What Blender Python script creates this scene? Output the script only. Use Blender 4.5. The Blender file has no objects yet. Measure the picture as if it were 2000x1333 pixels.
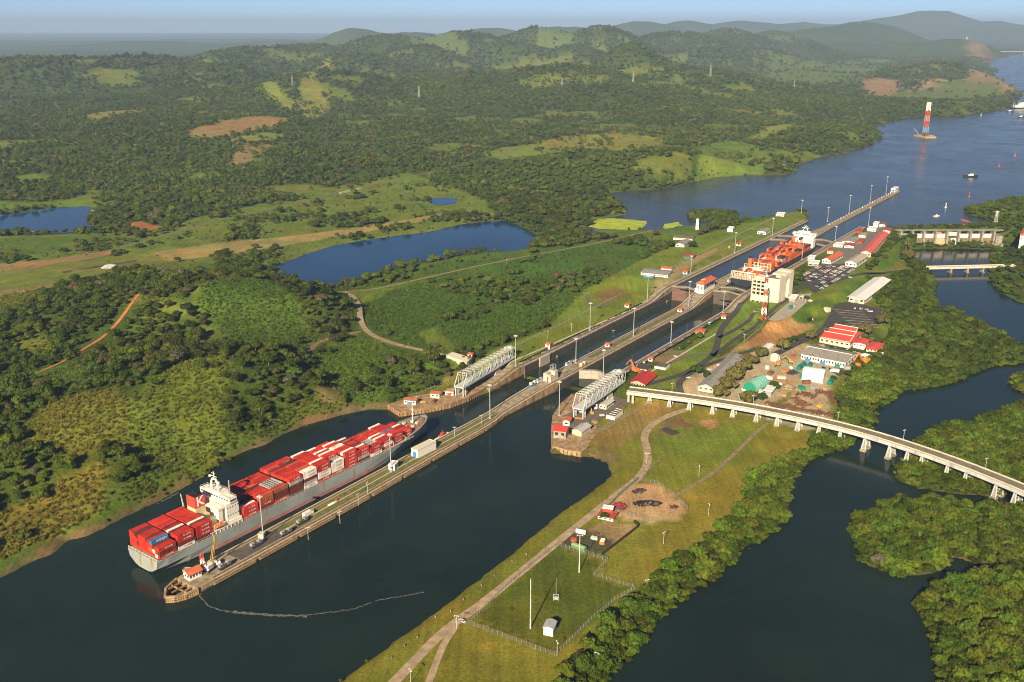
import bpy, math, random
import numpy as np
random.seed(7); RNG = np.random.default_rng(11)
scene = bpy.context.scene
COL = scene.collection
rad = math.radians

# ---------------------------------------------------------------- camera, sky, sun, exposure
FPX, YH, CAMH = 1870.24, 51.99, 330.32           # focal length in photo pixels (photo 2000 px wide), horizon row, camera height
TH = math.atan((666.5 - YH) / FPX)
cam_data = bpy.data.cameras.new("camera"); cam = bpy.data.objects.new("camera", cam_data); COL.objects.link(cam)
cam.location = (0, 0, CAMH); cam.rotation_euler = (math.pi / 2 - TH, 0, 0)
cam_data.sensor_width = 36; cam_data.lens = 36 * FPX / 2000; cam_data.clip_start = 1; cam_data.clip_end = 90000
scene.camera = cam
SUN_AZ, SUN_EL = 18.0, 27.0                      # direction shadows fall (degrees right of the view), sun height
world = bpy.data.worlds.new("World"); scene.world = world; world.use_nodes = True
wn = world.node_tree; bg = wn.nodes["Background"]
sky = wn.nodes.new("ShaderNodeTexSky"); sky.sky_type = 'NISHITA'; sky.sun_disc = False
sky.sun_elevation = rad(SUN_EL); sky.sun_rotation = rad(180 + SUN_AZ); sky.altitude = 300; sky.air_density = 0.45; sky.dust_density = 0.0; sky.ozone_density = 4.0
wn.links.new(sky.outputs[0], bg.inputs[0]); bg.inputs[1].default_value = 0.05
sd = bpy.data.lights.new("sun", 'SUN'); sd.energy = 5.0; sd.angle = rad(0.5); sd.color = (1.0, 0.83, 0.57)
sun = bpy.data.objects.new("sun", sd); COL.objects.link(sun); sun.location = (0, -200, 700)
sun.rotation_euler = (rad(90 - SUN_EL), 0, rad(-SUN_AZ))
scene.view_settings.view_transform = 'Standard'; scene.view_settings.look = 'None'
scene.view_settings.exposure = 0.98; scene.view_settings.gamma = 1.0; scene.view_settings.use_curve_mapping = False
cy = scene.cycles
cy.max_bounces = 4; cy.diffuse_bounces = 2; cy.glossy_bounces = 2; cy.transmission_bounces = 2; cy.volume_bounces = 0; cy.transparent_max_bounces = 4
cy.filter_width = 1.05; cy.use_adaptive_sampling = False; cy.use_denoising = True; cy.caustics_reflective = False; cy.caustics_refractive = False
try: cy.denoiser = 'OPENIMAGEDENOISE'; cy.denoising_input_passes = 'RGB_ALBEDO_NORMAL'
except Exception: pass

# ---------------------------------------------------------------- survey helpers: photo pixel -> place on the ground, lock axis frame
AZ, OX, OY = 0.606346, -204.906, 507.324
SA, CA = math.sin(AZ), math.cos(AZ)
Z1, Z2 = 10.45, 18.65                            # wall tops of the lower and the upper flight
def at(px, py, z=0.0):
    u = px - 1000; v = py - 666.5
    dn = v * math.cos(TH) + FPX * math.sin(TH); fw = FPX * math.cos(TH) - v * math.sin(TH)
    t = (CAMH - z) / dn
    return (u * t, fw * t)
def zrow(py, Y):
    v = py - 666.5
    return CAMH - (v * math.cos(TH) + FPX * math.sin(TH)) * Y / (FPX * math.cos(TH) - v * math.sin(TH))
def L(s, w): return (OX + s * SA + w * CA, OY + s * CA - w * SA)
def SW(x, y): return ((x - OX) * SA + (y - OY) * CA, (x - OX) * CA - (y - OY) * SA)
def P(pts, z=0.0): return [at(p[0], p[1], z) for p in pts]

# ---------------------------------------------------------------- materials
MATS = {}
def M(name, rgb, rough=.75, var=.12, scale=.25, metal=0., bump=0., spec=.3, rust=None, rust_amt=.5):
    if name in MATS: return MATS[name]
    m = bpy.data.materials.new(name); m.use_nodes = True; n = m.node_tree; b = n.nodes["Principled BSDF"]
    b.inputs["Roughness"].default_value = rough; b.inputs["Metallic"].default_value = metal
    b.inputs["Specular IOR Level"].default_value = spec
    geo = n.nodes.new("ShaderNodeNewGeometry"); no = n.nodes.new("ShaderNodeTexNoise")
    no.inputs["Scale"].default_value = scale; no.inputs["Detail"].default_value = 4
    n.links.new(geo.outputs["Position"], no.inputs["Vector"])
    r = n.nodes.new("ShaderNodeMapRange"); r.inputs[1].default_value = .3; r.inputs[2].default_value = .7
    r.inputs[3].default_value = 1 - var; r.inputs[4].default_value = 1 + var
    n.links.new(no.outputs[0], r.inputs[0])
    mx = n.nodes.new("ShaderNodeMix"); mx.data_type = 'RGBA'; mx.blend_type = 'MULTIPLY'; mx.inputs[0].default_value = 1
    mx.inputs[6].default_value = (*rgb, 1); n.links.new(r.outputs[0], mx.inputs[7])
    out = mx.outputs[2]
    if rust:
        n2 = n.nodes.new("ShaderNodeTexNoise"); n2.inputs["Scale"].default_value = .22; n2.inputs["Detail"].default_value = 6
        mp = n.nodes.new("ShaderNodeMapping"); mp.inputs["Scale"].default_value = (1, 1, .25)
        n.links.new(geo.outputs["Position"], mp.inputs[0]); n.links.new(mp.outputs[0], n2.inputs["Vector"])
        rr = n.nodes.new("ShaderNodeMapRange"); rr.inputs[1].default_value = .62 - .22 * rust_amt; rr.inputs[2].default_value = .72
        n.links.new(n2.outputs[0], rr.inputs[0])
        m2 = n.nodes.new("ShaderNodeMix"); m2.data_type = 'RGBA'; m2.inputs[7].default_value = (*rust, 1)
        n.links.new(rr.outputs[0], m2.inputs[0]); n.links.new(out, m2.inputs[6]); out = m2.outputs[2]
    n.links.new(out, b.inputs["Base Color"])
    if bump:
        bp = n.nodes.new("ShaderNodeBump"); bp.inputs["Strength"].default_value = bump; bp.inputs["Distance"].default_value = .4
        n.links.new(no.outputs[0], bp.inputs["Height"]); n.links.new(bp.outputs[0], b.inputs["Normal"])
    MATS[name] = m; return m

# ---------------------------------------------------------------- mesh builder
class MB:
    def __init__(s): s.v = []; s.f = []; s.m = []
    def add(s, vs, fs, mi=0):
        b = len(s.v); s.v += [tuple(map(float, q)) for q in vs]
        for f in fs: s.f.append(tuple(i + b for i in f)); s.m.append(mi)
        return s
    def box(s, c, d, rz=0., mi=0, taper=1.):          # c = centre of the base, d = size
        x, y, z = d[0] / 2, d[1] / 2, d[2]; cr, sr = math.cos(rz), math.sin(rz); vs = []
        for zz, k in ((0, 1), (z, taper)):
            for a, b2 in ((-x, -y), (x, -y), (x, y), (-x, y)):
                vs.append((c[0] + k * (a * cr - b2 * sr), c[1] + k * (a * sr + b2 * cr), c[2] + zz))
        return s.add(vs, [(3, 2, 1, 0), (4, 5, 6, 7), (0, 1, 5, 4), (1, 2, 6, 5), (2, 3, 7, 6), (3, 0, 4, 7)], mi)
    def prism(s, poly, z0, z1, mi=0, cap_bottom=False):   # poly counter-clockwise; z0/z1 numbers or per-vertex lists
        n = len(poly)
        if sum(poly[i][0] * poly[(i + 1) % n][1] - poly[(i + 1) % n][0] * poly[i][1] for i in range(n)) < 0:
            poly = poly[::-1]
            if hasattr(z0, '__len__'): z0 = z0[::-1]
            if hasattr(z1, '__len__'): z1 = z1[::-1]
        g = lambda z, i: z[i] if hasattr(z, '__len__') else z
        vs = [(p[0], p[1], g(z0, i)) for i, p in enumerate(poly)] + [(p[0], p[1], g(z1, i)) for i, p in enumerate(poly)]
        fs = [tuple(range(n, 2 * n))] + [(i, (i + 1) % n, n + (i + 1) % n, n + i) for i in range(n)]
        if cap_bottom: fs.append(tuple(range(n - 1, -1, -1)))
        return s.add(vs, fs, mi)
    def tube(s, p, q, r, n=6, mi=0, r2=None):
        p = np.array(p, float); q = np.array(q, float); d = q - p; ln = np.linalg.norm(d)
        if ln < 1e-6: return s
        d /= ln; a = np.cross(d, (0, 0, 1) if abs(d[2]) < .9 else (1, 0, 0)); a /= np.linalg.norm(a); b = np.cross(d, a)
        r2 = r if r2 is None else r2; vs = []
        for o, rr in ((p, r), (q, r2)):
            for i in range(n):
                t = 2 * math.pi * (i + .5) / n; vs.append(o + rr * (math.cos(t) * a + math.sin(t) * b))
        return s.add(vs, [(i, (i + 1) % n, n + (i + 1) % n, n + i)[::-1] for i in range(n)] + [tuple(range(n)), tuple(range(2 * n - 1, n - 1, -1))], mi)
    def bar(s, p, q, w, mi=0): return s.tube(p, q, w * .7071, 4, mi)
    def build(s, name, mat, parent=None, loc=None, rz=None, smooth=False):
        me = bpy.data.meshes.new(name); me.from_pydata(s.v, [], s.f)
        for m in (mat if isinstance(mat, (list, tuple)) else [mat]): me.materials.append(m)
        if any(s.m): me.polygons.foreach_set("material_index", s.m)
        if smooth: me.polygons.foreach_set("use_smooth", [True] * len(me.polygons))
        me.update(); return link(name, me, parent, loc, rz)
def link(name, me, parent=None, loc=None, rz=None):
    o = bpy.data.objects.new(name, me); COL.objects.link(o)
    if parent is not None: o.parent = parent
    if loc is not None: o.location = loc
    if rz is not None: o.rotation_euler = (0, 0, rz)
    return o
def tag(o, label=None, cat=None, group=None, kind=None):
    if label: o["label"] = label
    if cat: o["category"] = cat
    if group: o["group"] = group
    if kind: o["kind"] = kind
    return o
def thing(name, label, cat, loc=(0, 0, 0), rz=0., group=None):
    o = bpy.data.objects.new(name, None); COL.objects.link(o); o.location = loc; o.rotation_euler = (0, 0, rz); o.empty_display_size = .5
    return tag(o, label, cat, group)
def copy_tree(root, loc, rz, label=None, group=None, scale=None):
    r = root.copy(); COL.objects.link(r); r.location = loc; r.rotation_euler = (0, 0, rz)
    if scale is not None: r.scale = scale
    if label: r["label"] = label
    if group: r["group"] = group
    for ch in list(root.children):
        c = ch.copy(); COL.objects.link(c); c.parent = r
        for g in list(ch.children):
            d = g.copy(); COL.objects.link(d); d.parent = c
    return r
ORD = ["first", "second", "third", "fourth", "fifth", "sixth", "seventh", "eighth", "ninth", "tenth", "eleventh", "twelfth", "thirteenth",
       "fourteenth", "fifteenth", "sixteenth", "seventeenth", "eighteenth", "nineteenth", "twentieth"] + ["%dth" % i for i in range(21, 90)]
# ---------------------------------------------------------------- noise and polygon distance
_T = RNG.random((256, 256))
def vnoise(x, y):
    xi = np.floor(x).astype(int); yi = np.floor(y).astype(int); fx = x - xi; fy = y - yi
    fx = fx * fx * (3 - 2 * fx); fy = fy * fy * (3 - 2 * fy)
    a = _T[xi & 255, yi & 255]; b = _T[(xi + 1) & 255, yi & 255]; c = _T[xi & 255, (yi + 1) & 255]; d = _T[(xi + 1) & 255, (yi + 1) & 255]
    return (a * (1 - fx) + b * fx) * (1 - fy) + (c * (1 - fx) + d * fx) * fy
def fbm(x, y, sc, oc=4):
    v = 0.; a = .5; t = 0.
    for i in range(oc): v = v + a * vnoise(x / sc + 17.3 * i, y / sc + 5.1 * i); t += a; a *= .5; sc /= 2.03
    return v / t
def sdist(x, y, poly, reach):
    """signed distance to a polygon (inside negative), only worked out within reach of it"""
    p = np.array(poly, float); out = np.full(x.shape, 1e9)
    m = (x > p[:, 0].min() - reach) & (x < p[:, 0].max() + reach) & (y > p[:, 1].min() - reach) & (y < p[:, 1].max() + reach)
    if not m.any(): return out
    X = x[m]; Y = y[m]; d = np.full(X.shape, 1e18); ins = np.zeros(X.shape, bool)
    for i in range(len(p)):
        a = p[i]; b = p[(i + 1) % len(p)]; e = b - a; l2 = e @ e + 1e-9
        t = np.clip(((X - a[0]) * e[0] + (Y - a[1]) * e[1]) / l2, 0, 1)
        d = np.minimum(d, (X - a[0] - t * e[0]) ** 2 + (Y - a[1] - t * e[1]) ** 2)
        c = (a[1] > Y) != (b[1] > Y)
        if abs(e[1]) > 1e-9: ins ^= c & (X < a[0] + (Y - a[1]) * e[0] / e[1])
    d = np.sqrt(d); out[m] = np.where(ins, -d, d); return out
def sstep(a, b, x): t = np.clip((x - a) / (b - a), 0, 1); return t * t * (3 - 2 * t)

# ---------------------------------------------------------------- surveyed outlines
CANAL = P([(-200, 1190), (0, 1130), (60, 1097), (100, 1082), (130, 1055), (160, 1052), (200, 1032), (260, 1002), (330, 968), (380, 942), (430, 905), (470, 884), (520, 868), (545, 850),
           (600, 830), (640, 818), (680, 808), (720, 800), (757, 800)]) + [L(297, -96), L(330, -60), L(380, -46), L(440, -43), L(440, 43), L(400, 34), L(362, 45), L(330, 68), L(306, 77)] + \
        P([(1140, 893), (1165, 893), (1188, 905), (1196, 925), (1180, 945), (1100, 1000), (1000, 1083), (900, 1163), (760, 1265), (655, 1340), (560, 1420), (-200, 1500)])
RIVER = P([(1757, 487), (1800, 520), (1822, 532), (1828, 548), (1818, 580), (1835, 604), (1860, 606), (1900, 628), (1950, 652), (2000, 682), (2060, 700), (2040, 712), (2000, 708), (1930, 716), (1880, 738), (1850, 750),
           (1800, 760), (1760, 762), (1738, 786), (1700, 800), (1702, 828), (1680, 848), (1648, 876), (1600, 890), (1570, 905), (1545, 940), (1530, 985), (1538, 1010), (1495, 1045), (1445, 1075), (1395, 1125), (1325, 1170),
           (1262, 1235), (1222, 1285), (1172, 1335), (1130, 1400), (1080, 1500), (2900, 1500), (2600, 900), (2450, 640), (2060, 612), (1990, 590), (1950, 570), (1930, 545), (1930, 520), (1940, 487)])
LAKE = P([(1180, 378), (1230, 373), (1290, 370), (1350, 356), (1400, 347), (1450, 343), (1520, 343), (1553, 340), (1556, 324), (1600, 308), (1650, 298), (1680, 291), (1718, 274), (1722, 264), (1705, 248), (1740, 238),
          (1790, 229), (1830, 225), (1870, 228), (1920, 220), (1960, 213), (1982, 200), (1988, 180), (1965, 164), (1930, 146), (1918, 130), (1935, 114), (1990, 106), (2100, 101), (2300, 101), (2250, 250), (2120, 350),
          (2050, 377), (2000, 384), (1930, 399), (1884, 410), (1890, 419), (1938, 432), (1950, 443), (1760, 447), (1740, 441), (1700, 447)], 16.5) + [L(1300, 44), L(1120, 43), L(1120, -43), L(1300, -43), L(1345, -55)] + \
       P([(1562, 412), (1530, 418), (1470, 428), (1420, 436), (1335, 443), (1300, 449), (1240, 450), (1150, 447), (1160, 430), (1222, 420), (1226, 406), (1200, 395)], 16.5)
PONDZ = 9.0
POND = P([(530, 524), (560, 512), (600, 496), (650, 481), (700, 471), (760, 463), (840, 453), (900, 439), (950, 433), (985, 431), (1012, 440), (1042, 456), (1061, 466), (1055, 474), (1030, 483), (1005, 491),
          (960, 493), (900, 497), (850, 507), (800, 517), (740, 531), (690, 546), (640, 556), (600, 559), (570, 552), (545, 540)], PONDZ)
POND2 = P([(-80, 425), (0, 421), (60, 413), (110, 406), (165, 403), (183, 406), (176, 422), (182, 440), (170, 452), (120, 456), (60, 454), (0, 457), (-80, 460)], PONDZ)
POND3 = P([(843, 389), (865, 387), (888, 388), (884, 398), (860, 400), (845, 396)], 13.)
ISLES = [P(q) for q in (
    [(1790, 866), (1822, 848), (1850, 834), (1890, 834), (1930, 820), (1965, 806), (2000, 795), (2200, 780), (2200, 975), (2000, 962), (1925, 966), (1870, 962), (1800, 952), (1762, 938), (1756, 925), (1778, 900)],
    [(1660, 1034), (1690, 1012), (1735, 985), (1760, 972), (1775, 990), (1815, 985), (1850, 985), (1900, 995), (2200, 1000), (2200, 1085), (2000, 1090), (1950, 1100), (1900, 1095), (1850, 1080), (1835, 1110), (1800, 1118), (1750, 1122), (1690, 1098), (1685, 1070)],
    [(1792, 1182), (1830, 1160), (1860, 1140), (1950, 1125), (2000, 1112), (2200, 1105), (2300, 1400), (1850, 1400), (1845, 1330), (1835, 1280), (1825, 1230)],
    [(1975, 742), (2000, 730), (2200, 715), (2200, 772), (2010, 770), (1985, 760)])]
ISLES.append(P([(1345, 420), (1370, 414), (1410, 415), (1438, 420), (1436, 430), (1400, 432), (1352, 431)], 16.5))

CTRL = [(-200, 1160, 3), (0, 1108, 4), (100, 1058, 4), (200, 1008, 5), (330, 948, 5), (450, 880, 6), (560, 826, 6), (680, 788, 6), (752, 776, 5),
        (0, 1000, 12), (120, 960, 15), (250, 905, 18), (350, 862, 15), (-200, 950, 22), (0, 890, 24), (150, 840, 31), (300, 800, 34), (420, 750, 36), (200, 745, 34), (330, 712, 40), (450, 696, 42), (550, 710, 33), (625, 765, 17), (560, 790, 14),
        (0, 722, 18), (100, 690, 20), (-200, 740, 20), (300, 655, 22), (450, 640, 23), (600, 645, 15), (130, 585, 34), (250, 566, 42), (350, 560, 48), (450, 555, 50), (560, 560, 44), (640, 585, 32), (692, 622, 13), (-150, 600, 20), (0, 600, 22),
        (100, 535, 12), (300, 512, 11), (520, 500, 11), (640, 745, 12), (700, 730, 11), (760, 700, 11), (850, 690, 10.5), (820, 740, 9),
        (700, 600, 10.3), (750, 650, 10.3), (860, 640, 11), (950, 600, 11), (1050, 560, 12), (1100, 520, 13.5), (1180, 480, 15.5), (1250, 455, 17.5), (900, 690, 10.4), (640, 565, 10.2), (800, 530, 10.5), (960, 505, 11.5),
        (-200, 570, 11), (0, 560, 11), (200, 520, 11), (450, 480, 11), (700, 455, 11), (870, 425, 12), (1080, 470, 13), (0, 480, 11), (300, 450, 12), (600, 405, 13), (900, 380, 14), (1100, 410, 16), (1160, 440, 17.5), (1240, 425, 17.5), (660, 378, 16),
        (1200, 362, 24), (1330, 306, 56), (1400, 305, 48), (1480, 332, 24), (1100, 335, 40), (1000, 330, 35), (900, 330, 30), (700, 350, 22), (500, 350, 30), (300, 370, 18), (100, 385, 14), (-100, 390, 14), (-200, 330, 20),
        (540, 238, 62), (400, 268, 52), (470, 300, 32), (200, 290, 40), (50, 300, 34), (650, 262, 36), (800, 262, 36), (1000, 262, 42), (1200, 255, 48), (1350, 270, 38), (1600, 250, 44), (1690, 240, 24), (1640, 205, 34),
        (900, 1250, 4), (1000, 1150, 4.5), (1100, 1050, 4.5), (1200, 950, 5), (1300, 880, 4.4), (1400, 850, 4.2), (1400, 950, 4), (1300, 1050, 4), (1200, 1150, 3.6), (700, 1400, 4), (1080, 1270, 3.5), (1480, 900, 3), (1550, 860, 3), (1250, 800, 5), (1330, 785, 5),
        (1440, 800, 4.6), (1550, 805, 4.2), (1640, 760, 5), (1500, 740, 7), (1600, 690, 8), (1700, 700, 7), (1450, 680, 9.4), (1540, 620, 9.4), (1600, 620, 8.6), (1700, 610, 8), (1740, 560, 8), (1330, 730, 9), (1270, 760, 8),
        (1800, 600, 3), (1850, 650, 1.5), (1750, 700, 2), (1950, 690, 1), (1960, 462, 22), (2000, 440, 30), (1950, 405, 22), (2000, 405, 30), (1960, 540, 8), (2050, 540, 10), (2100, 600, 8), (2150, 420, 36), (1815, 540, 5),
        (1750, 195, 20), (1850, 200, 20), (1600, 172, 22), (1950, 190, 20), (1720, 178, 20), (1450, 190, 40), (1500, 150, 22)]
BUMPS = [(645, 138, 4300, 230, 300), (600, 165, 4000, 300, 300), (1230, 95, 5200, 165, 260), (1240, 128, 5100, 380, 320), (1080, 140, 4300, 300, 300), (930, 158, 4200, 360, 320), (1180, 160, 4000, 280, 300), (1350, 150, 4500, 300, 250),
         (60, 110, 4800, 420, 420), (250, 116, 5000, 330, 400), (420, 128, 4700, 280, 350), (-200, 118, 5000, 400, 500), (760, 76, 7200, 380, 500), (600, 90, 6600, 380, 450), (900, 68, 7400, 380, 500), (1050, 60, 7800, 350, 500), (1180, 60, 7600, 320, 600), (480, 100, 6200, 330, 400), (820, 96, 6300, 260, 300), (1010, 86, 6600, 260, 300), (1130, 90, 6400, 240, 300), (700, 110, 5600, 260, 260),
         (1310, 66, 8200, 420, 500), (1420, 62, 9500, 420, 600), (1500, 68, 9800, 420, 500), (1380, 96, 7200, 320, 300), (1470, 100, 7600, 300, 300), (1700, 44, 13000, 620, 620), (1640, 56, 12500, 560, 520), (1590, 62, 12000, 700, 600), (1780, 82, 10600, 420, 320), (1650, 84, 10600, 480, 300), (1560, 97, 9900, 420, 260),
         (1450, 42, 19000, 1300, 900), (1600, 42, 20000, 1700, 900), (1800, 29, 21000, 1500, 1000), (1720, 36, 21000, 1100, 900), (1900, 38, 21000, 1500, 900), (2050, 46, 20000, 1700, 900), (1100, 52, 14500, 800, 800), (1250, 49, 16000, 900, 800), (1350, 46, 17500, 800, 800),
         (700, 56, 12500, 420, 500), (800, 60, 12500, 600, 500), (960, 53, 13500, 600, 600), (1835, 120, 6000, 170, 170), (1780, 134, 5900, 170, 140), (1880, 138, 5900, 120, 140), (1870, 78, 10500, 260, 240), (1920, 86, 10600, 300, 220), (2010, 90, 11000, 560, 250), (300, 82, 14000, 900, 500), (560, 82, 15000, 900, 500), (100, 80, 18000, 2000, 700), (430, 76, 20000, 1500, 700)]
_c = np.array([(*at(a, b, z), z) for a, b, z in CTRL])
_xy = _c[:, :2]; _k = 25.0
_A = np.sqrt(((_xy[:, None] - _xy[None]) ** 2).sum(2) + _k * _k)
_n = len(_c); _S = np.block([[_A + np.eye(_n) * .0, np.ones((_n, 1))], [np.ones((1, _n)), np.zeros((1, 1))]])
_w = np.linalg.solve(_S, np.append(_c[:, 2], 0))
TERR = [  # (outline, level, width of the slope outside)
    ([L(315, -105), L(312, -72), L(350, -52), L(400, -44), L(432, -44), L(432, -75), L(390, -120), L(350, -118)], 3.9, 12),
    ([L(445, -45), L(760, -45), L(760, -120), L(640, -118), L(520, -100), L(445, -85)], Z1, 14),
    ([L(800, -45), L(1290, -45), L(1340, -58), L(1360, -90), L(1300, -150), L(1150, -165), L(900, -140), L(800, -120)], 18.4, 25),
    ([L(312, 74), L(330, 66), L(362, 46), L(410, 36), L(430, 46), L(440, 80), L(410, 120), L(320, 108)], 3.9, 7),
    ([L(445, 45), L(735, 45), L(735, 90), L(660, 100), L(580, 118), L(500, 110), L(445, 100)], Z1, 14),
    ([L(780, 45), L(1300, 45), L(1360, 78), L(1350, 110), L(1230, 128), L(1080, 128), L(1000, 130), L(860, 140), L(800, 133), L(770, 90)], 18.4, 20),
    (P([(1562, 572), (1588, 571), (1576, 594), (1546, 620), (1515, 630), (1498, 627), (1520, 604)], 17), 16.8, 12),
    (P([(1625, 594), (1666, 586), (1702, 596), (1735, 602), (1730, 632), (1690, 646), (1635, 646), (1598, 642)], 9), 8.9, 8),
    (P([(1450, 590), (1475, 580), (1500, 600), (1480, 612)], 16.5), 15.5, 14)]
def height(x, y):
    h = np.full(x.shape, _w[-1])
    for i in range(_n): h = h + _w[i] * np.sqrt((x - _xy[i, 0]) ** 2 + (y - _xy[i, 1]) ** 2 + _k * _k)
    far = sstep(2600, 4200, np.hypot(x * .6, y))
    side = sstep(900, 2200, np.abs(x - 200) - .55 * y)
    f = np.maximum(far, side)
    h = np.clip(h, .8, 75) * (1 - f) + (22 + 26 * fbm(x, y, 900, 3)) * f
    bsum = np.zeros(x.shape)
    for a, b, Y, rx, ry in BUMPS:
        zz = zrow(b, Y) - 34; X0 = (a - 1000) * (Y * math.cos(TH) + (CAMH - zz) * math.sin(TH)) / FPX
        q = ((x - X0) / rx) ** 2 + ((y - Y) / ry) ** 2
        bsum += (zz * np.exp(-.5 * q)) ** 7
    h = h + bsum ** (1 / 7) * sstep(2400, 3400, y) * (1 + sstep(5600, 9000, y) * (.62 * fbm(x - 700, y * .7, 1150, 5) - .33))
    amp = np.clip((h - 16) / 40, 0, 1); rid = fbm(x, y, 420, 5)
    h = h + amp * (26 + 22 * sstep(1500, 2300, y)) * (rid - .5) * (1 - .4 * f) + amp * 5 * (fbm(x + 300, y, 60, 3) - .5)
    rg = 1 - np.abs(2 * fbm(x + 4000, y * .8, 1300, 4) - 1); meadow = np.exp(-(((x - 3000) / 1500) ** 2 + ((y - 7400) / 1400) ** 2))
    h = h + f * (70 * (rg - .72) + 26 * (fbm(x, y + 900, 330, 3) - .5)) * (1 - .85 * np.clip(meadow * 1.6, 0, 1)) * (1 - .5 * sstep(14000, 20000, y))
    h = np.where(y > 2500, np.maximum(h, 17.5), h)
    h = h + 1.2 * (fbm(x, y, 45, 3) - .5) * np.clip((h - 6) / 6, 0, 1)
    for poly, lev, wd in TERR:
        d = sdist(x, y, poly, wd + 5); k = 1 - sstep(0, wd, d); h = h * (1 - k) + lev * k
    for poly, lev, slope in ((CANAL, 0, .55), (RIVER, 0, .18), (LAKE, 16.5, .22), (POND, PONDZ, .2), (POND2, PONDZ, .1), (POND3, 13., .15)):
        d = sdist(x, y, poly, 60) + 2.2 * (fbm(x, y, 14, 2) - .5) * (0 if poly is LAKE else 1)
        out = lev + .25 + slope * np.maximum(d, 0) + np.where(poly is CANAL, 1.2 * sstep(0, 3, d), 0)
        s, w = SW(x, y); lockside = (s > 300) & (s < 1310) & (np.abs(w) < 135)
        k = sstep(25, 55, d)
        h = np.where(d < 0, lev - np.minimum(.35 * -d + .3, 4), np.where((d < 55) & ~lockside, np.minimum(h, out * (1 - k) + np.maximum(h, out) * k), h))
    for q in ISLES:
        d = sdist(x, y, q, 12); b = 16.5 if q is ISLES[-1] else 0; h = np.where(d < 6, np.maximum(h, b + .7 * (1 - sstep(-2, 6, d)) - .4 * sstep(0, 6, d)), h)
    s, w = SW(x, y)
    pit = (s > 436) & (s < 1312) & (np.abs(w) < 47)
    return np.where(pit, -4., h)
def axis(lo, hi, step, far_lo, far_hi, g):
    a = list(np.arange(lo, hi + .1, step)); d = step
    while a[-1] < far_hi: d *= g; a.append(a[-1] + d)
    d = step; b = [lo]
    while b[-1] > far_lo: d *= g; b.append(b[-1] - d)
    return np.array(b[:0:-1] + a)
GX = axis(-640, 900, 5, -30000, 30000, 1.042); GY = axis(330, 1780, 5, 120, 46000, 1.024)
XX, YY = np.meshgrid(GX, GY); HH = height(XX, YY)
def samp(x, y, F=None):
    F = HH if F is None else F
    x = np.atleast_1d(np.asarray(x, float)); y = np.atleast_1d(np.asarray(y, float))
    i = np.clip(np.searchsorted(GX, x) - 1, 0, len(GX) - 2); j = np.clip(np.searchsorted(GY, y) - 1, 0, len(GY) - 2)
    a = np.clip((x - GX[i]) / (GX[i + 1] - GX[i]), 0, 1); b = np.clip((y - GY[j]) / (GY[j + 1] - GY[j]), 0, 1)
    if F.ndim == 3: a = a[:, None]; b = b[:, None]
    return (F[j, i] * (1 - a) + F[j, i + 1] * a) * (1 - b) + (F[j + 1, i] * (1 - a) + F[j + 1, i + 1] * a) * b
def gz(x, y): return float(samp(x, y)[0])

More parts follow.
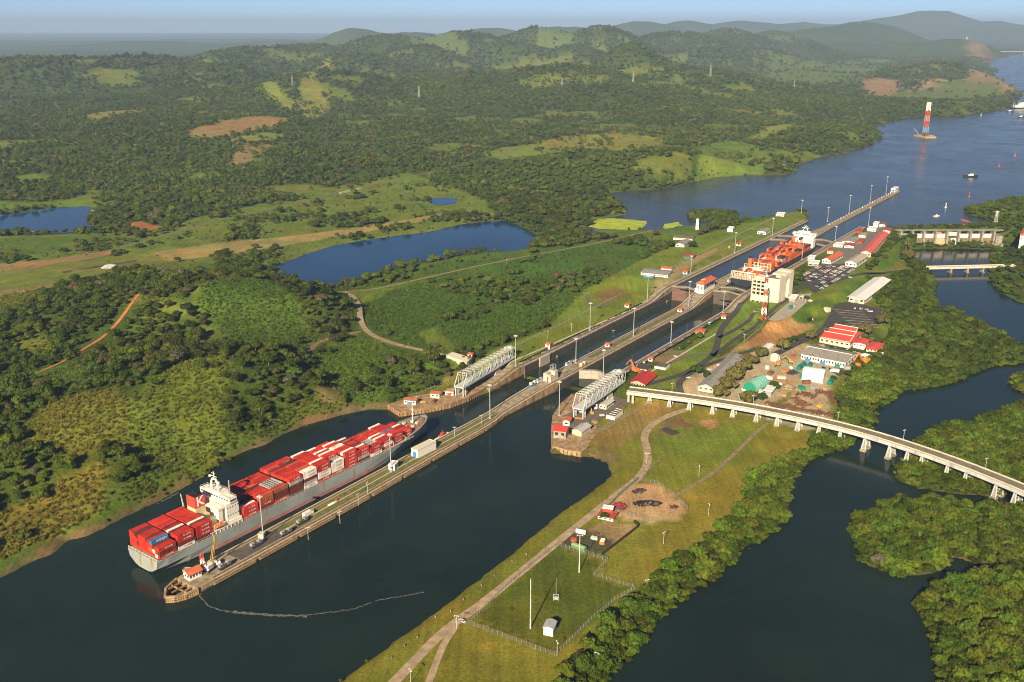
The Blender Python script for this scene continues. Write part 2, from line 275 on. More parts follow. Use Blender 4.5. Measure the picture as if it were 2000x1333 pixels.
# ---------------------------------------------------------------- land cover: (outline in photo px, level, colour, tree density, tuft density, softness in m)
G_MOWN = (.140, .165, .030); G_LUSH = (.07, .115, .018); G_DRY = (.16, .135, .038); G_FIELD = (.165, .148, .028); DIRT = (.27, .155, .075); REDD = (.30, .125, .05); SAND = (.33, .23, .14); G_TALL = (.085, .11, .024); G_GOLD = (.15, .13, .035)
COVER = [
    # left: flats behind the near hill and the airstrip
    ([(-150, 580), (0, 600), (60, 570), (250, 550), (330, 505), (430, 500), (520, 520), (600, 500), (850, 455), (900, 435), (980, 425), (960, 395), (800, 350), (640, 375), (560, 395), (330, 440), (250, 455), (60, 460), (-150, 470)], 11, (.115, .14, .032), .14, .6, 14),
    ([(-150, 640), (0, 575), (130, 562), (330, 515), (430, 490), (330, 480), (160, 510), (-150, 535)], 11, (.15, .15, .04), 0, .02, 4),
    ([(300, 492), (400, 478), (560, 462), (700, 445), (870, 417), (880, 422), (760, 446), (600, 472), (480, 492), (330, 512)], 11, (.28, .21, .08), .01, .05, 4),
    ([(-150, 585), (0, 572), (150, 560), (260, 545), (150, 566), (0, 592), (-150, 625)], 11, (.23, .17, .065), .03, .1, 5),
    ([(100, 505), (200, 490), (260, 485), (200, 500), (60, 522), (-150, 545), (-150, 528)], 11, (.26, .16, .07), .02, .05, 4),
    ([(-150, 478), (0, 466), (180, 460), (300, 470), (200, 482), (0, 500), (-150, 515)], 11, (.09, .12, .028), .08, .4, 8),
    ([(250, 437), (275, 434), (300, 440), (330, 448), (280, 452), (245, 445)], 12, REDD, 0, 0, 3),
    ([(-60, 398), (0, 396), (100, 398), (180, 392), (190, 405), (100, 404), (0, 412), (-60, 420)], 11, (.10, .15, .025), 0, .1, 5),
    ([(30, 352), (70, 346), (105, 350), (90, 358), (50, 360), (35, 364)], 14, (.10, .15, .03), 0, 0, 5),
    # meadows between the ponds and the locks
    ([(560, 560), (700, 545), (860, 512), (1000, 500), (1150, 478), (1300, 475), (1250, 520), (1160, 570), (1050, 640), (960, 672), (890, 690), (790, 672), (720, 640), (690, 600)], 11, (.062, .104, .021), .16, .8, 8),
    ([(640, 570), (700, 560), (770, 556), (740, 575), (705, 590), (715, 640), (760, 668), (850, 690), (905, 702), (905, 712), (830, 690), (745, 672), (700, 640), (690, 590)], 10.5, (.10, .14, .026), .0, .05, 3),
    ([(815, 650), (850, 640), (870, 665), (900, 688), (880, 692), (840, 676)], 10.5, (.11, .14, .028), 0, .05, 3),
    ([(705, 568), (735, 562), (725, 575), (706, 590)], 10.5, G_MOWN, 0, 0, 3),
    ([(560, 560), (700, 545), (860, 516), (1000, 505), (1150, 486), (1000, 488), (900, 503), (820, 518), (740, 538), (660, 556)], 10.5, (.075, .115, .025), .05, .5, 4),
    ([(1150, 560), (1250, 515), (1330, 480), (1420, 455), (1480, 430), (1540, 412), (1570, 420), (1580, 445), (1440, 500), (1300, 570), (1240, 600), (1130, 655), (1040, 705), (930, 745), (900, 735), (900, 715), (960, 680), (1060, 640)], 14, G_MOWN, 0, 0, 4),
    ([(1270, 455), (1320, 440), (1390, 430), (1400, 440), (1340, 475), (1300, 470)], 17.5, (.10, .14, .026), 0, .05, 4),
    ([(1440, 438), (1480, 425), (1530, 412), (1520, 420), (1470, 438)], 17.5, (.055, .12, .02), 0, .5, 3),
    ([(1165, 575), (1180, 560), (1210, 555), (1230, 570), (1200, 585), (1170, 590)], 14, (.19, .14, .05), 0, 0, 4),
    ([(1280, 545), (1330, 515), (1400, 485), (1400, 492), (1340, 525), (1310, 560), (1270, 575)], 18, (.30, .22, .11), 0, 0, 3),
    # canal bank, left hill clearings
    ([(-200, 1150), (0, 1075), (100, 1030), (200, 985), (320, 930), (420, 880), (500, 850), (600, 800), (700, 770), (755, 765), (760, 800), (680, 808), (600, 830), (520, 868), (430, 905), (330, 968), (200, 1032), (60, 1097), (-200, 1190)], 3, (.085, .105, .022), .05, .6, 4),
    ([(-200, 1180), (0, 1122), (60, 1090), (120, 1055), (200, 1024), (260, 994), (330, 960), (430, 898), (520, 860), (600, 822), (680, 800), (757, 790), (757, 804), (680, 812), (600, 834), (520, 872), (430, 910), (330, 972), (200, 1036), (60, 1100), (-200, 1194)], 1.2, (.15, .10, .052), .0, .03, 2.0),
    ([(230, 830), (330, 745), (400, 715), (450, 720), (430, 830), (400, 870), (330, 850), (250, 860)], 32, (.125, .15, .03), .05, .9, 14),
    ([(50, 830), (120, 790), (230, 780), (250, 850), (150, 870), (60, 860)], 30, (.15, .14, .034), .06, .9, 14),
    ([(-150, 1010), (0, 1000), (130, 960), (200, 930), (190, 990), (90, 1030), (0, 1070), (-150, 1110)], 12, (.16, .135, .035), .06, .9, 10),
    ([(-150, 760), (0, 730), (130, 715), (190, 740), (130, 780), (0, 800), (-150, 830)], 22, (.09, .125, .028), .08, .8, 10),
    ([(390, 690), (440, 650), (380, 620), (420, 580), (540, 580), (620, 620), (640, 650), (560, 680), (480, 690)], 25, (.068, .105, .021), .07, .8, 10),
    ([(600, 690), (660, 660), (700, 655), (780, 690), (850, 710), (840, 740), (760, 760), (700, 770), (640, 765), (610, 730)], 11, (.08, .125, .022), .12, .85, 6),
    ([(620, 775), (665, 760), (670, 785), (630, 790)], 9, (.17, .13, .045), 0, .1, 3),
    ([(585, 705), (610, 670), (650, 655), (700, 645), (705, 650), (640, 665), (620, 680), (600, 708)], 12, (.17, .125, .05), 0, 0, 2.5),
    ([(850, 755), (880, 715), (905, 722), (900, 745), (860, 772), (790, 785), (790, 775)], 8, (.19, .17, .04), 0, .03, 2.5),
    ([(760, 790), (800, 770), (890, 750), (900, 770), (860, 790), (790, 805)], 4, (.12, .13, .03), 0, 0, 2.5),
    # far left clearings
    ([(360, 262), (440, 243), (540, 226), (572, 226), (570, 238), (510, 252), (440, 268), (380, 268)], 55, (.27, .17, .07), 0, .05, 13),
    ([(450, 300), (480, 275), (535, 270), (540, 280), (500, 300), (470, 318), (445, 316)], 40, (.24, .16, .065), .1, .2, 14),
    ([(430, 275), (500, 262), (555, 258), (555, 266), (480, 272)], 50, (.18, .19, .05), .05, .1, 9),
    ([(160, 230), (200, 212), (240, 215), (310, 214), (305, 222), (230, 226), (180, 234)], 55, (.2, .17, .06), .05, .1, 10),
    ([(505, 188), (530, 183), (555, 200), (580, 208), (560, 212), (520, 200)], 60, (.18, .2, .05), 0, 0, 9),
    ([(800, 135), (860, 132), (910, 142), (915, 148), (860, 150), (800, 144)], 25, (.11, .14, .05), .05, 0, 40),
    ([(935, 300), (980, 285), (1060, 278), (1110, 282), (1150, 300), (1090, 310), (980, 312)], 40, (.16, .185, .045), .05, .3, 9),
    ([(1030, 280), (1100, 262), (1180, 258), (1290, 266), (1300, 280), (1280, 300), (1230, 312), (1170, 305), (1100, 295)], 45, (.21, .185, .05), .05, .4, 9),
    ([(1360, 290), (1420, 270), (1480, 285), (1510, 300), (1480, 325), (1400, 340), (1340, 345), (1370, 315)], 42, (.125, .165, .035), .05, .5, 9),
    ([(1440, 275), (1480, 262), (1520, 250), (1545, 238), (1550, 252), (1500, 268)], 40, (.17, .19, .05), .03, .1, 9),
    ([(1255, 205), (1320, 185), (1340, 192), (1390, 200), (1380, 205), (1320, 203)], 40, (.13, .15, .05), .05, .1, 25),
    ([(1470, 180), (1500, 140), (1560, 128), (1640, 125), (1730, 120), (1760, 128), (1700, 160), (1650, 172), (1560, 170)], 22, (.11, .14, .045), .06, .1, 40),
    ([(1675, 168), (1720, 164), (1765, 170), (1750, 184), (1720, 192), (1690, 185)], 20, (.27, .17, .10), 0, 0, 14),
    ([(1740, 196), (1765, 178), (1850, 168), (1960, 165), (1985, 180), (1930, 195), (1870, 200)], 20, (.12, .14, .045), .03, .1, 15),
    ([(1790, 170), (1830, 163), (1850, 167), (1810, 175), (1775, 180)], 22, (.34, .22, .12), 0, 0, 8),
    ([(1915, 138), (1940, 142), (1965, 155), (1985, 172), (1970, 190), (1950, 168), (1920, 150)], 20, (.33, .2, .11), 0, 0, 12),
    ([(1900, 152), (1960, 168), (1940, 172), (1870, 170)], 20, (.24, .17, .08), 0, 0, 10),
    ([(1884, 84), (1898, 77), (1922, 82), (1936, 91), (1918, 94), (1902, 89)], 160, (.26, .16, .09), .1, 0, 45),
    ([(1965, 97), (2000, 92), (2060, 93), (2060, 104), (1985, 105)], 100, (.27, .18, .11), 0, 0, 25),
    
    ([(1050, 110), (1075, 104), (1110, 104), (1140, 112), (1110, 122), (1050, 124)], 90, (.11, .14, .05), .1, 0, 50),
    ([(580, 180), (600, 150), (640, 128), (650, 135), (620, 160), (640, 185), (600, 195)], 110, (.19, .17, .05), .12, .2, 18),
    ([(1120, 446), (1160, 446), (1240, 450), (1300, 449), (1320, 455), (1250, 464), (1140, 458)], 17.2, (.09, .125, .025), 0, .2, 3),
    ([(1340, 468), (1400, 452), (1460, 436), (1440, 452), (1370, 478)], 17.8, (.12, .15, .03), 0, .02, 3),
    # right: the mown field and works yard
    ([(560, 1420), (655, 1340), (760, 1255), (900, 1153), (1000, 1073), (1100, 990), (1180, 935), (1190, 900), (1140, 870), (1130, 830), (1200, 790), (1240, 775), (1420, 790), (1520, 800), (1590, 850), (1570, 900), (1480, 930), (1455, 985), (1400, 1060), (1300, 1120), (1240, 1150), (1240, 1180), (1140, 1290), (1080, 1345), (1000, 1450)], 4.5, G_FIELD, 0, 0, 2.5),
    ([(1270, 860), (1330, 815), (1430, 830), (1500, 835), (1440, 900), (1330, 960), (1260, 930)], 5, (.145, .155, .028), 0, 0, 6),
    ([(1330, 960), (1440, 900), (1500, 840), (1580, 850), (1560, 900), (1480, 930), (1450, 990), (1400, 1050), (1330, 1000)], 4.5, (.19, .16, .032), 0, 0, 6),
    ([(1180, 1120), (1260, 1050), (1340, 1010), (1400, 1030), (1330, 1095), (1240, 1140), (1190, 1140)], 4, (.175, .15, .03), 0, 0, 5),
    ([(925, 1210), (1085, 1070), (1180, 1100), (1160, 1125), (1230, 1148), (1085, 1278)], 3.9, (.085, .092, .016), 0, .12, 2),
    ([(880, 1235), (920, 1222), (1080, 1280), (1040, 1345), (960, 1420), (800, 1420)], 4, (.15, .135, .026), 0, 0, 2),
    ([(640, 1345), (760, 1253), (900, 1150), (1000, 1070), (1100, 985), (1180, 930), (1198, 915), (1215, 930), (1120, 1000), (1010, 1090), (900, 1180), (800, 1260), (690, 1345)], 4, (.18, .15, .032), 0, 0, 2.5),
    ([(1150, 850), (1240, 790), (1330, 790), (1270, 830), (1190, 880), (1160, 870)], 5.5, (.23, .155, .05), 0, 0, 4),
    ([(1140, 880), (1160, 872), (1205, 885), (1215, 905), (1190, 900)], 4, (.16, .12, .05), 0, 0, 2.5),
    ([(1365, 822), (1380, 816), (1402, 820), (1405, 830), (1385, 835), (1368, 830)], 5.3, (.36, .21, .11), 0, 0, 2),
    ([(1280, 845), (1310, 815), (1340, 812), (1320, 830), (1290, 848)], 5.4, (.17, .11, .06), 0, 0, 2),
    ([(1165, 995), (1230, 945), (1285, 948), (1340, 990), (1325, 1015), (1272, 1022), (1200, 1012)], 4.2, (.42, .27, .16), 0, 0, 1.5),
    ([(1140, 1040), (1180, 1018), (1250, 1030), (1205, 1060), (1160, 1050)], 4, (.30, .20, .11), 0, 0, 1.5),
    ([(1088, 1060), (1110, 1038), (1140, 1035), (1205, 1062), (1175, 1085), (1110, 1075)], 4, (.07, .065, .055), 0, 0, 1.5),
    # right of the locks
    ([(1240, 740), (1330, 690), (1420, 620), (1450, 590), (1470, 580), (1510, 600), (1520, 615), (1480, 640), (1400, 690), (1390, 730), (1330, 760), (1260, 760)], 10.5, (.135, .165, .03), 0, 0, 2),
    ([(1267, 703), (1305, 682), (1345, 688), (1340, 700), (1300, 712)], 10.5, (.21, .14, .07), 0, 0, 2),
    ([(1380, 720), (1440, 680), (1500, 640), (1530, 615), (1580, 620), (1590, 635), (1530, 670), (1480, 690), (1440, 720), (1400, 745)], 9.5, (.35, .195, .085), 0, 0, 3),
    ([(1330, 760), (1360, 735), (1440, 705), (1480, 690), (1560, 670), (1650, 700), (1730, 690), (1700, 730), (1650, 760), (1640, 830), (1560, 830), (1400, 785), (1330, 785)], 7, (.37, .295, .215), 0, 0, 4),
    ([(1620, 735), (1660, 740), (1640, 830), (1622, 828)], 6, (.16, .15, .04), 0, .1, 3),
    ([(1500, 800), (1540, 760), (1552, 764), (1520, 806)], 6, (.15, .15, .04), 0, .1, 2),
    ([(1400, 700), (1470, 690), (1500, 672), (1440, 690)], 8, (.13, .15, .035), 0, .05, 2),
    ([(1510, 735), (1560, 745), (1555, 765), (1500, 760)], 6.5, (.36, .22, .13), 0, 0, 3),
    ([(1590, 600), (1640, 580), (1690, 545), (1745, 490), (1760, 460), (1757, 520), (1735, 540), (1700, 545), (1660, 590), (1600, 625)], 12, (.085, .13, .022), 0, 0, 2.5),
    ([(1690, 545), (1745, 520), (1765, 500), (1780, 520), (1750, 530)], 8, (.16, .14, .045), 0, 0, 2.5),
    ([(1535, 615), (1560, 598), (1590, 610), (1600, 625), (1545, 632)], 11, (.075, .12, .02), 0, 0, 2),
    ([(1790, 535), (1830, 532), (1826, 545), (1810, 552)], 4, (.09, .13, .025), 0, .2, 2),
    ([(1640, 700), (1730, 690), (1660, 770), (1640, 830), (1625, 830), (1630, 760)], 6, (.13, .125, .04), .02, .1, 3),
]
cov = np.zeros(XX.shape + (3,)); cov[:] = (.056, .076, .016)
_fn = fbm(XX, YY, 160, 4); _f2 = fbm(XX + 500, YY - 300, 600, 3)
dens = np.clip(.86 + 2.2 * (_fn - .5), 0, 1.2); tuft = np.full(XX.shape, .35)
gap = sstep(.57, .66, _fn + .25 * (_f2 - .5)) * (YY > 900)          # natural gaps in the far woods
cov = cov * (1 - gap[..., None]) + np.array((.125, .14, .034)) * gap[..., None]; dens *= 1 - .85 * gap
_wb = fbm(XX, YY, 30, 3) - .5; _wf = fbm(XX + 77, YY, 220, 3) - .5
for poly, lev, colr, td, tf, soft in COVER:
    q = P(poly, lev); d = sdist(XX, YY, q, soft * 2 + 4) + _wb * soft * 1.2 + (_wf * soft * 2 if soft >= 8 else 0)
    k = 1 - sstep(-soft * .5, soft * .5, d)
    cov = cov * (1 - k[..., None]) + np.array(colr) * k[..., None]; dens = dens * (1 - k) + td * k; tuft = tuft * (1 - k) + tf * k
# hard surfaces and clear zones where nothing grows
_s, _w2 = SW(XX, YY)
clear = (_s > 290) & (_s < 1380) & (np.abs(_w2) < 62)
for q in ([(1360, 735), (1480, 600), (1560, 560), (1600, 470), (1740, 430), (1760, 450), (1690, 545), (1720, 600), (1740, 660), (1730, 700), (1640, 740), (1630, 830), (1400, 800)], [(1070, 760), (1110, 740), (1200, 700), (1300, 690), (1420, 700), (1400, 760), (1330, 800), (1240, 800), (1150, 895), (1070, 895)]):
    clear |= sdist(XX, YY, P(q, 9), 5) < 0
dens[clear] = 0; tuft[clear] = 0
# mangrove belt
mang = np.zeros(XX.shape)
MB_ZONES = [P(q, 1) for q in (
    [(1060, 1400), (1080, 1345), (1140, 1295), (1175, 1240), (1245, 1175), (1310, 1125), (1400, 1060), (1455, 990), (1470, 935), (1520, 910), (1580, 880), (1600, 850), (1645, 865), (1610, 895), (1560, 915), (1545, 945), (1535, 1010), (1445, 1078), (1325, 1172), (1180, 1335), (1130, 1400)],
    [(1640, 830), (1640, 780), (1680, 730), (1740, 650), (1720, 590), (1750, 550), (1790, 535), (1830, 560), (1840, 600), (1900, 625), (2000, 680), (2000, 708), (1880, 738), (1760, 762), (1700, 800), (1702, 828), (1660, 860), (1630, 850)])]
for q in MB_ZONES: mang = np.maximum(mang, (sdist(XX, YY, q, 5) < 0) * 1.)
for q in ISLES[:4]: mang = np.maximum(mang, (sdist(XX, YY, q, 5) < 0) * 1.)
cov[mang > 0] = (.03, .04, .014); dens[mang > 0] = 1.3; tuft[mang > 0] = .5
wet = np.zeros(XX.shape, bool)
for q in (CANAL, RIVER, POND, POND2, POND3, LAKE): wet |= sdist(XX, YY, q, 5) < -.5
for q in ISLES: wet &= ~(sdist(XX, YY, q, 5) < 1)
cov[wet] = (.09, .07, .04); dens[wet] = 0; tuft[wet] = 0
dens[sdist(XX, YY, ISLES[-1], 5) < 0] = 1.2

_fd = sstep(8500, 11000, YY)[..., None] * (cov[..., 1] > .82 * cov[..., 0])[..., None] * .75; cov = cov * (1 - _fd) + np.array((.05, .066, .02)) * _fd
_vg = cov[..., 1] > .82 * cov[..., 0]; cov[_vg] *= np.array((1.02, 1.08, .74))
def grid_mesh(name, mat):
    ny, nx = XX.shape
    me = bpy.data.meshes.new(name)
    co = np.stack([XX, YY, HH], -1).reshape(-1, 3).astype(np.float32)
    idx = np.arange(nx * ny).reshape(ny, nx)
    q = np.stack([idx[:-1, :-1], idx[:-1, 1:], idx[1:, 1:], idx[1:, :-1]], -1).reshape(-1)
    nf = len(q) // 4
    me.vertices.add(len(co)); me.vertices.foreach_set("co", co.ravel())
    me.loops.add(len(q)); me.loops.foreach_set("vertex_index", q.astype(np.int32))
    me.polygons.add(nf); me.polygons.foreach_set("loop_start", np.arange(0, 4 * nf, 4, dtype=np.int32)); me.polygons.foreach_set("use_smooth", np.ones(nf, bool))
    me.update(calc_edges=True)
    ca = me.attributes.new("cover", 'FLOAT_COLOR', 'POINT')
    al = np.clip(dens + tuft * .5, 0, 1).reshape(-1, 1)
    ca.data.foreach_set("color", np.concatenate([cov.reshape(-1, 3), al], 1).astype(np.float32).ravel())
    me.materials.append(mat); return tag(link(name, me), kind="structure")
def ground_material():
    m = bpy.data.materials.new("ground"); m.use_nodes = True; n = m.node_tree; b = n.nodes["Principled BSDF"]; lk = n.links.new
    b.inputs["Roughness"].default_value = .95; b.inputs["Specular IOR Level"].default_value = .08
    a = n.nodes.new("ShaderNodeAttribute"); a.attribute_name = "cover"; g = n.nodes.new("ShaderNodeNewGeometry")
    def noise(sc, det=4, vec=None):
        t = n.nodes.new("ShaderNodeTexNoise"); t.inputs["Scale"].default_value = sc; t.inputs["Detail"].default_value = det
        lk(vec or g.outputs["Position"], t.inputs["Vector"]); return t.outputs[0]
    def rng(v, lo, hi, a0, a1):
        r = n.nodes.new("ShaderNodeMapRange"); lk(v, r.inputs[0])
        for i, q in zip((1, 2, 3, 4), (lo, hi, a0, a1)): r.inputs[i].default_value = q
        return r.outputs[0]
    def mix(kind, f, x, y):
        t = n.nodes.new("ShaderNodeMix"); t.data_type = 'RGBA'; t.blend_type = kind
        if isinstance(f, (int, float)): t.inputs[0].default_value = f
        else: lk(f, t.inputs[0])
        for s, v in ((6, x), (7, y)):
            if isinstance(v, tuple): t.inputs[s].default_value = v
            else: lk(v, t.inputs[s])
        return t.outputs[2]
    c = mix('MULTIPLY', 1., a.outputs["Color"], rng(noise(.035, 6), .3, .7, .78, 1.22))
    c = mix('MULTIPLY', 1., c, rng(noise(.6, 3), .25, .75, .68, 1.32))
    tint = mix('MIX', rng(noise(.012, 5), .42, .6, 0, 1), (1.08, 1.0, .8, 1), (.88, 1.05, .9, 1))
    c = mix('MULTIPLY', .9, c, tint)
    # mowing bands run along the locks
    mp = n.nodes.new("ShaderNodeMapping"); mp.vector_type = 'POINT'; mp.inputs["Rotation"].default_value = (0, 0, AZ + .12); mp.inputs["Scale"].default_value = (.32, .012, .1)
    lk(g.outputs["Position"], mp.inputs[0]); st = noise(1.0, 3, mp.outputs[0])
    c = mix('MULTIPLY', .8, c, rng(st, .35, .65, .84, 1.15))
    dry = mix('MIX', rng(noise(.05, 6), .60, .74, 0, .75), c, mix('MULTIPLY', 1., c, (1.45, 1.12, 1.25, 1)))
    lk(dry, b.inputs["Base Color"])
    bp = n.nodes.new("ShaderNodeBump"); bp.inputs["Distance"].default_value = 2.2
    lk(noise(.22, 8), bp.inputs["Height"]); lk(rng(a.outputs["Alpha"], 0, 1, .12, .8), bp.inputs["Strength"]); lk(bp.outputs[0], b.inputs["Normal"])
    return m
terrain = grid_mesh("terrain", ground_material())

# ---------------------------------------------------------------- water
def water_material(name, deep, rough=.09, wave=.05, scale=.18, foam=False):
    m = bpy.data.materials.new(name); m.use_nodes = True; n = m.node_tree; b = n.nodes["Principled BSDF"]; lk = n.links.new
    b.inputs["Roughness"].default_value = rough; b.inputs["IOR"].default_value = 1.33; b.inputs["Specular IOR Level"].default_value = .30 if name == "canal_water" else .42
    g = n.nodes.new("ShaderNodeNewGeometry")
    t = n.nodes.new("ShaderNodeTexNoise"); t.inputs["Scale"].default_value = .006; t.inputs["Detail"].default_value = 5; lk(g.outputs["Position"], t.inputs["Vector"])
    r = n.nodes.new("ShaderNodeMapRange"); r.inputs[1].default_value = .35; r.inputs[2].default_value = .65; r.inputs[3].default_value = .8; r.inputs[4].default_value = 1.25; lk(t.outputs[0], r.inputs[0])
    x = n.nodes.new("ShaderNodeMix"); x.data_type = 'RGBA'; x.blend_type = 'MULTIPLY'; x.inputs[0].default_value = 1; x.inputs[6].default_value = (*deep, 1); lk(r.outputs[0], x.inputs[7])
    t2 = n.nodes.new("ShaderNodeTexNoise"); t2.inputs["Scale"].default_value = .011; t2.inputs["Detail"].default_value = 7; t2.inputs["Distortion"].default_value = 1.2; lk(g.outputs["Position"], t2.inputs["Vector"])
    r2 = n.nodes.new("ShaderNodeMapRange"); r2.inputs[1].default_value = .48; r2.inputs[2].default_value = .75; r2.inputs[4].default_value = .5; lk(t2.outputs[0], r2.inputs[0])
    x2 = n.nodes.new("ShaderNodeMix"); x2.data_type = 'RGBA'; lk(r2.outputs[0], x2.inputs[0]); lk(x.outputs[2], x2.inputs[6]); x2.inputs[7].default_value = (deep[0] * 2.1, deep[1] * 1.75, deep[2] * 1.4, 1); lk(x2.outputs[2], b.inputs["Base Color"])
    r3 = n.nodes.new("ShaderNodeMapRange"); r3.inputs[1].default_value = .35; r3.inputs[2].default_value = .65; r3.inputs[3].default_value = rough * .85; r3.inputs[4].default_value = rough * 1.3; lk(t2.outputs[0], r3.inputs[0]); lk(r3.outputs[0], b.inputs["Roughness"])
    mp = n.nodes.new("ShaderNodeMapping"); mp.inputs["Rotation"].default_value = (0, 0, .5); mp.inputs["Scale"].default_value = (1, .45, 1); lk(g.outputs["Position"], mp.inputs[0])
    w = n.nodes.new("ShaderNodeTexNoise"); w.inputs["Scale"].default_value = scale; w.inputs["Detail"].default_value = 5; lk(mp.outputs[0], w.inputs["Vector"])
    bp = n.nodes.new("ShaderNodeBump"); bp.inputs["Strength"].default_value = wave; bp.inputs["Distance"].default_value = 1.; lk(w.outputs[0], bp.inputs["Height"]); lk(bp.outputs[0], b.inputs["Normal"])
    return m
W_LOW = water_material("canal_water", (.0085, .0185, .0150), .12, .09, .35); W_LAKE = water_material("lake_water", (.034, .047, .047), .22, .05, .3); W_POND = water_material("pond_water", (.006, .034, .085), .10, .08, .4)  # the pond's strong blue puts the reflected sky into its base colour
W_LOCK = water_material("lock_water", (.020, .032, .028), .10, .05, .35)
def sheet(name, poly, z, mat, kind="structure"):
    m = MB(); n = len(poly)
    if sum(poly[i][0] * poly[(i + 1) % n][1] - poly[(i + 1) % n][0] * poly[i][1] for i in range(n)) < 0: poly = poly[::-1]
    m.add([(p[0], p[1], z) for p in poly], [tuple(range(n))]); return tag(m.build(name, mat), kind=kind)
sheet("canal_water", [(-1500, 100), (3000, 100), (3000, 1410)] + [at(2050, 500), at(1945, 487), at(1757, 486), L(1000, 170), L(800, 150), L(700, 60), L(436.5, 42.6), L(436.5, -42.6), L(420, -160), (-1500, 1000)], 0, W_LOW)
_lk = [(float(a), float(b)) for a, b in LAKE]
_lc = np.array(_lk); 
def grow(poly, d):
    n = len(poly); a = sum(poly[i][0] * poly[(i + 1) % n][1] - poly[(i + 1) % n][0] * poly[i][1] for i in range(n)); sg = 1 if a > 0 else -1; out = []
    for i in range(n):
        p0, p1, p2 = (np.array(poly[k % n]) for k in (i - 1, i, i + 1)); e1 = p1 - p0; e2 = p2 - p1
        n1 = np.array((e1[1], -e1[0])) / (np.hypot(*e1) + 1e-9) * sg; n2 = np.array((e2[1], -e2[0])) / (np.hypot(*e2) + 1e-9) * sg
        v = n1 + n2; v = v / (np.hypot(*v) + 1e-9); out.append(tuple(p1 + v * d))
    return out
_i0 = len(P([(0, 300)] * 38, 16.5))
LAKE_SHEET = P([(1172, 381), (1230, 366), (1290, 362), (1350, 348), (1450, 335), (1540, 332), (1548, 318), (1600, 302), (1680, 284), (1712, 272), (1712, 262), (1695, 246), (1740, 233), (1790, 223), (1870, 222), (1920, 215), (1960, 206), (1975, 198), (1978, 182),
                (1955, 166), (1920, 148), (1908, 130), (1930, 112), (1990, 103), (2100, 98), (2400, 98), (2350, 250), (2150, 360), (2050, 382), (2000, 390), (1930, 404), (1905, 412), (1942, 430), (1960, 441)], 16.5) + \
             [at(1958, 446.2, 16.5), at(1756, 446.2, 16.5), L(1345, 100), L(1290, 46), L(1121, 42.6), L(1121, -42.6), L(1290, -46), L(1330, -75)] + P([(1562, 420), (1530, 424), (1470, 433), (1420, 442), (1335, 450), (1300, 456), (1240, 457), (1135, 454), (1145, 424), (1205, 418), (1210, 408), (1190, 397)], 16.5)
sheet("lake_water", LAKE_SHEET, 16.5, W_LAKE)
sheet("pond_water", grow(POND, 6), PONDZ, W_POND); sheet("pond_water", grow(POND2, 12), PONDZ, W_POND); sheet("pond_water", grow(POND3, 6), 13., W_POND)
def ragged(q):
    out = []
    for i in range(len(q)):
        a, b = np.array(q[i]), np.array(q[(i + 1) % len(q)]); n = max(1, int(np.hypot(*(b - a)) / 5)); d = (b - a) / (np.hypot(*(b - a)) + 1e-9)
        for j in range(n): p = a + (b - a) * j / n; k = (float(fbm(np.array([p[0]]), np.array([p[1]]), 16, 3)[0]) - .5) * 16; out.append((p[0] - d[1] * k, p[1] + d[0] * k))
    return out
ALGAE = M("algae", (.34, .40, .03), .8, .25, .08)
for q, lab in (([(1148, 444), (1152, 434), (1170, 429), (1200, 427), (1262, 432), (1262, 441), (1240, 450), (1190, 448)], 0), ([(1296, 438), (1325, 434), (1330, 441), (1300, 448)], 0), ([(1378, 428), (1398, 426), (1402, 431), (1385, 433)], 0)):
    sheet("floating_algae", ragged(P(q, 16.53)), 16.54, ALGAE, "stuff")
for q in ([(-40, 450), (20, 450), (60, 452), (100, 456), (85, 462), (0, 460), (-40, 464)], [(172, 416), (182, 408), (192, 405), (186, 425), (194, 440), (180, 452), (168, 456), (182, 438)]):
    sheet("floating_algae", P(q, PONDZ + .03), PONDZ + .04, ALGAE, "stuff")

# ---------------------------------------------------------------- air
def haze():
    m = MB(); m.box((4000, 23000, -5.5), (76000, 49000, 640)); o = m.build("haze", None); tag(o, kind="stuff")
    mt = bpy.data.materials.new("haze"); mt.use_nodes = True; n = mt.node_tree; n.nodes.remove(n.nodes["Principled BSDF"])
    v = n.nodes.new("ShaderNodeVolumePrincipled"); v.inputs["Color"].default_value = (.45, .63, .95, 1); v.inputs["Density"].default_value = 4.7e-5; v.inputs["Anisotropy"].default_value = 0.0
    n.links.new(v.outputs[0], n.nodes["Material Output"].inputs["Volume"]); o.data.materials.clear(); o.data.materials.append(mt)
haze()
# ---------------------------------------------------------------- materials of the built things
CONC = M("concrete", (.31, .26, .185), .85, .32, .18, rust=(.15, .10, .055), rust_amt=.8); CONC_L = M("pale_concrete", (.52, .46, .36), .8, .15, .3); CONC_W = M("wet_concrete", (.060, .056, .045), .8, .35, .25)
CONC_S = M("stained_concrete", (.38, .265, .145), .85, .3, .3, rust=(.20, .11, .05), rust_amt=1.1); TRACK = M("track_bed", (.17, .115, .065), .9, .35, .5); GRASS = M("wall_grass", (.11, .125, .03), .95, .4, .35, rust=(.2, .15, .06), rust_amt=.8)
STEELW = M("white_steel", (.52, .53, .50), .5, .1, .4); STEELG = M("grey_steel", (.30, .31, .31), .5, .15, .6); WHITE = M("white_paint", (.78, .75, .68), .55, .06, .5); IRON = M("rusty_iron", (.17, .085, .045), .8, .4, .8); TIMBER = M("weathered_timber", (.34, .23, .12), .9, .4, .8)
ASPH = M("asphalt", (.058, .055, .052), .9, .22, .12); GRAVEL = M("gravel_track", (.36, .265, .17), .95, .3, .2); DIRTR = M("dirt_track", (.235, .175, .095), .95, .3, .25); GLASS = M("window_glass", (.03, .04, .05), .15, .1, .5, spec=.6); REDR = M("red_roof", (.50, .085, .045), .6, .14, .4); ORANGER = M("orange_roof", (.52, .13, .055), .65, .16, .4)
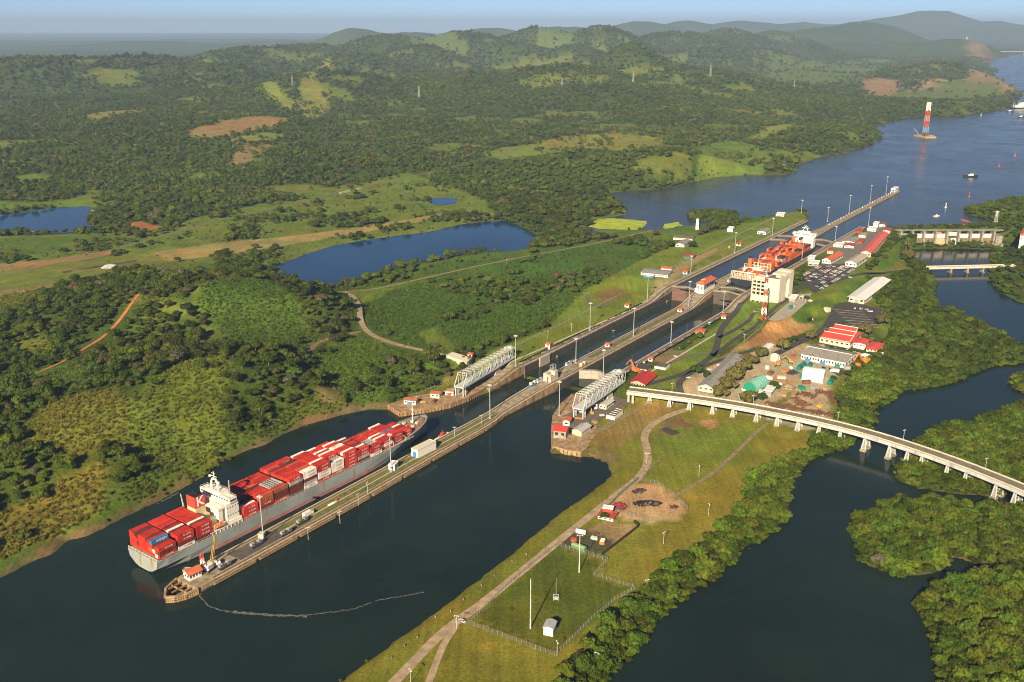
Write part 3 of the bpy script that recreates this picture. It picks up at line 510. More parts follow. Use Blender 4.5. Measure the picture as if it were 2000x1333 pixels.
BRICKR = M("rust_red", (.36, .07, .04), .6, .2, .4); GREYR = M("grey_roof", (.26, .25, .235), .7, .2, .25); DARKR = M("dark_roof", (.07, .06, .055), .85, .2, .3); WHITER = M("white_roof", (.74, .73, .70), .5, .06, .2); BLUE = M("blue_paint", (.06, .20, .50), .5, .1, .5); GREEN = M("green_paint", (.02, .22, .14), .55, .12, .5); YEL = M("yellow_paint", (.55, .33, .05), .55, .15, .5); ORG = M("orange_paint", (.62, .19, .045), .55, .15, .6); CREAM = M("cream_plaster", (.70, .60, .45), .8, .06, .2)
BLACK = M("black_rubber", (.02, .02, .022), .6, .2, 1.); MAROON = M("maroon_steel", (.13, .06, .045), .8, .25, .6)

# ---------------------------------------------------------------- roads, tracks and paved yards
ROADS = []
def drape(name, pts, width, mat, z=8., lift=.22, kind="structure"):
    q = np.array([at(a, b, z) for a, b in pts]); 
    for _ in range(2):                                       # corner cutting
        n = [q[0]]
        for i in range(len(q) - 1): n += [q[i] * .75 + q[i + 1] * .25, q[i] * .25 + q[i + 1] * .75]
        q = np.array(n + [q[-1]])
    out = [q[0]]
    for i in range(len(q) - 1):
        d = np.hypot(*(q[i + 1] - q[i])); k = max(1, int(d / 3))
        for j in range(k): out.append(q[i] + (q[i + 1] - q[i]) * (j + 1) / k)
    q = np.array(out); ROADS.append((name, q, width)); t = np.gradient(q, axis=0); t /= np.hypot(t[:, 0], t[:, 1])[:, None] + 1e-9; nrm = np.stack([-t[:, 1], t[:, 0]], 1); m = MB(); K = 3
    wd = width * (1 + .16 * (fbm(q[:, 0], q[:, 1], 13, 2) - .5))
    cols = [q + nrm * (wd / 2 * f)[:, None] for f in np.linspace(-1, 1, K + 1)]; zs = [samp(c[:, 0], c[:, 1]) + lift for c in cols]; zc = np.max(zs, axis=0)
    vs = []
    for i in range(len(q)):
        for k in range(K + 1): vs.append((cols[k][i][0], cols[k][i][1], max(zs[k][i], zc[i] - .25)))
    fs = [(i * (K + 1) + k + 1, i * (K + 1) + k, (i + 1) * (K + 1) + k, (i + 1) * (K + 1) + k + 1) for i in range(len(q) - 1) for k in range(K)]
    m.add(vs, fs); return tag(m.build(name, mat), kind=kind)
drape("gravel_road", [(740, 1362), (800, 1300), (850, 1247), (890, 1214), (940, 1180), (1000, 1132), (1060, 1083), (1110, 1042), (1160, 1003), (1205, 968), (1245, 938), (1266, 908), (1264, 876), (1256, 852), (1275, 826), (1320, 806), (1348, 799)], 6.2, GRAVEL, 4.5)
drape("gravel_road", [(825, 1372), (846, 1310), (868, 1255), (892, 1222)], 4, GRAVEL, 4)
drape("dirt_path", [(1322, 968), (1360, 945), (1400, 918), (1440, 880), (1475, 845), (1500, 826)], 3.2, DIRTR, 4.5)
drape("dirt_path", [(1150, 850), (1190, 830), (1240, 800), (1290, 775)], 3, DIRTR, 5.5)
drape("access_road", [(672, 568), (690, 577), (703, 598), (702, 622), (713, 644), (738, 662), (780, 676), (830, 686), (880, 697)], 6.5, M("worn_road", (.31, .225, .14), .95, .25, .2), 10.5)
drape("dirt_path", [(704, 645), (655, 655), (622, 668), (600, 700)], 4, DIRTR, 12)
drape("levee_road", [(640, 568), (700, 561), (800, 545), (880, 530), (1000, 506), (1100, 490), (1180, 477), (1250, 463), (1300, 452), (1332, 438), (1332, 425)], 4.6, DIRTR, 12)
drape("railway_bed", [(-60, 548), (60, 524), (150, 502), (200, 491), (300, 464), (400, 438), (500, 416), (580, 398), (640, 384), (668, 377)], 4, M("ballast", (.17, .145, .12), .95, .3, .4), 12.5); drape("railway_bed", [(703, 369), (760, 358), (850, 346), (920, 335), (1000, 322)], 4, MATS["ballast"], 16)
drape("red_dirt_road", [(70, 722), (120, 700), (165, 672), (200, 655), (240, 630), (275, 604)], 3.6, M("red_earth", (.42, .15, .05), .95, .25, .25), 26, .35)
drape("asphalt_road", [(1466, 581), (1452, 597), (1436, 612), (1420, 628), (1407, 645), (1402, 668), (1396, 690), (1384, 702), (1358, 719), (1328, 734), (1292, 744), (1262, 752)], 7, ASPH, 10.4)
drape("asphalt_road", [(1404, 660), (1430, 648), (1450, 636), (1472, 620)], 5, ASPH, 10.4); drape("asphalt_road", [(1392, 696), (1420, 674), (1446, 655), (1476, 638), (1500, 618), (1530, 600), (1566, 572)], 5, ASPH, 11)
drape("asphalt_road", [(1305, 712), (1335, 698), (1365, 692), (1392, 692)], 4, M("worn_asphalt", (.13, .115, .095), .9, .25, .2), 10.4)
drape("asphalt_road", [(1412, 788), (1365, 780), (1332, 768), (1324, 754), (1336, 739), (1366, 722), (1420, 702), (1462, 688), (1480, 680)], 6, ASPH, 9)
drape("asphalt_road", [(1574, 573), (1600, 572), (1630, 561), (1660, 551), (1690, 543), (1718, 533), (1740, 526), (1765, 523), (1785, 522)], 6.5, ASPH, 11, .3)
drape("asphalt_road", [(1700, 600), (1650, 622), (1600, 648), (1555, 672), (1510, 694)], 9, ASPH, 8.6)
drape("footpath", [(1244, 742), (1290, 716), (1330, 694), (1366, 672), (1400, 652)], 2.0, CONC_L, 10.45); drape("footpath", [(920, 737), (1000, 707), (1060, 681), (1150, 641), (1230, 607), (1290, 577)], 2.2, CONC_L, 10.45)
drape("dirt_path", [(1105, 688), (1150, 668), (1200, 640), (1250, 610), (1300, 575), (1330, 540), (1365, 515), (1420, 490), (1470, 465)], 4, DIRTR, 14)
drape("access_road", [(1147, 572), (1150, 590), (1168, 592), (1190, 590)], 4, MATS["worn_asphalt"], 14)
def pave(name, pts, z, mat): return sheet(name, P(pts, z), z, mat)
pave("car_park", [(1561, 541), (1600, 519), (1656, 516), (1674, 524), (1608, 566), (1590, 571), (1574, 560)], 18.62, ASPH)
pave("paved_yard", [(1604, 517), (1640, 482), (1690, 453), (1728, 441), (1738, 447), (1715, 480), (1690, 505), (1660, 515)], 18.62, M("yard_paving", (.17, .15, .125), .9, .25, .12))
pave("paved_yard", [(1100, 812), (1130, 800), (1160, 785), (1205, 765), (1240, 770), (1235, 785), (1180, 815), (1135, 850), (1105, 850)], 4.6, MATS["worn_asphalt"])
pave("paved_yard", [(1562, 575), (1586, 573), (1575, 592), (1545, 618), (1515, 628), (1500, 625), (1522, 606)], 17.0, M("plaza_paving", (.36, .31, .25), .85, .15, .2))
_lot = [(1632, 594), (1666, 588), (1702, 600), (1728, 604), (1724, 628), (1690, 642), (1640, 642), (1604, 640)]
pave("car_park", _lot, 9.0, ASPH)

# ---------------------------------------------------------------- the locks: walls swept along the axis
def ramp(s, a, b, z0, z1): return z0 + (z1 - z0) * float(sstep(a, b, np.array([s]))[0])
def sweep(mb, S, wl, wr, top, bot, split=None, mi=(0, 1, 2)):
    """solid wall along the locks: wl/wr/top functions of s; faces below `split` take the wet material"""
    for i in range(len(S) - 1):
        a, b = S[i], S[i + 1]; q = []
        for s in (a, b):
            t = top(s); sp = min(t - .3, split(s)) if split else bot
            for w in (wl(s), wr(s)): q += [(*L(s, w), bot), (*L(s, w), sp), (*L(s, w), t)]
        mb.add(q, [(2, 5, 11, 8)], mi[0])
        mb.add(q, [(0, 1, 7, 6)[::-1], (3, 4, 10, 9)], mi[2] if split else mi[1]); mb.add(q, [(1, 2, 8, 7)[::-1], (4, 5, 11, 10)], mi[1])
        if i == 0: mb.add(q, [(0, 3, 5, 2)], mi[1])
        if i == len(S) - 2: mb.add(q, [(6, 9, 11, 8)[::-1]], mi[1])
def band(name, parent, S, w0, w1, top, lift, mat):
    m = MB(); f0 = w0 if callable(w0) else (lambda s: w0); f1 = w1 if callable(w1) else (lambda s: w1)
    for i in range(len(S) - 1):
        a, b = S[i], S[i + 1]; m.add([(*L(a, f0(a)), top(a) + lift), (*L(a, f1(a)), top(a) + lift), (*L(b, f1(b)), top(b) + lift), (*L(b, f0(b)), top(b) + lift)], [(0, 1, 2, 3)])
    return m.build(name, mat, parent)
def kerb(name, parent, S, w, wd, top, h, mat):
    m = MB(); f = w if callable(w) else (lambda s: w)
    sweep(m, S, lambda s: f(s) - wd / 2, lambda s: f(s) + wd / 2, lambda s: top(s) + h, -4, None); 
    for i in range(len(m.v)):
        pass
    return m.build(name, [mat] * 3, parent)
WETS = lambda s: 9.2 if s < 735 else (17.4 if s > 785 else 9.2 + (s - 735) / 50 * 3)
zl = lambda s: ramp(s, 712, 772, Z1, Z2)
zc = lambda s: 4.3 + (Z1 - 4.3) * float(sstep(330, 436, np.array([s]))[0]) if s < 700 else (ramp(s, 715, 778, Z1, Z2) if s < 1200 else ramp(s, 1212, 1262, Z2, 18.0))
zr = lambda s: ramp(s, 730, 790, Z1, Z2)
SL = [443] + list(range(470, 712, 30)) + list(range(712, 776, 6)) + list(range(790, 1300, 40)) + [1300]
walls = {}
def side_wall(name, label, sgn, S, top):
    t = thing(name, label, "lock wall", (0, 0, 0)); m = MB(); i, o = (42.7, 53.)
    sweep(m, S, (lambda s: -o) if sgn < 0 else (lambda s: i), (lambda s: -i) if sgn < 0 else (lambda s: o), top, -4, WETS); m.build("wall_body", [CONC, CONC, CONC_W], t)
    for a, b, mt, nm in ((42.72, 43.7, CONC_L, "coping"), (44.6, 47.4, TRACK, "towing_track"), (48.3, 48.7, STEELG, "track_rail"), (50.2, 50.6, CONC_L, "cable_trough")):
        band(nm, t, S, sgn * a if sgn > 0 else -b, sgn * b if sgn > 0 else -a, top, .05 if nm != "track_rail" else .10, mt)
    return t
side_wall("lock_wall", "concrete side wall of the far lock lane along the green lawn", -1, SL, zl)
side_wall("lock_wall", "concrete side wall of the near lock lane below the visitor building", 1, SL, zr)
# centre wall: the long approach pier is traced, the rest follows the axis
def cline(s):   # centre offset and half width of the centre wall
    k = [(-6, 1, .6), (3, 0, 8.6), (12, -.3, 10.4), (45, -.3, 10.8), (160, 0, 10.6), (250, -1.2, 9.6), (320, -1.2, 9.2), (343, -3.8, 7.3), (366, -3.7, 8), (394, -2.3, 8.1), (420, -.8, 8.6), (443, 0, 9.15), (1205, 0, 9.15), (1262, 0, 6.8), (1700, 1.5, 6.2), (1712, 2, 4.5), (1717, 2, 1.2)]
    for a, b in zip(k, k[1:]):
        if s <= b[0]: f = (s - a[0]) / (b[0] - a[0]); return a[1] + f * (b[1] - a[1]), a[2] + f * (b[2] - a[2])
    return k[-1][1:]
SC = [8, 12, 22, 34, 45] + list(range(65, 330, 20)) + list(range(330, 440, 10)) + [443] + list(range(470, 712, 30)) + list(range(715, 781, 6)) + list(range(800, 1200, 40)) + list(range(1205, 1266, 8)) + list(range(1290, 1700, 40)) + [1700, 1706, 1712, 1717]
cw = thing("centre_wall", "long concrete centre wall between the two lock lanes", "lock wall"); m = MB()
sweep(m, SC, lambda s: cline(s)[0] - cline(s)[1], lambda s: cline(s)[0] + cline(s)[1], zc, -4, lambda s: 1.2 if s < 430 else WETS(s) if s < 1150 else 17.0); m.build("wall_body", [CONC, CONC_S, CONC_W], cw)
edge = lambda k, d: (lambda s: cline(s)[0] + k * (cline(s)[1] - d))
SC1 = [s for s in SC if 22 <= s <= 1700]
for nm, k, d0, d1, mt, lf in (("coping", -1, .05, .9, CONC_L, .05), ("coping", 1, .9, .05, CONC_L, .05), ("towing_track", -1, 1.3, 3.2, TRACK, .05), ("towing_track", 1, 3.2, 1.3, TRACK, .05), ("track_rail", -1, 3.6, 3.95, CONC_L, .09), ("track_rail", 1, 3.95, 3.6, CONC_L, .09)):
    band(nm, cw, SC1, edge(k, d0), edge(k, d1), zc, lf, mt)
SG = [s for s in SC if 85 <= s <= 345]; band("grass_strip", cw, SG, edge(-1, 4.3), edge(1, 4.3), zc, .06, GRASS); SG = [s for s in SC if 480 <= s <= 715]; band("grass_strip", cw, SG, edge(-1, 4.4), edge(1, 7.4), zc, .06, GRASS)
band("service_slab", cw, [s for s in SC if 45 <= s <= 85], edge(-1, 4.3), edge(1, 4.3), zc, .06, M("oily_slab", (.10, .085, .07), .9, .3, .3)); band("footway", cw, [s for s in SC if 85 <= s <= 345], lambda s: cline(s)[0] - .5, lambda s: cline(s)[0] + .5, zc, .11, CONC_L)
for i in range(9):      # timber rubbing strips low on the pier
    s0 = 20 + i * 36; mm = MB()
    for zz in (1.0, 2.4):
        a, b = L(s0, cline(s0)[0] + cline(s0)[1] + .35), L(s0 + 33, cline(s0 + 33)[0] + cline(s0 + 33)[1] + .35); mm.bar((*a, zz), (*b, zz), .7)
    mm.build("rubbing_strip", TIMBER, cw)
# open fender frame at the tip
m = MB()
tipo = [(321, 1168), (327, 1150), (341, 1133), (356, 1122)]; 
fr = [(-9, 1.5), (-3, -6), (8, -10), (8.5, 10), (1, 9), (-5, 6)]
for i in range(len(fr)):
    p, q = fr[i], fr[(i + 1) % len(fr)]
    if i == 2: continue
    for zz, th in ((4.0, 1.3), (2.2, .7), (.7, .7)): m.bar((*L(*p), zz), (*L(*q), zz), th)
    for f in np.linspace(0, 1, 6): m.bar((*L(p[0] + f * (q[0] - p[0]), p[1] + f * (q[1] - p[1])), -2), (*L(p[0] + f * (q[0] - p[0]), p[1] + f * (q[1] - p[1])), 4.2), .6)
for w_ in (-5, 0, 5): m.bar((*L(-3 - abs(w_) * .0, w_), 3.6), (*L(8, w_), 3.6), .8)
m.bar((*L(2, -8), 3.6), (*L(2, 9), 3.6), .8)
tag(m.build("fender_pier", CONC_S), "open timber and concrete fender frame at the pointed pier tip", "fender")
# knuckle walls beside the swing bridges
def quay(name, label, pts, z, mats, outer=99, low=-4):
    t = thing(name, label, "quay", (0, 0, 0)); m = MB(); poly = pts if isinstance(pts[0][0], float) else P(pts, z); m.prism(poly, low, z); m.build("quay_wall", mats, t)
    n = min(len(poly), outer); mm = MB()
    for i in range(n - 1):
        a, b = poly[i], poly[i + 1]; d = math.hypot(b[0] - a[0], b[1] - a[1]); k = max(2, int(d / 3))
        for j in range(k):
            f = j / k; mm.bar((a[0] + f * (b[0] - a[0]), a[1] + f * (b[1] - a[1]), -1.5), (a[0] + f * (b[0] - a[0]), a[1] + f * (b[1] - a[1]), z - .8), .75)
    mm.build("fender_piles", IRON, t); kk = MB()
    for i in range(n - 1): kk.bar((*poly[i], z + .1), (*poly[i + 1], z + .1), .7)
    kk.build("rim_beam", CONC_S, t); return t
q = quay("approach_quay", "stained timber and concrete quay in front of the far swing bridge", [(757, 791), (780, 806), (830, 799), (880, 789), (915, 776), (945, 760), (962, 745), (935, 742), (905, 752), (860, 767), (800, 777)], 4.25, CONC_S)
quay("approach_quay", "stained crib quay with red-roofed shed by the near swing bridge", [(1118, 770), (1095, 790), (1080, 812), (1077, 840), (1078, 872), (1108, 880), (1135, 884), (1146, 876), (1165, 845), (1160, 800), (1140, 772)], 4.3, CONC_S, 8)
m = MB(); a, b = at(1137, 884, 1.6), at(1172, 890, 1.6); m.bar((*a, 1.6), (*b, 1.6), 1.6); m.bar((*a, .3), (*b, .3), 1.2)
for f in np.linspace(0, 1, 7): m.bar((a[0] + f * (b[0] - a[0]), a[1] + f * (b[1] - a[1]), -2), (a[0] + f * (b[0] - a[0]), a[1] + f * (b[1] - a[1]), 1.8), .8)
tag(m.build("mooring_dolphin", IRON), "rusty low sheet-pile dolphin at the corner of the grass basin", "dolphin")
for sg, lab in ((-1, "curved concrete entrance wall leading into the far lane"), (1, "curved concrete entrance wall leading into the near lane")):
    t = thing("entrance_wall", lab, "lock wall"); m = MB(); S = list(range(385, 448, 6)); ztop = lambda s: 4.3 + (Z1 - 4.3) * float(sstep(385, 440, np.array([s]))[0])
    sweep(m, S, (lambda s: -56) if sg < 0 else (lambda s: 43 + .0 * s), (lambda s: -43) if sg < 0 else (lambda s: 56), ztop, -4, lambda s: 1.4); m.build("wall_body", [CONC, CONC_S, CONC_W], t)
    band("towing_track", t, S, sg * 45 if sg > 0 else -48, sg * 48 if sg > 0 else -45, ztop, .05, TRACK)
# water in the chambers
for i, (a, b, w0, w1, z) in enumerate(((443, 776, -42.7, -9.15, 1.2), (443, 786, 9.15, 42.7, 2.2), (777, 1121, -42.7, -9.15, 16.45), (808, 1121, 9.15, 42.7, 15.6), (787, 806, 9.15, 42.7, 8.))):
    sheet("chamber_water", [L(a, w0), L(a, w1), L(b, w1), L(b, w0)], z, W_LOCK if z < 10 else W_LAKE)
# mitre gates
GATE = M("gate_steel", (.17, .095, .07), .8, .3, .5, rust=(.1, .08, .06), rust_amt=.8); GATED = M("gate_dark", (.10, .085, .065), .85, .3, .5)
def mitre(label, s, w0, w1, z0, z1, mat, rake=8.4, open_=False):
    t = thing("mitre_gate", label, "lock gate", (0, 0, 0)); wm = (w0 + w1) / 2
    for wa, sg in ((w0, 1), (w1, -1)):
        if open_: p, q = (s - 18.5, wa + sg * .9), (s, wa + sg * .9)
        else: p, q = (s, wa), (s + rake, wm)
        a, b = np.array(L(*p)), np.array(L(*q)); d = (b - a) / np.hypot(*(b - a)); n = np.array((-d[1], d[0]))
        leaf = MB(); leaf.prism([tuple(a - n * .9), tuple(b - n * .9), tuple(b + n * .9), tuple(a + n * .9)], z0, z1); lf = leaf.build("gate_leaf", mat, t)
        rb = MB()
        for zz in np.arange(z0 + 1, z1 - .5, 1.6):
            for k in (1, -1): rb.bar((*(a + n * 1.0 * k), zz), (*(b + n * 1.0 * k), zz), .22)
        rb.build("gate_girders", mat, lf); wk = MB(); wk.prism([tuple(a - n * 1.2), tuple(b - n * 1.2), tuple(b + n * 1.2), tuple(a + n * 1.2)], z1, z1 + .25, 0, True)
        for k in (1, -1):
            wk.bar((*(a + n * 1.15 * k), z1 + 1.2), (*(b + n * 1.15 * k), z1 + 1.2), .12)
        wk.build("walkway", CONC_L, lf)
    return t
mitre("rust-brown closed mitre gate left of the lock control house", 776, -42.7, -9.15, -3, 18.2, GATE); mitre("grey closed mitre gate in the near lane below the visitor building", 786, 9.15, 42.7, -3, 18.2, GATED)
mitre("second closed mitre gate just behind the ship's stern", 807, 9.15, 42.7, -3, 18.2, GATED); mitre("first upper mitre gate across the far lane", 1118, -42.7, -9.15, 4, 18.3, GATE); mitre("outermost mitre gate across the far lane beside the lake", 1152, -42.7, -9.15, 4, 18.3, GATE)
mitre("first upper mitre gate ahead of the orange ship's bow", 1120, 9.15, 42.7, 4, 18.3, GATE); mitre("outermost mitre gate ahead of the orange ship's bow", 1154, 9.15, 42.7, 4, 18.3, GATE)
mitre("open mitre gate folded into the far lane's wall recess", 488, -43.2, -9, -3, Z1 - .3, M("gate_bare", (.40, .35, .29), .8, .2, .3), open_=True); mitre("closed pale mitre gate at the mouth of the near lane", 462, 9.15, 42.7, -3, Z1 - .3, MATS["gate_bare"])

# ---------------------------------------------------------------- swing bridges, folded back along the banks
def swing(label, c0, c1, zd, wid, side):
    """through-truss between two deck-end points"""
    a, b = np.array(c0), np.array(c1); ln = np.hypot(*(b - a)); rz = math.atan2(-(b - a)[0], (b - a)[1]); t = thing("swing_bridge", label, "swing bridge", (a[0], a[1], 0), rz); n = 14; dy = ln / n; hw = wid / 2
    g = gz(*a); tz = lambda y: zd + 11.2 - 2.2 * (y / ln)
    m = MB(); m.box((0, ln / 2, zd - 1.2), (wid, ln, 1.0)); m.build("deck", STEELW, t)
    gb = MB()
    for s in (-1, 1): gb.box((s * hw, ln / 2, zd - 1.6), (.5, ln, 1.5))
    gb.build("girder", STEELW, t); st = MB()
    for s in (-.8, 0, .8): st.bar((s * hw * .9, 0, zd - 1.9), (s * hw * .9, ln, zd - 1.9), .5)
    st.build("stringer", M("blue_grey_steel", (.16, .2, .28), .5, .1, .5), t)
    for s in (-1, 1):
        x = s * hw; ch = MB(); ch.bar((x, dy, tz(dy)), (x, ln, tz(ln)), .58); ch.build("top_chord", STEELW, t); e = MB(); e.bar((x, 0, zd), (x, dy, tz(dy)), .62); e.build("end_post", STEELW, t)
        for i in range(1, n + 1):
            y = i * dy; v = MB(); v.bar((x, y, zd), (x, y, tz(y)), .30); v.build("vertical", STEELW, t)
            if i < n:
                d = MB(); p, q = ((x, y, tz(y)), (x, y + dy, zd)) if i % 2 else ((x, y, zd), (x, y + dy, tz(y + dy))); d.bar(p, q, .36); d.build("diagonal", STEELW, t)
    for i in range(1, n + 1):
        y = i * dy; c = MB(); c.bar((-hw, y, tz(y)), (hw, y, tz(y)), .32)
        if i < n: c.bar((-hw, y, tz(y)), (hw, y + dy, tz(y + dy)), .2); c.bar((hw, y, tz(y)), (-hw, y + dy, tz(y + dy)), .2)
        c.bar((-hw, y, tz(y) - 2), (hw, y, tz(y) - 2), .25); c.build("cross_brace", STEELW, t)
    p = MB(); p.box((0, ln * .66, g - 1), (10, 13, zd - g - 2.5), 0, 0, .72); p.tube((0, ln * .66, zd - 3.5), (0, ln * .66, zd - 1.6), 4, 12); p.build("pivot_pier", CONC_L, t)
    for s in (-1, 1):
        q = MB(); q.bar((s * hw * .85, 1.2, g - 1), (s * hw * .85, 1.2, zd - 1.5), .9); q.bar((s * hw * .85, 5.2, g - 1), (s * hw * .85, 5.2, zd - 1.5), .9)
        for zz in (.35, .7): q.bar((s * hw * .85, 1.2, g + (zd - g) * zz), (s * hw * .85, 5.2, g + (zd - g) * zz), .4)
        q.bar((s * hw * .85, 1.2, g), (s * hw * .85, 5.2, g + (zd - g) * .7), .35); q.build("rest_tower", STEELW, t)
        q = MB(); gy = gz(*(a + (b - a) * .985)); q.bar((s * hw * .8, ln - 1.5, gy - 1), (s * hw * .8, ln - 1.5, zd - 1.5), .9); q.build("rest_leg", CONC_L, t)
    r = MB(); r.box((0, ln - 5, tz(ln) + .2), (wid * .8, 8, .3)); r.box((1, ln - 4, tz(ln) + .5), (4, 4, 1.4)); r.box((-3, ln - 7, tz(ln) + .5), (1.6, 3, 1)); r.build("machinery_platform", STEELW, t)
    return t
swing("white steel swing bridge folded along the far bank of the locks", at(896, 756, 14), at(999, 694, 14), 14, 9.5, -1)
swing("white steel swing bridge folded along the near bank above the yard", at(1129, 798, 14), at(1211, 741, 14), 14, 10.5, 1)

# ---------------------------------------------------------------- the curved viaduct
def viaduct():
    t = thing("viaduct", "curved white road viaduct on trestle piers across the river", "bridge", (0, 0, 0)); zd = 15.
    pp = np.array([(98, 820), (111, 816), (181, 790), (244, 756), (292, 720), (334, 672), (367, 622), (385, 585), (402, 535), (412, 490)], float)
    for _ in range(2):
        n = [pp[0]]
        for i in range(len(pp) - 1): n += [pp[i] * .75 + pp[i + 1] * .25, pp[i] * .25 + pp[i + 1] * .75]
        pp = np.array(n + [pp[-1]])
    k = np.hypot(pp[:, 0] - 108, pp[:, 1] - 816); pp = pp[int(np.argmin(k)):]
    sl = np.concatenate([[0], np.cumsum(np.hypot(*np.diff(pp, axis=0).T))]); sn = np.arange(0, sl[-1], 3.0); pp = np.stack([np.interp(sn, sl, pp[:, 0]), np.interp(sn, sl, pp[:, 1])], 1)
    tg = np.gradient(pp, axis=0); tg /= np.hypot(tg[:, 0], tg[:, 1])[:, None]; nr = np.stack([tg[:, 1], -tg[:, 0]], 1)   # towards the camera side
    hw = 6.4
    def strip(name, o0, o1, z0, z1, mat):
        m = MB()
        for i in range(len(pp) - 1):
            q = []
            for j in (i, i + 1):
                for o in (o0, o1): q += [(*(pp[j] + nr[j] * o), z0), (*(pp[j] + nr[j] * o), z1)]
            m.add(q, [(1, 5, 7, 3), (0, 2, 6, 4), (0, 4, 5, 1), (2, 3, 7, 6)] + ([(0, 1, 3, 2)] if i == 0 else []) + ([(4, 6, 7, 5)] if i == len(pp) - 2 else []))
        return m.build(name, mat, t)
    strip("road_deck", -hw + .6, hw - 2.4, zd - .5, zd, M("bridge_road", (.19, .165, .115), .9, .2, .3)); strip("footway", hw - 2.4, hw - .5, zd - .5, zd + .12, CONC_L); VST = M("viaduct_steel", (.46, .47, .455), .6, .12, .25, rust=(.28, .22, .15), rust_amt=.25); strip("near_girder", hw - .5, hw, zd - 2.6, zd + .25, VST); strip("far_girder", -hw, -hw + .5, zd - 2.6, zd + .25, VST)
    strip("parapet", -hw, -hw + .25, zd + .25, zd + 1.0, CONC_L); strip("guard_rail", hw - 2.5, hw - 2.25, zd + .12, zd + .8, CONC_L)
    # piers at the surveyed feet
    d = np.concatenate([[0], np.cumsum(np.hypot(*np.diff(pp, axis=0).T))])
    feet = [at(1270, 784, 5), at(1308, 791, 5), at(1348.6, 799, 5), at(1389, 810, 4.6), at(1430, 818, 4.4), at(1472.5, 825.5, 4.2), at(1513.6, 834, 3.8), at(1555, 843, 3), at(1598, 859, 1), at(1641, 867, 0), at(1681.5, 888, 0), at(1723, 901, 0), at(1765, 907, 0), at(1809, 912, 0), at(1850, 936, 0), at(1893, 946, 0), at(1932.5, 980, 0), at(1976, 994, 0)] + [(372, 594), (384, 572)]
    hd = MB()
    for f in feet:
        i = int(np.argmin(np.hypot(pp[:, 0] - f[0], pp[:, 1] - f[1]))); c = pp[i]; n = nr[i]; tt = tg[i]; g = gz(*c); base = max(g, -.2) - 1.5; ftop = max(g, 0) + (1.6 if g < .6 else .5)
        pier = MB()
        for s in (-1, 1):
            o = c + n * s * 4.0; rz = math.atan2(tt[1], tt[0]); lg = [c + n * s * 4.4 + tt * 1.5, c + n * s * 4.4 - tt * 1.5, c + n * s * 2.8 - tt * .8, c + n * s * 2.8 + tt * .8]
            foot = [tuple(o + tt * 2.4 + n * 1.9), tuple(o - tt * 2.4 + n * 1.9), tuple(o - tt * 2.4 - n * 1.9), tuple(o + tt * 2.4 - n * 1.9)]; hd.prism(foot, base, ftop)
            for k in (-1, 1): pier.bar((*(o + n * s * .6 + tt * k * 1.7), ftop), (*(c + n * s * 3.4 + tt * k * .5), zd - 2.4), .75)
            pl = [o + n * s * .6 + tt * 1.7, o + n * s * .6 - tt * 1.7]; pier.add([(*pl[0], ftop), (*pl[1], ftop), (*(c + n * s * 3.4 - tt * .5), zd - 2.4), (*(c + n * s * 3.4 + tt * .5), zd - 2.4)], [(0, 1, 2, 3), (3, 2, 1, 0)])
        h = zd - 2.6 - ftop
        for za, zb in ((.05, .5), (.5, .95)):
            w = lambda z: 4.4 - 1.0 * z
            for sg in (-1, 1): pier.bar((*(c + n * sg * w(za)), ftop + h * za), (*(c - n * sg * w(zb)), ftop + h * zb), .3)
            pier.bar((*(c + n * w(zb)), ftop + h * zb), (*(c - n * w(zb)), ftop + h * zb), .35)
        pier.bar((*(c + n * 5), zd - 2.7), (*(c - n * 5), zd - 2.7), .8); pier.build("trestle_pier", STEELW, t)
    hd.build("pier_footings", CONC, t)
    for k in (0, 1):
        e = MB(); c = pp[0] + tg[0] * 1.5
        for s in (-3.6, 3.6): e.tube((*(c + nr[0] * s + tg[0] * k * 4), 3), (*(c + nr[0] * s + tg[0] * k * 4), zd - 1), 1.1, 10)
        e.build("end_column", CONC_L, t)
    return pp, nr, tg, zd
VP, VN, VT, VZ = viaduct()
# road bridge below the dam, the dam itself, far bridges
def beam_bridge(name, label, a, b, zd, wid, piers, rail=True, base=-3, mat=CONC_L, thick=1.4):
    a, b = np.array(a), np.array(b); ln = np.hypot(*(b - a)); rz = math.atan2(-(b - a)[0], (b - a)[1]); t = thing(name, label, "bridge", (a[0], a[1], 0), rz); m = MB(); m.box((0, ln / 2, zd - .6), (wid, ln, .6)); m.build("deck", CONC_L, t)
    for s in (-1, 1):
        g = MB(); g.box((s * (wid / 2 - .4), ln / 2, zd - .6 - thick), (.7, ln, thick)); g.build("girder", mat, t); p = MB(); p.box((s * (wid / 2 - .15), ln / 2, zd), (.3, ln, .9)); p.build("parapet", CONC_L, t)
    for f in piers:
        q = MB(); q.box((0, ln * f, base), (wid * .8, 2.2, zd - base - 2)); q.box((0, ln * f, base), (wid * 1.1, 3.4, 3.6)); q.build("pier", CONC, t)
    return t
beam_bridge("road_bridge", "low concrete road bridge crossing the river below the dam", at(1812, 523, 8), at(1990, 519, 8), 8.4, 9, [.25, .43, .6, .8])
beam_bridge("railway_bridge", "small white railway bridge in the scrub behind the pond", at(664, 378, 17), at(705, 369, 17), 18, 5, [.35, .75], base=12)
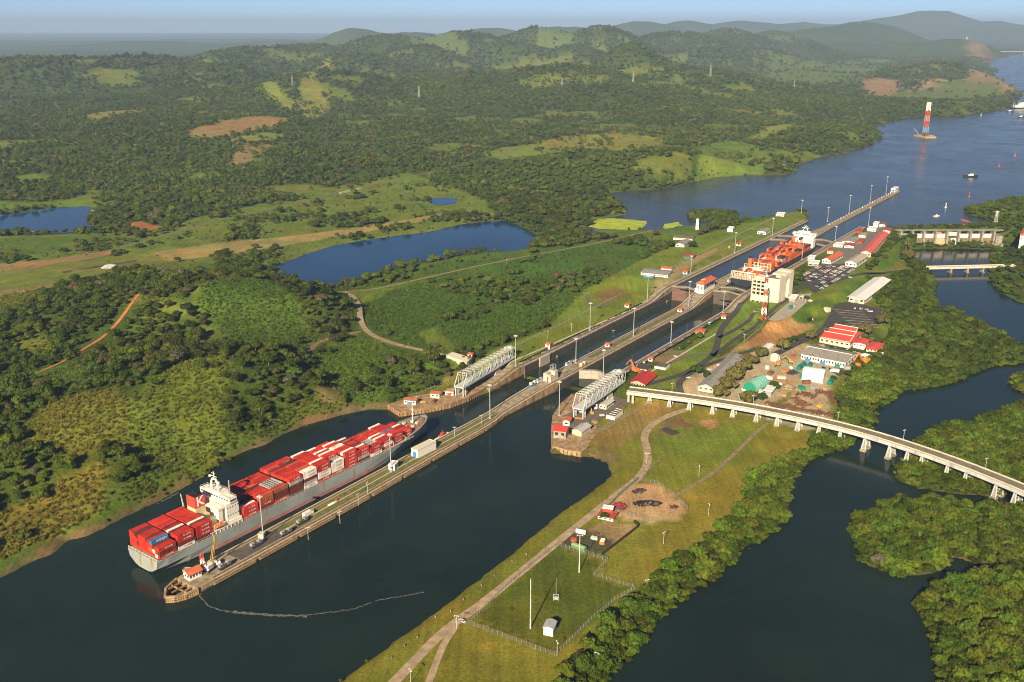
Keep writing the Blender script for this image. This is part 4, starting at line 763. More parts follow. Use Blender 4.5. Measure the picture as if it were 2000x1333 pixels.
def dam():
    a, b = np.array(at(1757, 482, 0)), np.array(at(1938, 482, 0)); ln = np.hypot(*(b - a)); rz = math.atan2((b - a)[1], (b - a)[0]); t = thing("spillway_dam", "concrete spillway dam with white lift gates between lake and river", "dam", (a[0], a[1], 0), rz); nb = 8; bw = ln / nb
    GCON = M("grey_concrete", (.27, .25, .215), .85, .25, .3, rust=(.12, .1, .08), rust_amt=.5); stain = M("dam_stain", (.15, .12, .08), .85, .4, .25, rust=(.24, .15, .08), rust_amt=.7)
    for i in range(nb):
        x = (i + .5) * bw; m = MB(); m.add([(x - bw / 2, 0, -3), (x + bw / 2, 0, -3), (x + bw / 2, 0, 1), (x - bw / 2, 0, 1), (x - bw / 2, 3.5, 11), (x + bw / 2, 3.5, 11), (x + bw / 2, 5, 12.4), (x - bw / 2, 5, 12.4), (x + bw / 2, 10, 12.4), (x - bw / 2, 10, 12.4), (x + bw / 2, 12, -3), (x - bw / 2, 12, -3)],
            [(0, 1, 2, 3), (3, 2, 5, 4), (4, 5, 6, 7), (7, 6, 8, 9), (9, 8, 10, 11)]); m.build("spillway_face", stain, t)
        g = MB(); zz = 12.6 if i != 4 else 15.5; g.box((x, 6, zz), (bw - 2.6, .9, 6.6))
        gt = g.build("lift_gate", WHITE if i != 4 else M("grey_gate", (.5, .53, .52), .6, .1, .5), t); r = MB()
        for k in range(4): r.box((x, 5.4, zz + .8 + k * 1.5), (bw - 2.8, .3, .25))
        r.build("gate_ribs", GCON, gt)
        if i in (3, 4):
            f = MB(); n = 9; vs = []
            for k in range(n + 1):
                u = k / n; vs += [(x - bw * .36 + (bw * .30 if i == 4 else 0), 6 - 7.2 * u, 12.6 - 12.6 * u * u), (x + bw * .36, 6 - 7.2 * u, 12.6 - 12.6 * u * u)]
            f.add(vs, [(2 * k, 2 * k + 1, 2 * k + 3, 2 * k + 2)[::-1] for k in range(n)]); f.build("falling_water", M("muddy_spill", (.50, .30, .17), .6, .3, .6) if i == 3 else M("white_spill", (.72, .74, .74), .6, .15, .8), t)
    for i in range(nb + 1):
        m = MB(); m.box((i * bw, 5, -3), (2.6, 13, 27.5)); m.box((i * bw, -3.5, -3), (2.6, 5, 8), 0, 0, .8); m.build("pier", GCON, t)
    m = MB(); m.box((ln / 2 + 4, 7, 24.5), (ln + 26, 3.4, .8)); m.build("gantry_deck", GCON, t); h = MB()
    for s in (-1.6, 1.6): h.bar((-8, 7 + s, 26.2), (ln + 16, 7 + s, 26.2), .18)
    for k in range(int(ln / 4)): h.bar((k * 4, 5.4, 25.3), (k * 4, 5.4, 26.2), .15)
    h.build("hand_rail", STEELG, t); m = MB(); m.box((ln + 6, 4, -3), (10, 20, 21)); m.box((ln + 10, -6, -3), (8, 18, 10), 0, 0, .8); m.build("abutment", GCON, t); m = MB(); m.box((-6, 5, -3), (9, 16, 22)); m.build("abutment", GCON, t)
    for i, (x, c) in enumerate(((3.4, ORG), (4.4, WHITE))):
        hb = MB(); hb.box((x * bw, 9, 19.4), (bw * .5, 3, 2.2)); hb.build("hoist_house", c, t)
    return t
dam()
_f = [at(x, y, 16.5) for x, y in ((1752, 444), (1800, 441.5), (1860, 440), (1905, 439), (1936, 437))]; m = MB()
for i in range(len(_f) - 1):
    for k in range(7):
        f = (k + .5) / 7; p = np.array(_f[i]) * (1 - f) + np.array(_f[i + 1]) * f; d = np.array(_f[i + 1]) - np.array(_f[i]); d /= np.hypot(*d); m.tube((*(p - d * 2.1), 16.9), (*(p + d * 2.1), 16.9), .8, 8)
tag(m.build("float_boom", M("boom_orange", (.62, .12, .07), .5, .1, 1)), "string of orange floats strung on the lake above the dam", "boom")
m = MB(); a, b = np.array(at(1878, 430, 16.5)), np.array(at(1899, 437, 16.5)); d = (b - a) / np.hypot(*(b - a)); m.tube((*a, 16.9), (*b, 16.9), 1.1, 10)
for k in range(6): p = a + (b - a) * k / 5; m.tube((*(p - d * .4), 16.9), (*(p + d * .4), 16.9), 1.5, 10)
tag(m.build("float_boom", MATS["boom_orange"]), "loose red float boom drifting beside the wooded shore", "boom")
def far_bridge():
    a, b = np.array(at(1790, 103, 70)), np.array(at(2120, 99, 70)); ln = np.hypot(*(b - a)); rz = math.atan2((b - a)[1], (b - a)[0]); t = thing("cable_stayed_bridge", "distant cable-stayed bridge over the far end of the lake", "bridge", (a[0], a[1], 0), rz); m = MB(); m.box((ln / 2, 0, 66), (ln, 24, 5)); m.build("deck", CONC_L, t); X = ln * .27
    pl = MB(); pl.box((X, 0, 10), (16, 12, 215), 0, 0, .6); pl.build("pylon", CONC_L, t); c = MB()
    for k in range(1, 12):
        for s in (-1, 1): c.bar((X, 0, 110 + k * 9), (X + s * k * 26, 0, 72), 1.0)
    c.build("stay_cables", STEELG, t)
    for f in (.05, .15, .62, .8): q = MB(); q.box((ln * f, 0, 5), (10, 16, 62)); q.build("pier", CONC, t)
far_bridge()
# wing wall and abutment of the missing road at the far side
t = thing("road_abutment", "cream concrete road abutment behind the far swing bridge", "abutment"); m = MB(); m.prism(P([(872, 694), (912, 708), (922, 700), (884, 688)], 13), 3, 13.2); m.build("retaining_wall", CREAM, t); m = MB()
for i in range(4): p = at(874 + i * 12, 695 + i * 4.2, 13); m.box((*p, 4), (1.2, 1.6, 9))
m.build("buttress", CONC_L, t); m = MB(); q = P([(872, 693), (884, 688), (922, 700), (912, 708)], 14)
for i in range(4):
    a, b = q[i], q[(i + 1) % 4]
    if i != 0: m.bar((*a, 14.2), (*b, 14.2), .2)
    for f in (0, .25, .5, .75): m.bar((a[0] + f * (b[0] - a[0]), a[1] + f * (b[1] - a[1]), 13), (a[0] + f * (b[0] - a[0]), a[1] + f * (b[1] - a[1]), 14.3), .2)
m.build("hand_rail", STEELG, t)
# ---------------------------------------------------------------- lettering (flat print on the thing that carries it)
_TXT = {}
def text_mesh(s, mat, key=None, depth=0.0):
    k = (s, mat.name)
    if k in _TXT: return _TXT[k]
    cu = bpy.data.curves.new("lettering", 'FONT'); cu.body = s; cu.align_x = 'CENTER'; cu.align_y = 'CENTER'; cu.resolution_u = 2; cu.offset = .02
    o = bpy.data.objects.new("lettering", cu); COL.objects.link(o); dg = bpy.context.evaluated_depsgraph_get(); me = bpy.data.meshes.new_from_object(o.evaluated_get(dg)); bpy.data.objects.remove(o); bpy.data.curves.remove(cu)
    me.name = "lettering"; me.materials.clear(); me.materials.append(mat); _TXT[k] = me; return me
# ---------------------------------------------------------------- ships
def hull_mesh(st, zs):
    """st: (y, [half breadths from the waterline up], [heights]); closed transom, deck cap"""
    V = []; F = []; n = len(zs)
    for y, hb, zz in st:
        for sgn in (-1, 1):
            for b, z in zip(hb, zz): V.append((sgn * b, y + (0 if y > 1 else .0), z))
    r = 2 * n
    for i in range(len(st) - 1):
        for j in range(n - 1):
            a = i * r + j; F.append((a, a + r, a + r + 1, a + 1)); a += n; F.append((a, a + 1, a + r + 1, a + r))
        F.append((i * r + n - 1, (i + 1) * r + n - 1, (i + 1) * r + 2 * n - 1, i * r + 2 * n - 1))
    F.append(tuple(range(n)) + tuple(range(2 * n - 1, n - 1, -1))); me = MB(); me.add(V, F); return me
HULLG = M("hull_grey", (.29, .315, .30), .6, .14, .06, rust=(.30, .17, .06), rust_amt=.12); HULLN = M("hull_navy", (.022, .026, .04), .5, .2, .1); BOOT = M("boot_red", (.40, .19, .19), .6, .15, .2); HOUSE = M("house_white", (.80, .75, .64), .55, .07, .3); DECK = M("ship_deck", (.25, .15, .10), .8, .3, .3); FUNR = M("funnel_red", (.60, .06, .04), .5, .1, .3); BUFF = M("buff_paint", (.60, .48, .29), .6, .1, .3); RAILW = M("ship_rail", (.58, .53, .42), .6, .1, .5)
CC = {"red": (.45, .032, .018), "bright red": (.58, .042, .022), "orange-red": (.50, .10, .035), "maroon": (.14, .034, .025), "white": (.82, .77, .68), "grey": (.40, .40, .385), "brown": (.34, .10, .045), "blue": (.035, .19, .42), "dark": (.035, .03, .045), "orange": (.72, .16, .035), "rust": (.36, .07, .04)}
CMAT = {k: M("container_" + k.replace(" ", "_"), v, .55, .22, .22, rust=tuple(q * .55 for q in v), rust_amt=.35) for k, v in CC.items()}
def container_mesh(c, w=2.44, l=12.0, h=2.64, rack=False):
    m = MB(); x, y = w / 2, l / 2
    if rack:
        m.box((0, 0, 0), (w, l, .5)); m.box((0, -y + .15, 0), (w, .3, h)); m.box((0, y - .15, 0), (w, .3, h))
        for k in range(5): m.box((0, -y + 1.6 + k * 2.3, h - .35), (w, .55, .3))
        for s in (-1, 1): m.box((s * (x - .1), 0, h - .4), (.2, l, .35))
    else:
        m.box((0, 0, .05), (w - .16, l - .16, h - .16))
        for a in (-1, 1):
            for b in (-1, 1): m.box((a * (x - .1), b * (y - .1), 0), (.2, .2, h))
            m.box((a * (x - .08), 0, h - .18), (.16, l - .4, .18)); m.box((0, a * (y - .08), h - .18), (w - .4, .16, .18)); m.box((a * (x - .08), 0, 0), (.16, l - .4, .2))
        for b in (-1, 1):                                    # door bars and end posts
            for u in (-.35, .35): m.box((u, b * (y - .04), .2), (.09, .1, h - .4))
        for k in range(6): m.box((0, -y + 1.4 + k * 1.92, h - .12), (w - .4, .3, .07))
    me = bpy.data.meshes.new("container_box"); me.from_pydata(m.v, [], m.f); me.materials.append(CMAT[c]); me.update(); return me
CM = {k: container_mesh(k) for k in CC}; RACK = container_mesh("grey", rack=True)
TXW = M("print_white", (.8, .78, .74), .6, .02); TXR = M("print_red", (.6, .1, .08), .6, .02); TXK = M("print_black", (.04, .04, .05), .6, .02)
def cargo_ship():
    a, b = np.array(L(6.5, -41.5)), np.array(L(281, -33.5)); d = b - a; rz = math.atan2(-d[0], d[1]); LN = 270
    t = thing("container_ship", "grey-hulled container ship with red funnel stacked high with red containers", "ship", (a[0], a[1], 0), rz)
    ZL = [-1.5, 1.2, 5.5, 10.8]
    st = [(0, [5, 9, 14.6, 15.8], [.8, 2.0, 5.5, 10.8]), (8, [8, 12, 15.6, 16.1], [-1, 1.2, 5.5, 10.8]), (24, [13, 15, 16.1, 16.1], ZL[:3] + [10.8]), (45, [16.1] * 4, ZL), (185, [16.1] * 4, ZL), (212, [13.6, 14.3, 15.4, 16.0], ZL), (235, [8.6, 9.6, 12, 14.6], ZL[:3] + [11.6]), (252, [3.6, 4.4, 7.4, 11.8], ZL[:3] + [12.6]), (263, [1., 1.6, 3.8, 8.2], ZL[:3] + [13.6]), (LN, [.15, .2, .9, 4.0], ZL[:3] + [14.4]), (LN + 3, [.1, .1, .15, .5], [-1.5, 1.2, 5.5, 14.8])]
    hull_mesh(st, ZL).build("hull", HULLG, t)
    bt = MB()
    for i in range(2, len(st) - 1):
        for s in (-1, 1):
            q = [(s * (st[k][1][0] + .07), st[k][0], -1.4) for k in (i, i + 1)] + [(s * (st[k][1][1] + .12), st[k][0], 2.6) for k in (i + 1, i)]; bt.add(q, [(0, 1, 2, 3) if s > 0 else (3, 2, 1, 0)])
    bt.build("boot_topping", BOOT, t); dk = MB(); dk.prism([(-13, 226), (13, 226), (10.5, 252), (7, 263), (3, LN), (-3, LN), (-7, 263), (-10.5, 252)], [11.1] * 2 + [12.2, 13.2, 14.0, 14.0, 13.2, 12.2], [11.5] * 2 + [12.6, 13.6, 14.4, 14.4, 13.6, 12.6]); dk.build("foredeck", DECK, t)
    bw = MB()
    for i in range(len(st) - 5, len(st) - 1):
        for s in (-1, 1): bw.bar((s * st[i][1][3], st[i][0], st[i][2][3] + .9), (s * st[i + 1][1][3], st[i + 1][0], st[i + 1][2][3] + .9), .3); bw.add([(s * st[k][1][3], st[k][0], st[k][2][3] + e) for k, e in ((i, 0), (i + 1, 0), (i + 1, 1), (i, 1))], [(0, 1, 2, 3), (3, 2, 1, 0)])
    bw.build("bulwark", HULLG, t); fm = MB(); fm.tube((0, 256, 14), (0, 256, 31), .45, 6, 0, .25); fm.bar((-2, 256, 26), (2, 256, 26), .25); fm.bar((-1.4, 256, 22), (1.4, 256, 22), .3); fm.build("foremast", HOUSE, t)
    wn = MB()
    for x, y in ((-5, 250), (5, 250), (-2.5, 258), (2.5, 258), (0, 246), (-7, 243), (7, 243)): wn.box((x, y, 12.8), (2.2, 1.6, 2.2)); wn.tube((x - 1, y + 1.8, 14.2), (x + 1, y + 1.8, 14.2), .6, 8)
    wn.build("windlass", RAILW, t); rl = MB()
    for s in (-1, 1):
        for k in range(58): y = 6 + k * 4; rl.bar((s * 15.7, y, 10.8), (s * 15.7, y, 12.2), .35)
        rl.bar((s * 15.9, 3, 12.2), (s * 15.9, 240, 12.2), .22); rl.bar((s * 15.9, 3, 11.5), (s * 15.9, 240, 11.5), .15)
    for k in range(9): rl.bar((-15 + k * 3.75, .3, 10.8), (-15 + k * 3.75, .3, 12.2), .3)
    rl.bar((-15.5, .3, 12.2), (15.5, .3, 12.2), .25); rl.build("deck_rail", RAILW, t)
    h = MB(); h.box((0, 54.5, 10.8), (31, 24, 4.2)); h.box((.5, 60, 15), (29, 10, 12.4)); h.box((0, 60.5, 27.4), (31.5, 6, 3.2)); h.box((0, 60, 30.6), (15, 7, 2.6)); h.box((12.6, 51.0, 15), (3.0, 3.2, 10.4)); h.box((8, 51.6, 25.2), (13, 5.6, 1.4)); hs = h.build("deck_house", HOUSE, t)
    w = MB()
    for z in (18.4, 24.):
        for k in range(5): w.box((15.02, 56 + k * 2.1, z), (.12, .7, .8))
        for k in range(7): w.box((-9 + k * 2.6, 54.98, z), (.7, .12, .8))
    for k in range(11): w.box((-13.5 + k * 2.7, 57.45, 28.6), (2.0, .14, 1.1)); 
    w.box((15.8, 60.5, 28.6), (.14, 4.6, 1.1)); w.build("windows", GLASS, hs)
    r = MB()
    for z, x0, x1, y0, y1 in ((13.4, -15, 15.4, 43, 53), (30.6, -15.5, 15.6, 57.6, 63.4), (33.2, -7.5, 7.5, 56.6, 63.4), (26.4, 5.2, 14, 53, 65)):
        for p, q in (((x0, y0), (x1, y0)), ((x1, y0), (x1, y1)), ((x1, y1), (x0, y1)), ((x0, y1), (x0, y0))):
            r.bar((*p, z + 1.1), (*q, z + 1.1), .16); n = max(2, int(math.dist(p, q) / 2))
            for k in range(n): f = k / n; r.bar((p[0] + f * (q[0] - p[0]), p[1] + f * (q[1] - p[1]), z), (p[0] + f * (q[0] - p[0]), p[1] + f * (q[1] - p[1]), z + 1.1), .14)
    r.build("house_rail", RAILW, hs)
    f = MB(); f.box((-5.5, 46, 13.4), (15, 10, 6)); f.box((-5.5, 46.5, 19.4), (9, 8, 5.4)); f.build("funnel_casing", BUFF, t); f = MB(); f.box((-5.5, 46.5, 24.8), (9.2, 8.2, 8), 0, 0, .95); fn = f.build("funnel", FUNR, t); f = MB(); f.box((-5.5, 46.5, 32.8), (8.4, 7.4, .5))
    for x in (-7.5, -5.5, -3.5): f.tube((x, 46.5, 33), (x, 46, 35), .7, 8)
    f.build("funnel_top", BLACK, fn); k = link("letter", text_mesh("K", TXW), fn, (-.74, 46.5, 28.9)); k.rotation_euler = (math.pi / 2, 0, math.pi / 2); k.scale = (9.5, 9.5, 9.5)
    ms = MB()
    for s in (-1, 1): ms.bar((s * 3.6, 58.5, 33.2), (s * 3.4, 58.5, 38.0), 1.0); ms.bar((s * 3.4, 58.5, 38.0), (s * 1.8, 58.5, 41.0), 1.0)
    ms.bar((-1.8, 58.5, 41), (1.8, 58.5, 41), 1.0); ms.bar((0, 58.5, 41), (0, 58.5, 46.5), .4); ms.bar((-3, 58.5, 43), (3, 58.5, 43), .35); ms.bar((-2.2, 58.5, 45), (1.6, 58.5, 45), .25); ms.tube((-4.4, 58.5, 41.5), (-4.4, 58.5, 42.8), .8, 8); ms.tube((4.6, 58.5, 39), (4.6, 58.5, 40), .7, 8); ms.build("radar_mast", HOUSE, t)
    ms = MB(); ms.tube((9.5, 63, 30.6), (9.5, 63, 41), .55, 6, 0, .4); ms.build("whip_post", STEELG, t); ms = MB(); ms.tube((-14.5, 44, 10.8), (-17, 43, 31), .7, 4, 0, .3); ms.build("stores_crane", RAILW, t)
    lb = MB(); lb.add([(14.2, 43.5, 15.2), (16.8, 43.5, 15.2), (17.2, 46, 15.6), (17, 51.5, 15.4), (14.2, 51.5, 15.4), (13.9, 46, 15.6), (15.4, 43.2, 17.2), (15.4, 47, 18.2), (15.4, 51.5, 17.6), (15.5, 44, 14.), (15.5, 51, 14.)], [(0, 1, 6), (1, 2, 7, 6), (2, 3, 8, 7), (3, 4, 8), (4, 5, 7, 8), (5, 0, 6, 7), (0, 9, 1), (1, 9, 10, 2), (2, 10, 3), (3, 10, 4), (4, 10, 9, 0)]); lb.build("lifeboat", ORG, t)
    dv = MB(); [dv.bar((14.6, y, 11), (16.6, y, 17.5), .35) for y in (44, 48, 51.5)]; dv.bar((16.4, 40, 13.2), (16.4, 66, 13.2), .3); [dv.bar((16.2, 42 + 3 * k, 10.8), (16.2, 42 + 3 * k, 13.2), .3) for k in range(9)]; dv.build("davit", HOUSE, t)
    lsh = MB()
    for y in [15.2, 29.2] + [67.2 + i * 13.55 for i in range(1, 13)]:
        for x in (-15.4, -9, -3, 3, 9, 15.4): lsh.bar((x, y, 10.8), (x, y, 15.2), .35)
        lsh.bar((-15.4, y, 15.2), (15.4, y, 15.2), .3)
    lsh.build("lashing_bridge", RAILW, t); hc = MB()
    for y in [8.6, 22.2, 36.2] + [74 + i * 13.55 for i in range(13)]: hc.box((0, y, 10.8), (27 if y < 215 else 20, 12.6, 1.0))
    hc.build("hatch_cover", DECK, t)
    # --- the deck cargo: every container that shows is a thing standing on the ship
    R, BR, OR, MR, W, G, BN, BL, SHADED = "red", "bright red", "orange-red", "maroon", "white", "grey", "brown", "blue", "dark"
    bays = [("stern bay", 8.4, 13, 3.55, [R, MR, R]), ("second bay from the stern", 22.2, 13, 4, [W, MR, R, R]), ("bay just behind bridge", 36.2, 13, 4, [MR, R, R, R])]
    fw = [(3, [BR, BR, BR]), (4, [MR, R, BN, OR]), (4, [OR, MR, MR, BN]), (5, [MR, MR, MR, G, BR]), (5, [W, G, MR, W, W]), (5, [BR, W, W, R, R]), (4, [OR, W, W, W]), (5, [BR, BR, BR, BR, BR]), (4, [MR, G, BR, BR]), (3, [W, R, R]), (3, [R, W, R]), (3, [R, BN, R]), (2, [BR, BR])]
    for i, (n, col) in enumerate(fw): bays.append(("%s bay ahead of bridge" % ORD[i], 74 + i * 13.55, 13 if i < 10 else (12, 11, 9)[i - 10], n, col))
    rr = random.Random(5); hts = []
    for bi, (nm, y, nc, n, col) in enumerate(bays):
        hs_ = []
        for c in range(nc):        # c = 0 is the starboard column
            k = int(n)
            if bi == 0: k = 3 if c < 3 else 4
            elif bi == 3: k = 3 if c < 4 else 4
            elif bi == 4 and c > 8: k = 4
            elif bi == 9: k = 4 if c < 3 else 5 if c < 10 else 4
            elif bi == 10: k = 5 if c < 10 else 4
            elif bi in (11, 12) and c > 6: k = n - (1 if c > 10 else 0)
            elif bi > 4 and c > 9 and rr.random() < .3: k = n - 1
            hs_.append(k)
        hts.append(hs_)
    # crosswise colours of the top tier
    pal_aft = [R, R, BR, R, MR, R, R, BR]; pal_fw = [R, BR, R, BR, MR, R, BR, OR, W, R, BR, R, R]
    lst = []
    for bi, (nm, y, nc, n, col) in enumerate(bays):
        for c in range(nc):
            for k in range(hts[bi][c]):
                top = k == hts[bi][c] - 1; side = c == 0 or hts[bi][c - 1] <= k
                prev = hts[bi - 1] if bi not in (0, 3) else None; off = (len(prev) - nc) // 2 if prev else 0
                aft = prev is None or c + off >= len(prev) or prev[c + off] <= k or (bi == 3)
                if not (top or side or aft): continue
                if c == 0 and k < len(col): cl = col[k]
                elif bi == 0: cl = BL if (c == 3 and k == 3) else W if (c == 2 and k == 1) or (c == 1 and k == 0) else (rr.choice([R, R, BR, OR, R, MR]) if k < 3 else rr.choice([R, R, BR, MR]))
                elif bi < 3: cl = W if (bi == 2 and c == 3 and top) or (bi == 1 and c == 4 and top) else rr.choice(pal_aft)
                elif bi == 3: cl = W if c == 1 else (SHADED if 2 < c < 5 else rr.choice(pal_aft))  # dark inner columns: shadow over this bay painted as container colour
                elif bi in (8,): cl = rr.choice([R, BR, BR, R, W])
                elif bi in (10, 9): cl = rr.choice([BR, R, BR, R, R, W])
                else: cl = rr.choice(pal_fw)
                rack = top and ((bi == 5 and 2 <= c <= 6) or (bi == 9 and c in (1, 2)) or (bi == 12 and 2 <= c <= 5))
                if rack: cl = G
                if bi == 14 and c == 4 and top: cl = BL
                zb = 11.6 + max(0, (y - 225) * .03); lst.append((bi, nm, c, nc, k, hts[bi][c], cl, ((nc - 1) / 2 - c) * 2.47, y, zb + k * 2.66, rack, c == 0 or (side and hts[bi][c - 1] <= k), aft))
    # the 300 that show largest stay single, any rest is joined
    lst.sort(key=lambda q: -(12.4 * 2.5 * (q[4] == q[5] - 1) + 8 * q[11] * 3 + 6 * q[12] - .03 * q[8])); cr, sr = math.cos(rz), math.sin(rz); rest = MB()
    for j, (bi, nm, c, nc, k, hh, cl, x, y, z, rack, side, aft) in enumerate(lst):
        p = (a[0] + x * cr - y * sr, a[1] + x * sr + y * cr, z)
        if j >= 300:
            rest.box((x, y, z), (2.4, 12.3, 2.8)); continue
        tier = "top tier" if k == hh - 1 else "bottom tier" if k == 0 else ORD[k] + " tier up"
        rowt = "starboard row" if c == 0 else "port row" if c == nc - 1 else ORD[c] + " row from starboard"
        o = link("shipping_container", RACK if rack else CM[cl], None, p, rz)
        tag(o, ("%s, %s, %s, %s" % ("grey flat rack" if rack else cl + " container", tier, rowt, nm)), "container", "containers stacked on the grey ship")
        if side and not rack and (cl in (R, BR, BL) or (cl in (W, G) and c == 0) or (cl == OR and k == 0)):
            tx = text_mesh("HANJIN" if cl == BL else "K LINE", TXR if cl == W else TXK if cl == G else TXW)
            if cl != G: e = link("lettering", tx, o, (1.235, 1.0, 1.35)); e["kind"] = "stuff"; e.rotation_euler = (math.pi / 2, 0, math.pi / 2); e.scale = (1.9, 1.4, 1) if cl != BL else (2.3, 2.0, 1)
    if rest.v: tag(rest.build("cargo_containers", CMAT["red"], None, (a[0], a[1], 0), rz), kind="stuff")
    return t
cargo_ship()
def orange_ship():
    a, b = np.array(L(835, 25.6)), np.array(L(1104, 25.6)); d = b - a; rz = math.atan2(-d[0], d[1]); z0 = 15.6
    t = thing("container_ship", "dark-hulled container ship with orange funnel entering the upper lock chamber", "ship", (a[0], a[1], z0), rz); ZL = [-2, 1.2, 5, 9.2]
    st = [(0, [7, 11, 14.8, 15.8], [.6, 2.5, 5, 9.2]), (10, [10, 14, 15.9, 16], ZL), (30, [15, 16, 16, 16], ZL), (200, [16] * 4, ZL), (232, [10, 12, 14.6, 15.8], ZL), (255, [3, 4, 8, 12.5], ZL[:3] + [11]), (268, [.3, .4, 1.5, 5], ZL[:3] + [13]), (271, [.1, .1, .2, .6], ZL[:3] + [13.3])]
    hull_mesh(st, ZL).build("hull", HULLN, t)
    f = MB(); grid = RAILW
    for y, zt in ((1.2, 18.5), (6.0, 18), (46, 19), (58, 19.5)):
        for k in range(8): f.bar((-15.4 + k * 4.4, y, 9.2), (-15.4 + k * 4.4, y, zt), .7)
        for zz in ([9.6, 12.2, 15, zt] if y != 1.2 else [9.8, zt]): f.bar((-15.6, y, zz), (15.6, y, zz), .6 if zz == zt else .4)
        if y > 2:
            for k in range(7): f.bar((-15.4 + k * 4.4, y, 9.4), (-11 + k * 4.4, y, 12.2), .25)
    f.build("lashing_frame", grid, t); s = MB(); s.box((0, 39, 9.2), (26, 5, 7)); s.box((0, 39, 16.2), (18, 5, 1.2)); s.build("engine_casing", HOUSE, t)
    s = MB(); s.tube((-6, 39, 17.4), (-6, 39, 29), 2.9, 12, 0, 2.4); s.build("funnel", M("funnel_orange", (.75, .16, .04), .5, .1, .3), t); s = MB(); s.tube((-6, 39, 29), (-6, 39, 31), 1.9, 10); s.build("funnel_cap", BLACK, t); s = MB(); s.tube((5, 41, 16), (5, 41, 33), .6, 6, 0, .3); s.build("mast", RAILW, t); s = MB(); s.bar((-2, 44, 17), (13, 56, 14.5), 1.0); s.build("crane_boom", BUFF, t)
    h = MB(); h.box((0, 236, 9.2), (29, 11, 14)); h.box((0, 237, 23.2), (30.5, 9, 3)); h.box((0, 236, 26.2), (34, 7, 3.2)); h.box((0, 237, 29.4), (14, 6, 2.4)); hh = h.build("deck_house", HOUSE, t); w = MB()
    for k in range(12): w.box((-14 + k * 2.55, 232.45, 27.2), (1.9, .14, 1.2))
    for z in (12, 15, 18, 21):
        for k in range(9): w.box((-12 + k * 3, 230.45, z), (.9, .12, .9))
    w.build("windows", GLASS, hh); r = MB()
    for s_ in (-1, 1): r.bar((s_ * 4, 237, 31.8), (s_ * 1.5, 237, 36.5), .7)
    r.bar((-5, 237, 36.5), (5, 237, 36.5), .8); r.bar((0, 237, 36.5), (0, 237, 41), .5); r.bar((-3, 237, 39), (3, 237, 39), .4); r.box((-9, 238, 29.4), (3, 3, 1.6)); r.build("radar_mast", HOUSE, t)
    rr = random.Random(9); m = {c: MB() for c in ("orange", "orange-red", "rust", "white", "dark", "grey", "maroon")}
    ys = [12, 26] + [66 + 13.2 * i for i in range(12)]; frag = {12: [0, 1, 2, 3, 4, 4, 3, 3, 2, 1, 1, 0, 0]}
    for bi, y in enumerate(ys):
        base = 2 if y < 40 else (4 if bi == 2 else 2 if bi in (3, 4) else 3 if bi in (5, 6) else 5)
        n = 13 if y < 215 else 11; run = 0
        for c in range(n):
            if run <= 0: run = rr.randint(2, 4); hgt = max(0, base + rr.choice([-2, -1, 0, 0, 1])); colr = rr.choice(["orange"] * 6 + ["orange-red"] * 3 + ["rust"] * 2 + ["white", "grey"])
            run -= 1
            if y == 12: hgt = [1, 2, 3, 3, 4, 4, 3, 3, 2, 3, 3, 2, 1][c]
            for k in range(hgt):
                cl = colr if rr.random() < .7 else rr.choice(["orange", "orange", "orange-red", "rust", "maroon"])
                if k == hgt - 1 and rr.random() < .12: cl = "dark"
                x = ((n - 1) / 2 - c) * 2.45
                m[cl].box((x, y, 10.2 + k * 2.8), (2.36, 12.2, 2.7)); m[cl].box((x, y - 6.1, 10.3 + k * 2.8), (1.1, .14, 2.4)); m[cl].box((x, y, 12.9 + k * 2.8), (2.0, 11, .06))
    for c, q in m.items():
        if q.v: tag(q.build("deck_containers", CMAT[c], None, (a[0], a[1], z0), rz), kind="stuff")
orange_ship()
def boat(name, label, x, y, z, rz, ln, hullm, housem, roofm=None, cat="boat"):
    t = thing(name, label, cat, (x, y, z), rz); w = ln * .3; st = [(-ln / 2, [w * .36, w * .46], [-.5, ln * .09]), (-ln * .2, [w * .44, w * .5], [-.6, ln * .085]), (ln * .2, [w * .36, w * .48], [-.6, ln * .1]), (ln * .4, [w * .14, w * .3], [-.5, ln * .13]), (ln * .5, [.03, .1], [-.4, ln * .15])]
    hull_mesh(st, [0, 1]).build("hull", hullm, t); h = MB(); h.box((0, -ln * .02, ln * .085), (w * .62, ln * .34, ln * .10)); h.box((0, ln * .03, ln * .185), (w * .46, ln * .18, ln * .085)); hh = h.build("cabin", housem, t); r = MB(); r.box((0, ln * .03, ln * .27), (w * .54, ln * .22, ln * .015)); r.build("cabin_roof", roofm or housem, hh)
    g = MB(); g.box((0, ln * .125, ln * .21), (w * .4, .1, ln * .04)); [g.box((s * w * .235, ln * .03, ln * .21), (.08, ln * .13, ln * .04)) for s in (-1, 1)]; g.build("windows", GLASS, hh); m = MB(); m.tube((0, 0, ln * .28), (0, 0, ln * .48), ln * .008, 6); m.tube((0, -ln * .12, ln * .18), (0, -ln * .12, ln * .3), ln * .022, 8); m.build("mast", roofm or BLACK, t); f = MB()
    for s in (-1, 1): f.bar((s * w * .5, -ln * .4, ln * .085), (s * w * .5, ln * .25, ln * .095), ln * .014)
    f.build("fender_rail", BLACK, t); return t
boat("tugboat", "black and white tugboat crossing the open lake", *at(1896, 346, 16.5), 16.5, rad(-98), 30, HULLN, HOUSE, BLACK, "tugboat")
boat("launch", "small pale launch on the lake above the dam", *at(1829, 423, 16.5), 16.5, rad(-80), 12, WHITE, HOUSE)
boat("launch", "red-decked white launch moored at the centre wall by the white shed", *at(864, 856, 0), 0, rad(-32), 17, WHITE, REDR, REDR)
boat("tugboat", "tugboat moored beside the white dredger at the far shore", *at(1972, 219, 16.5), 16.5, rad(-90), 30, HULLN, HOUSE, BLACK, "tugboat")
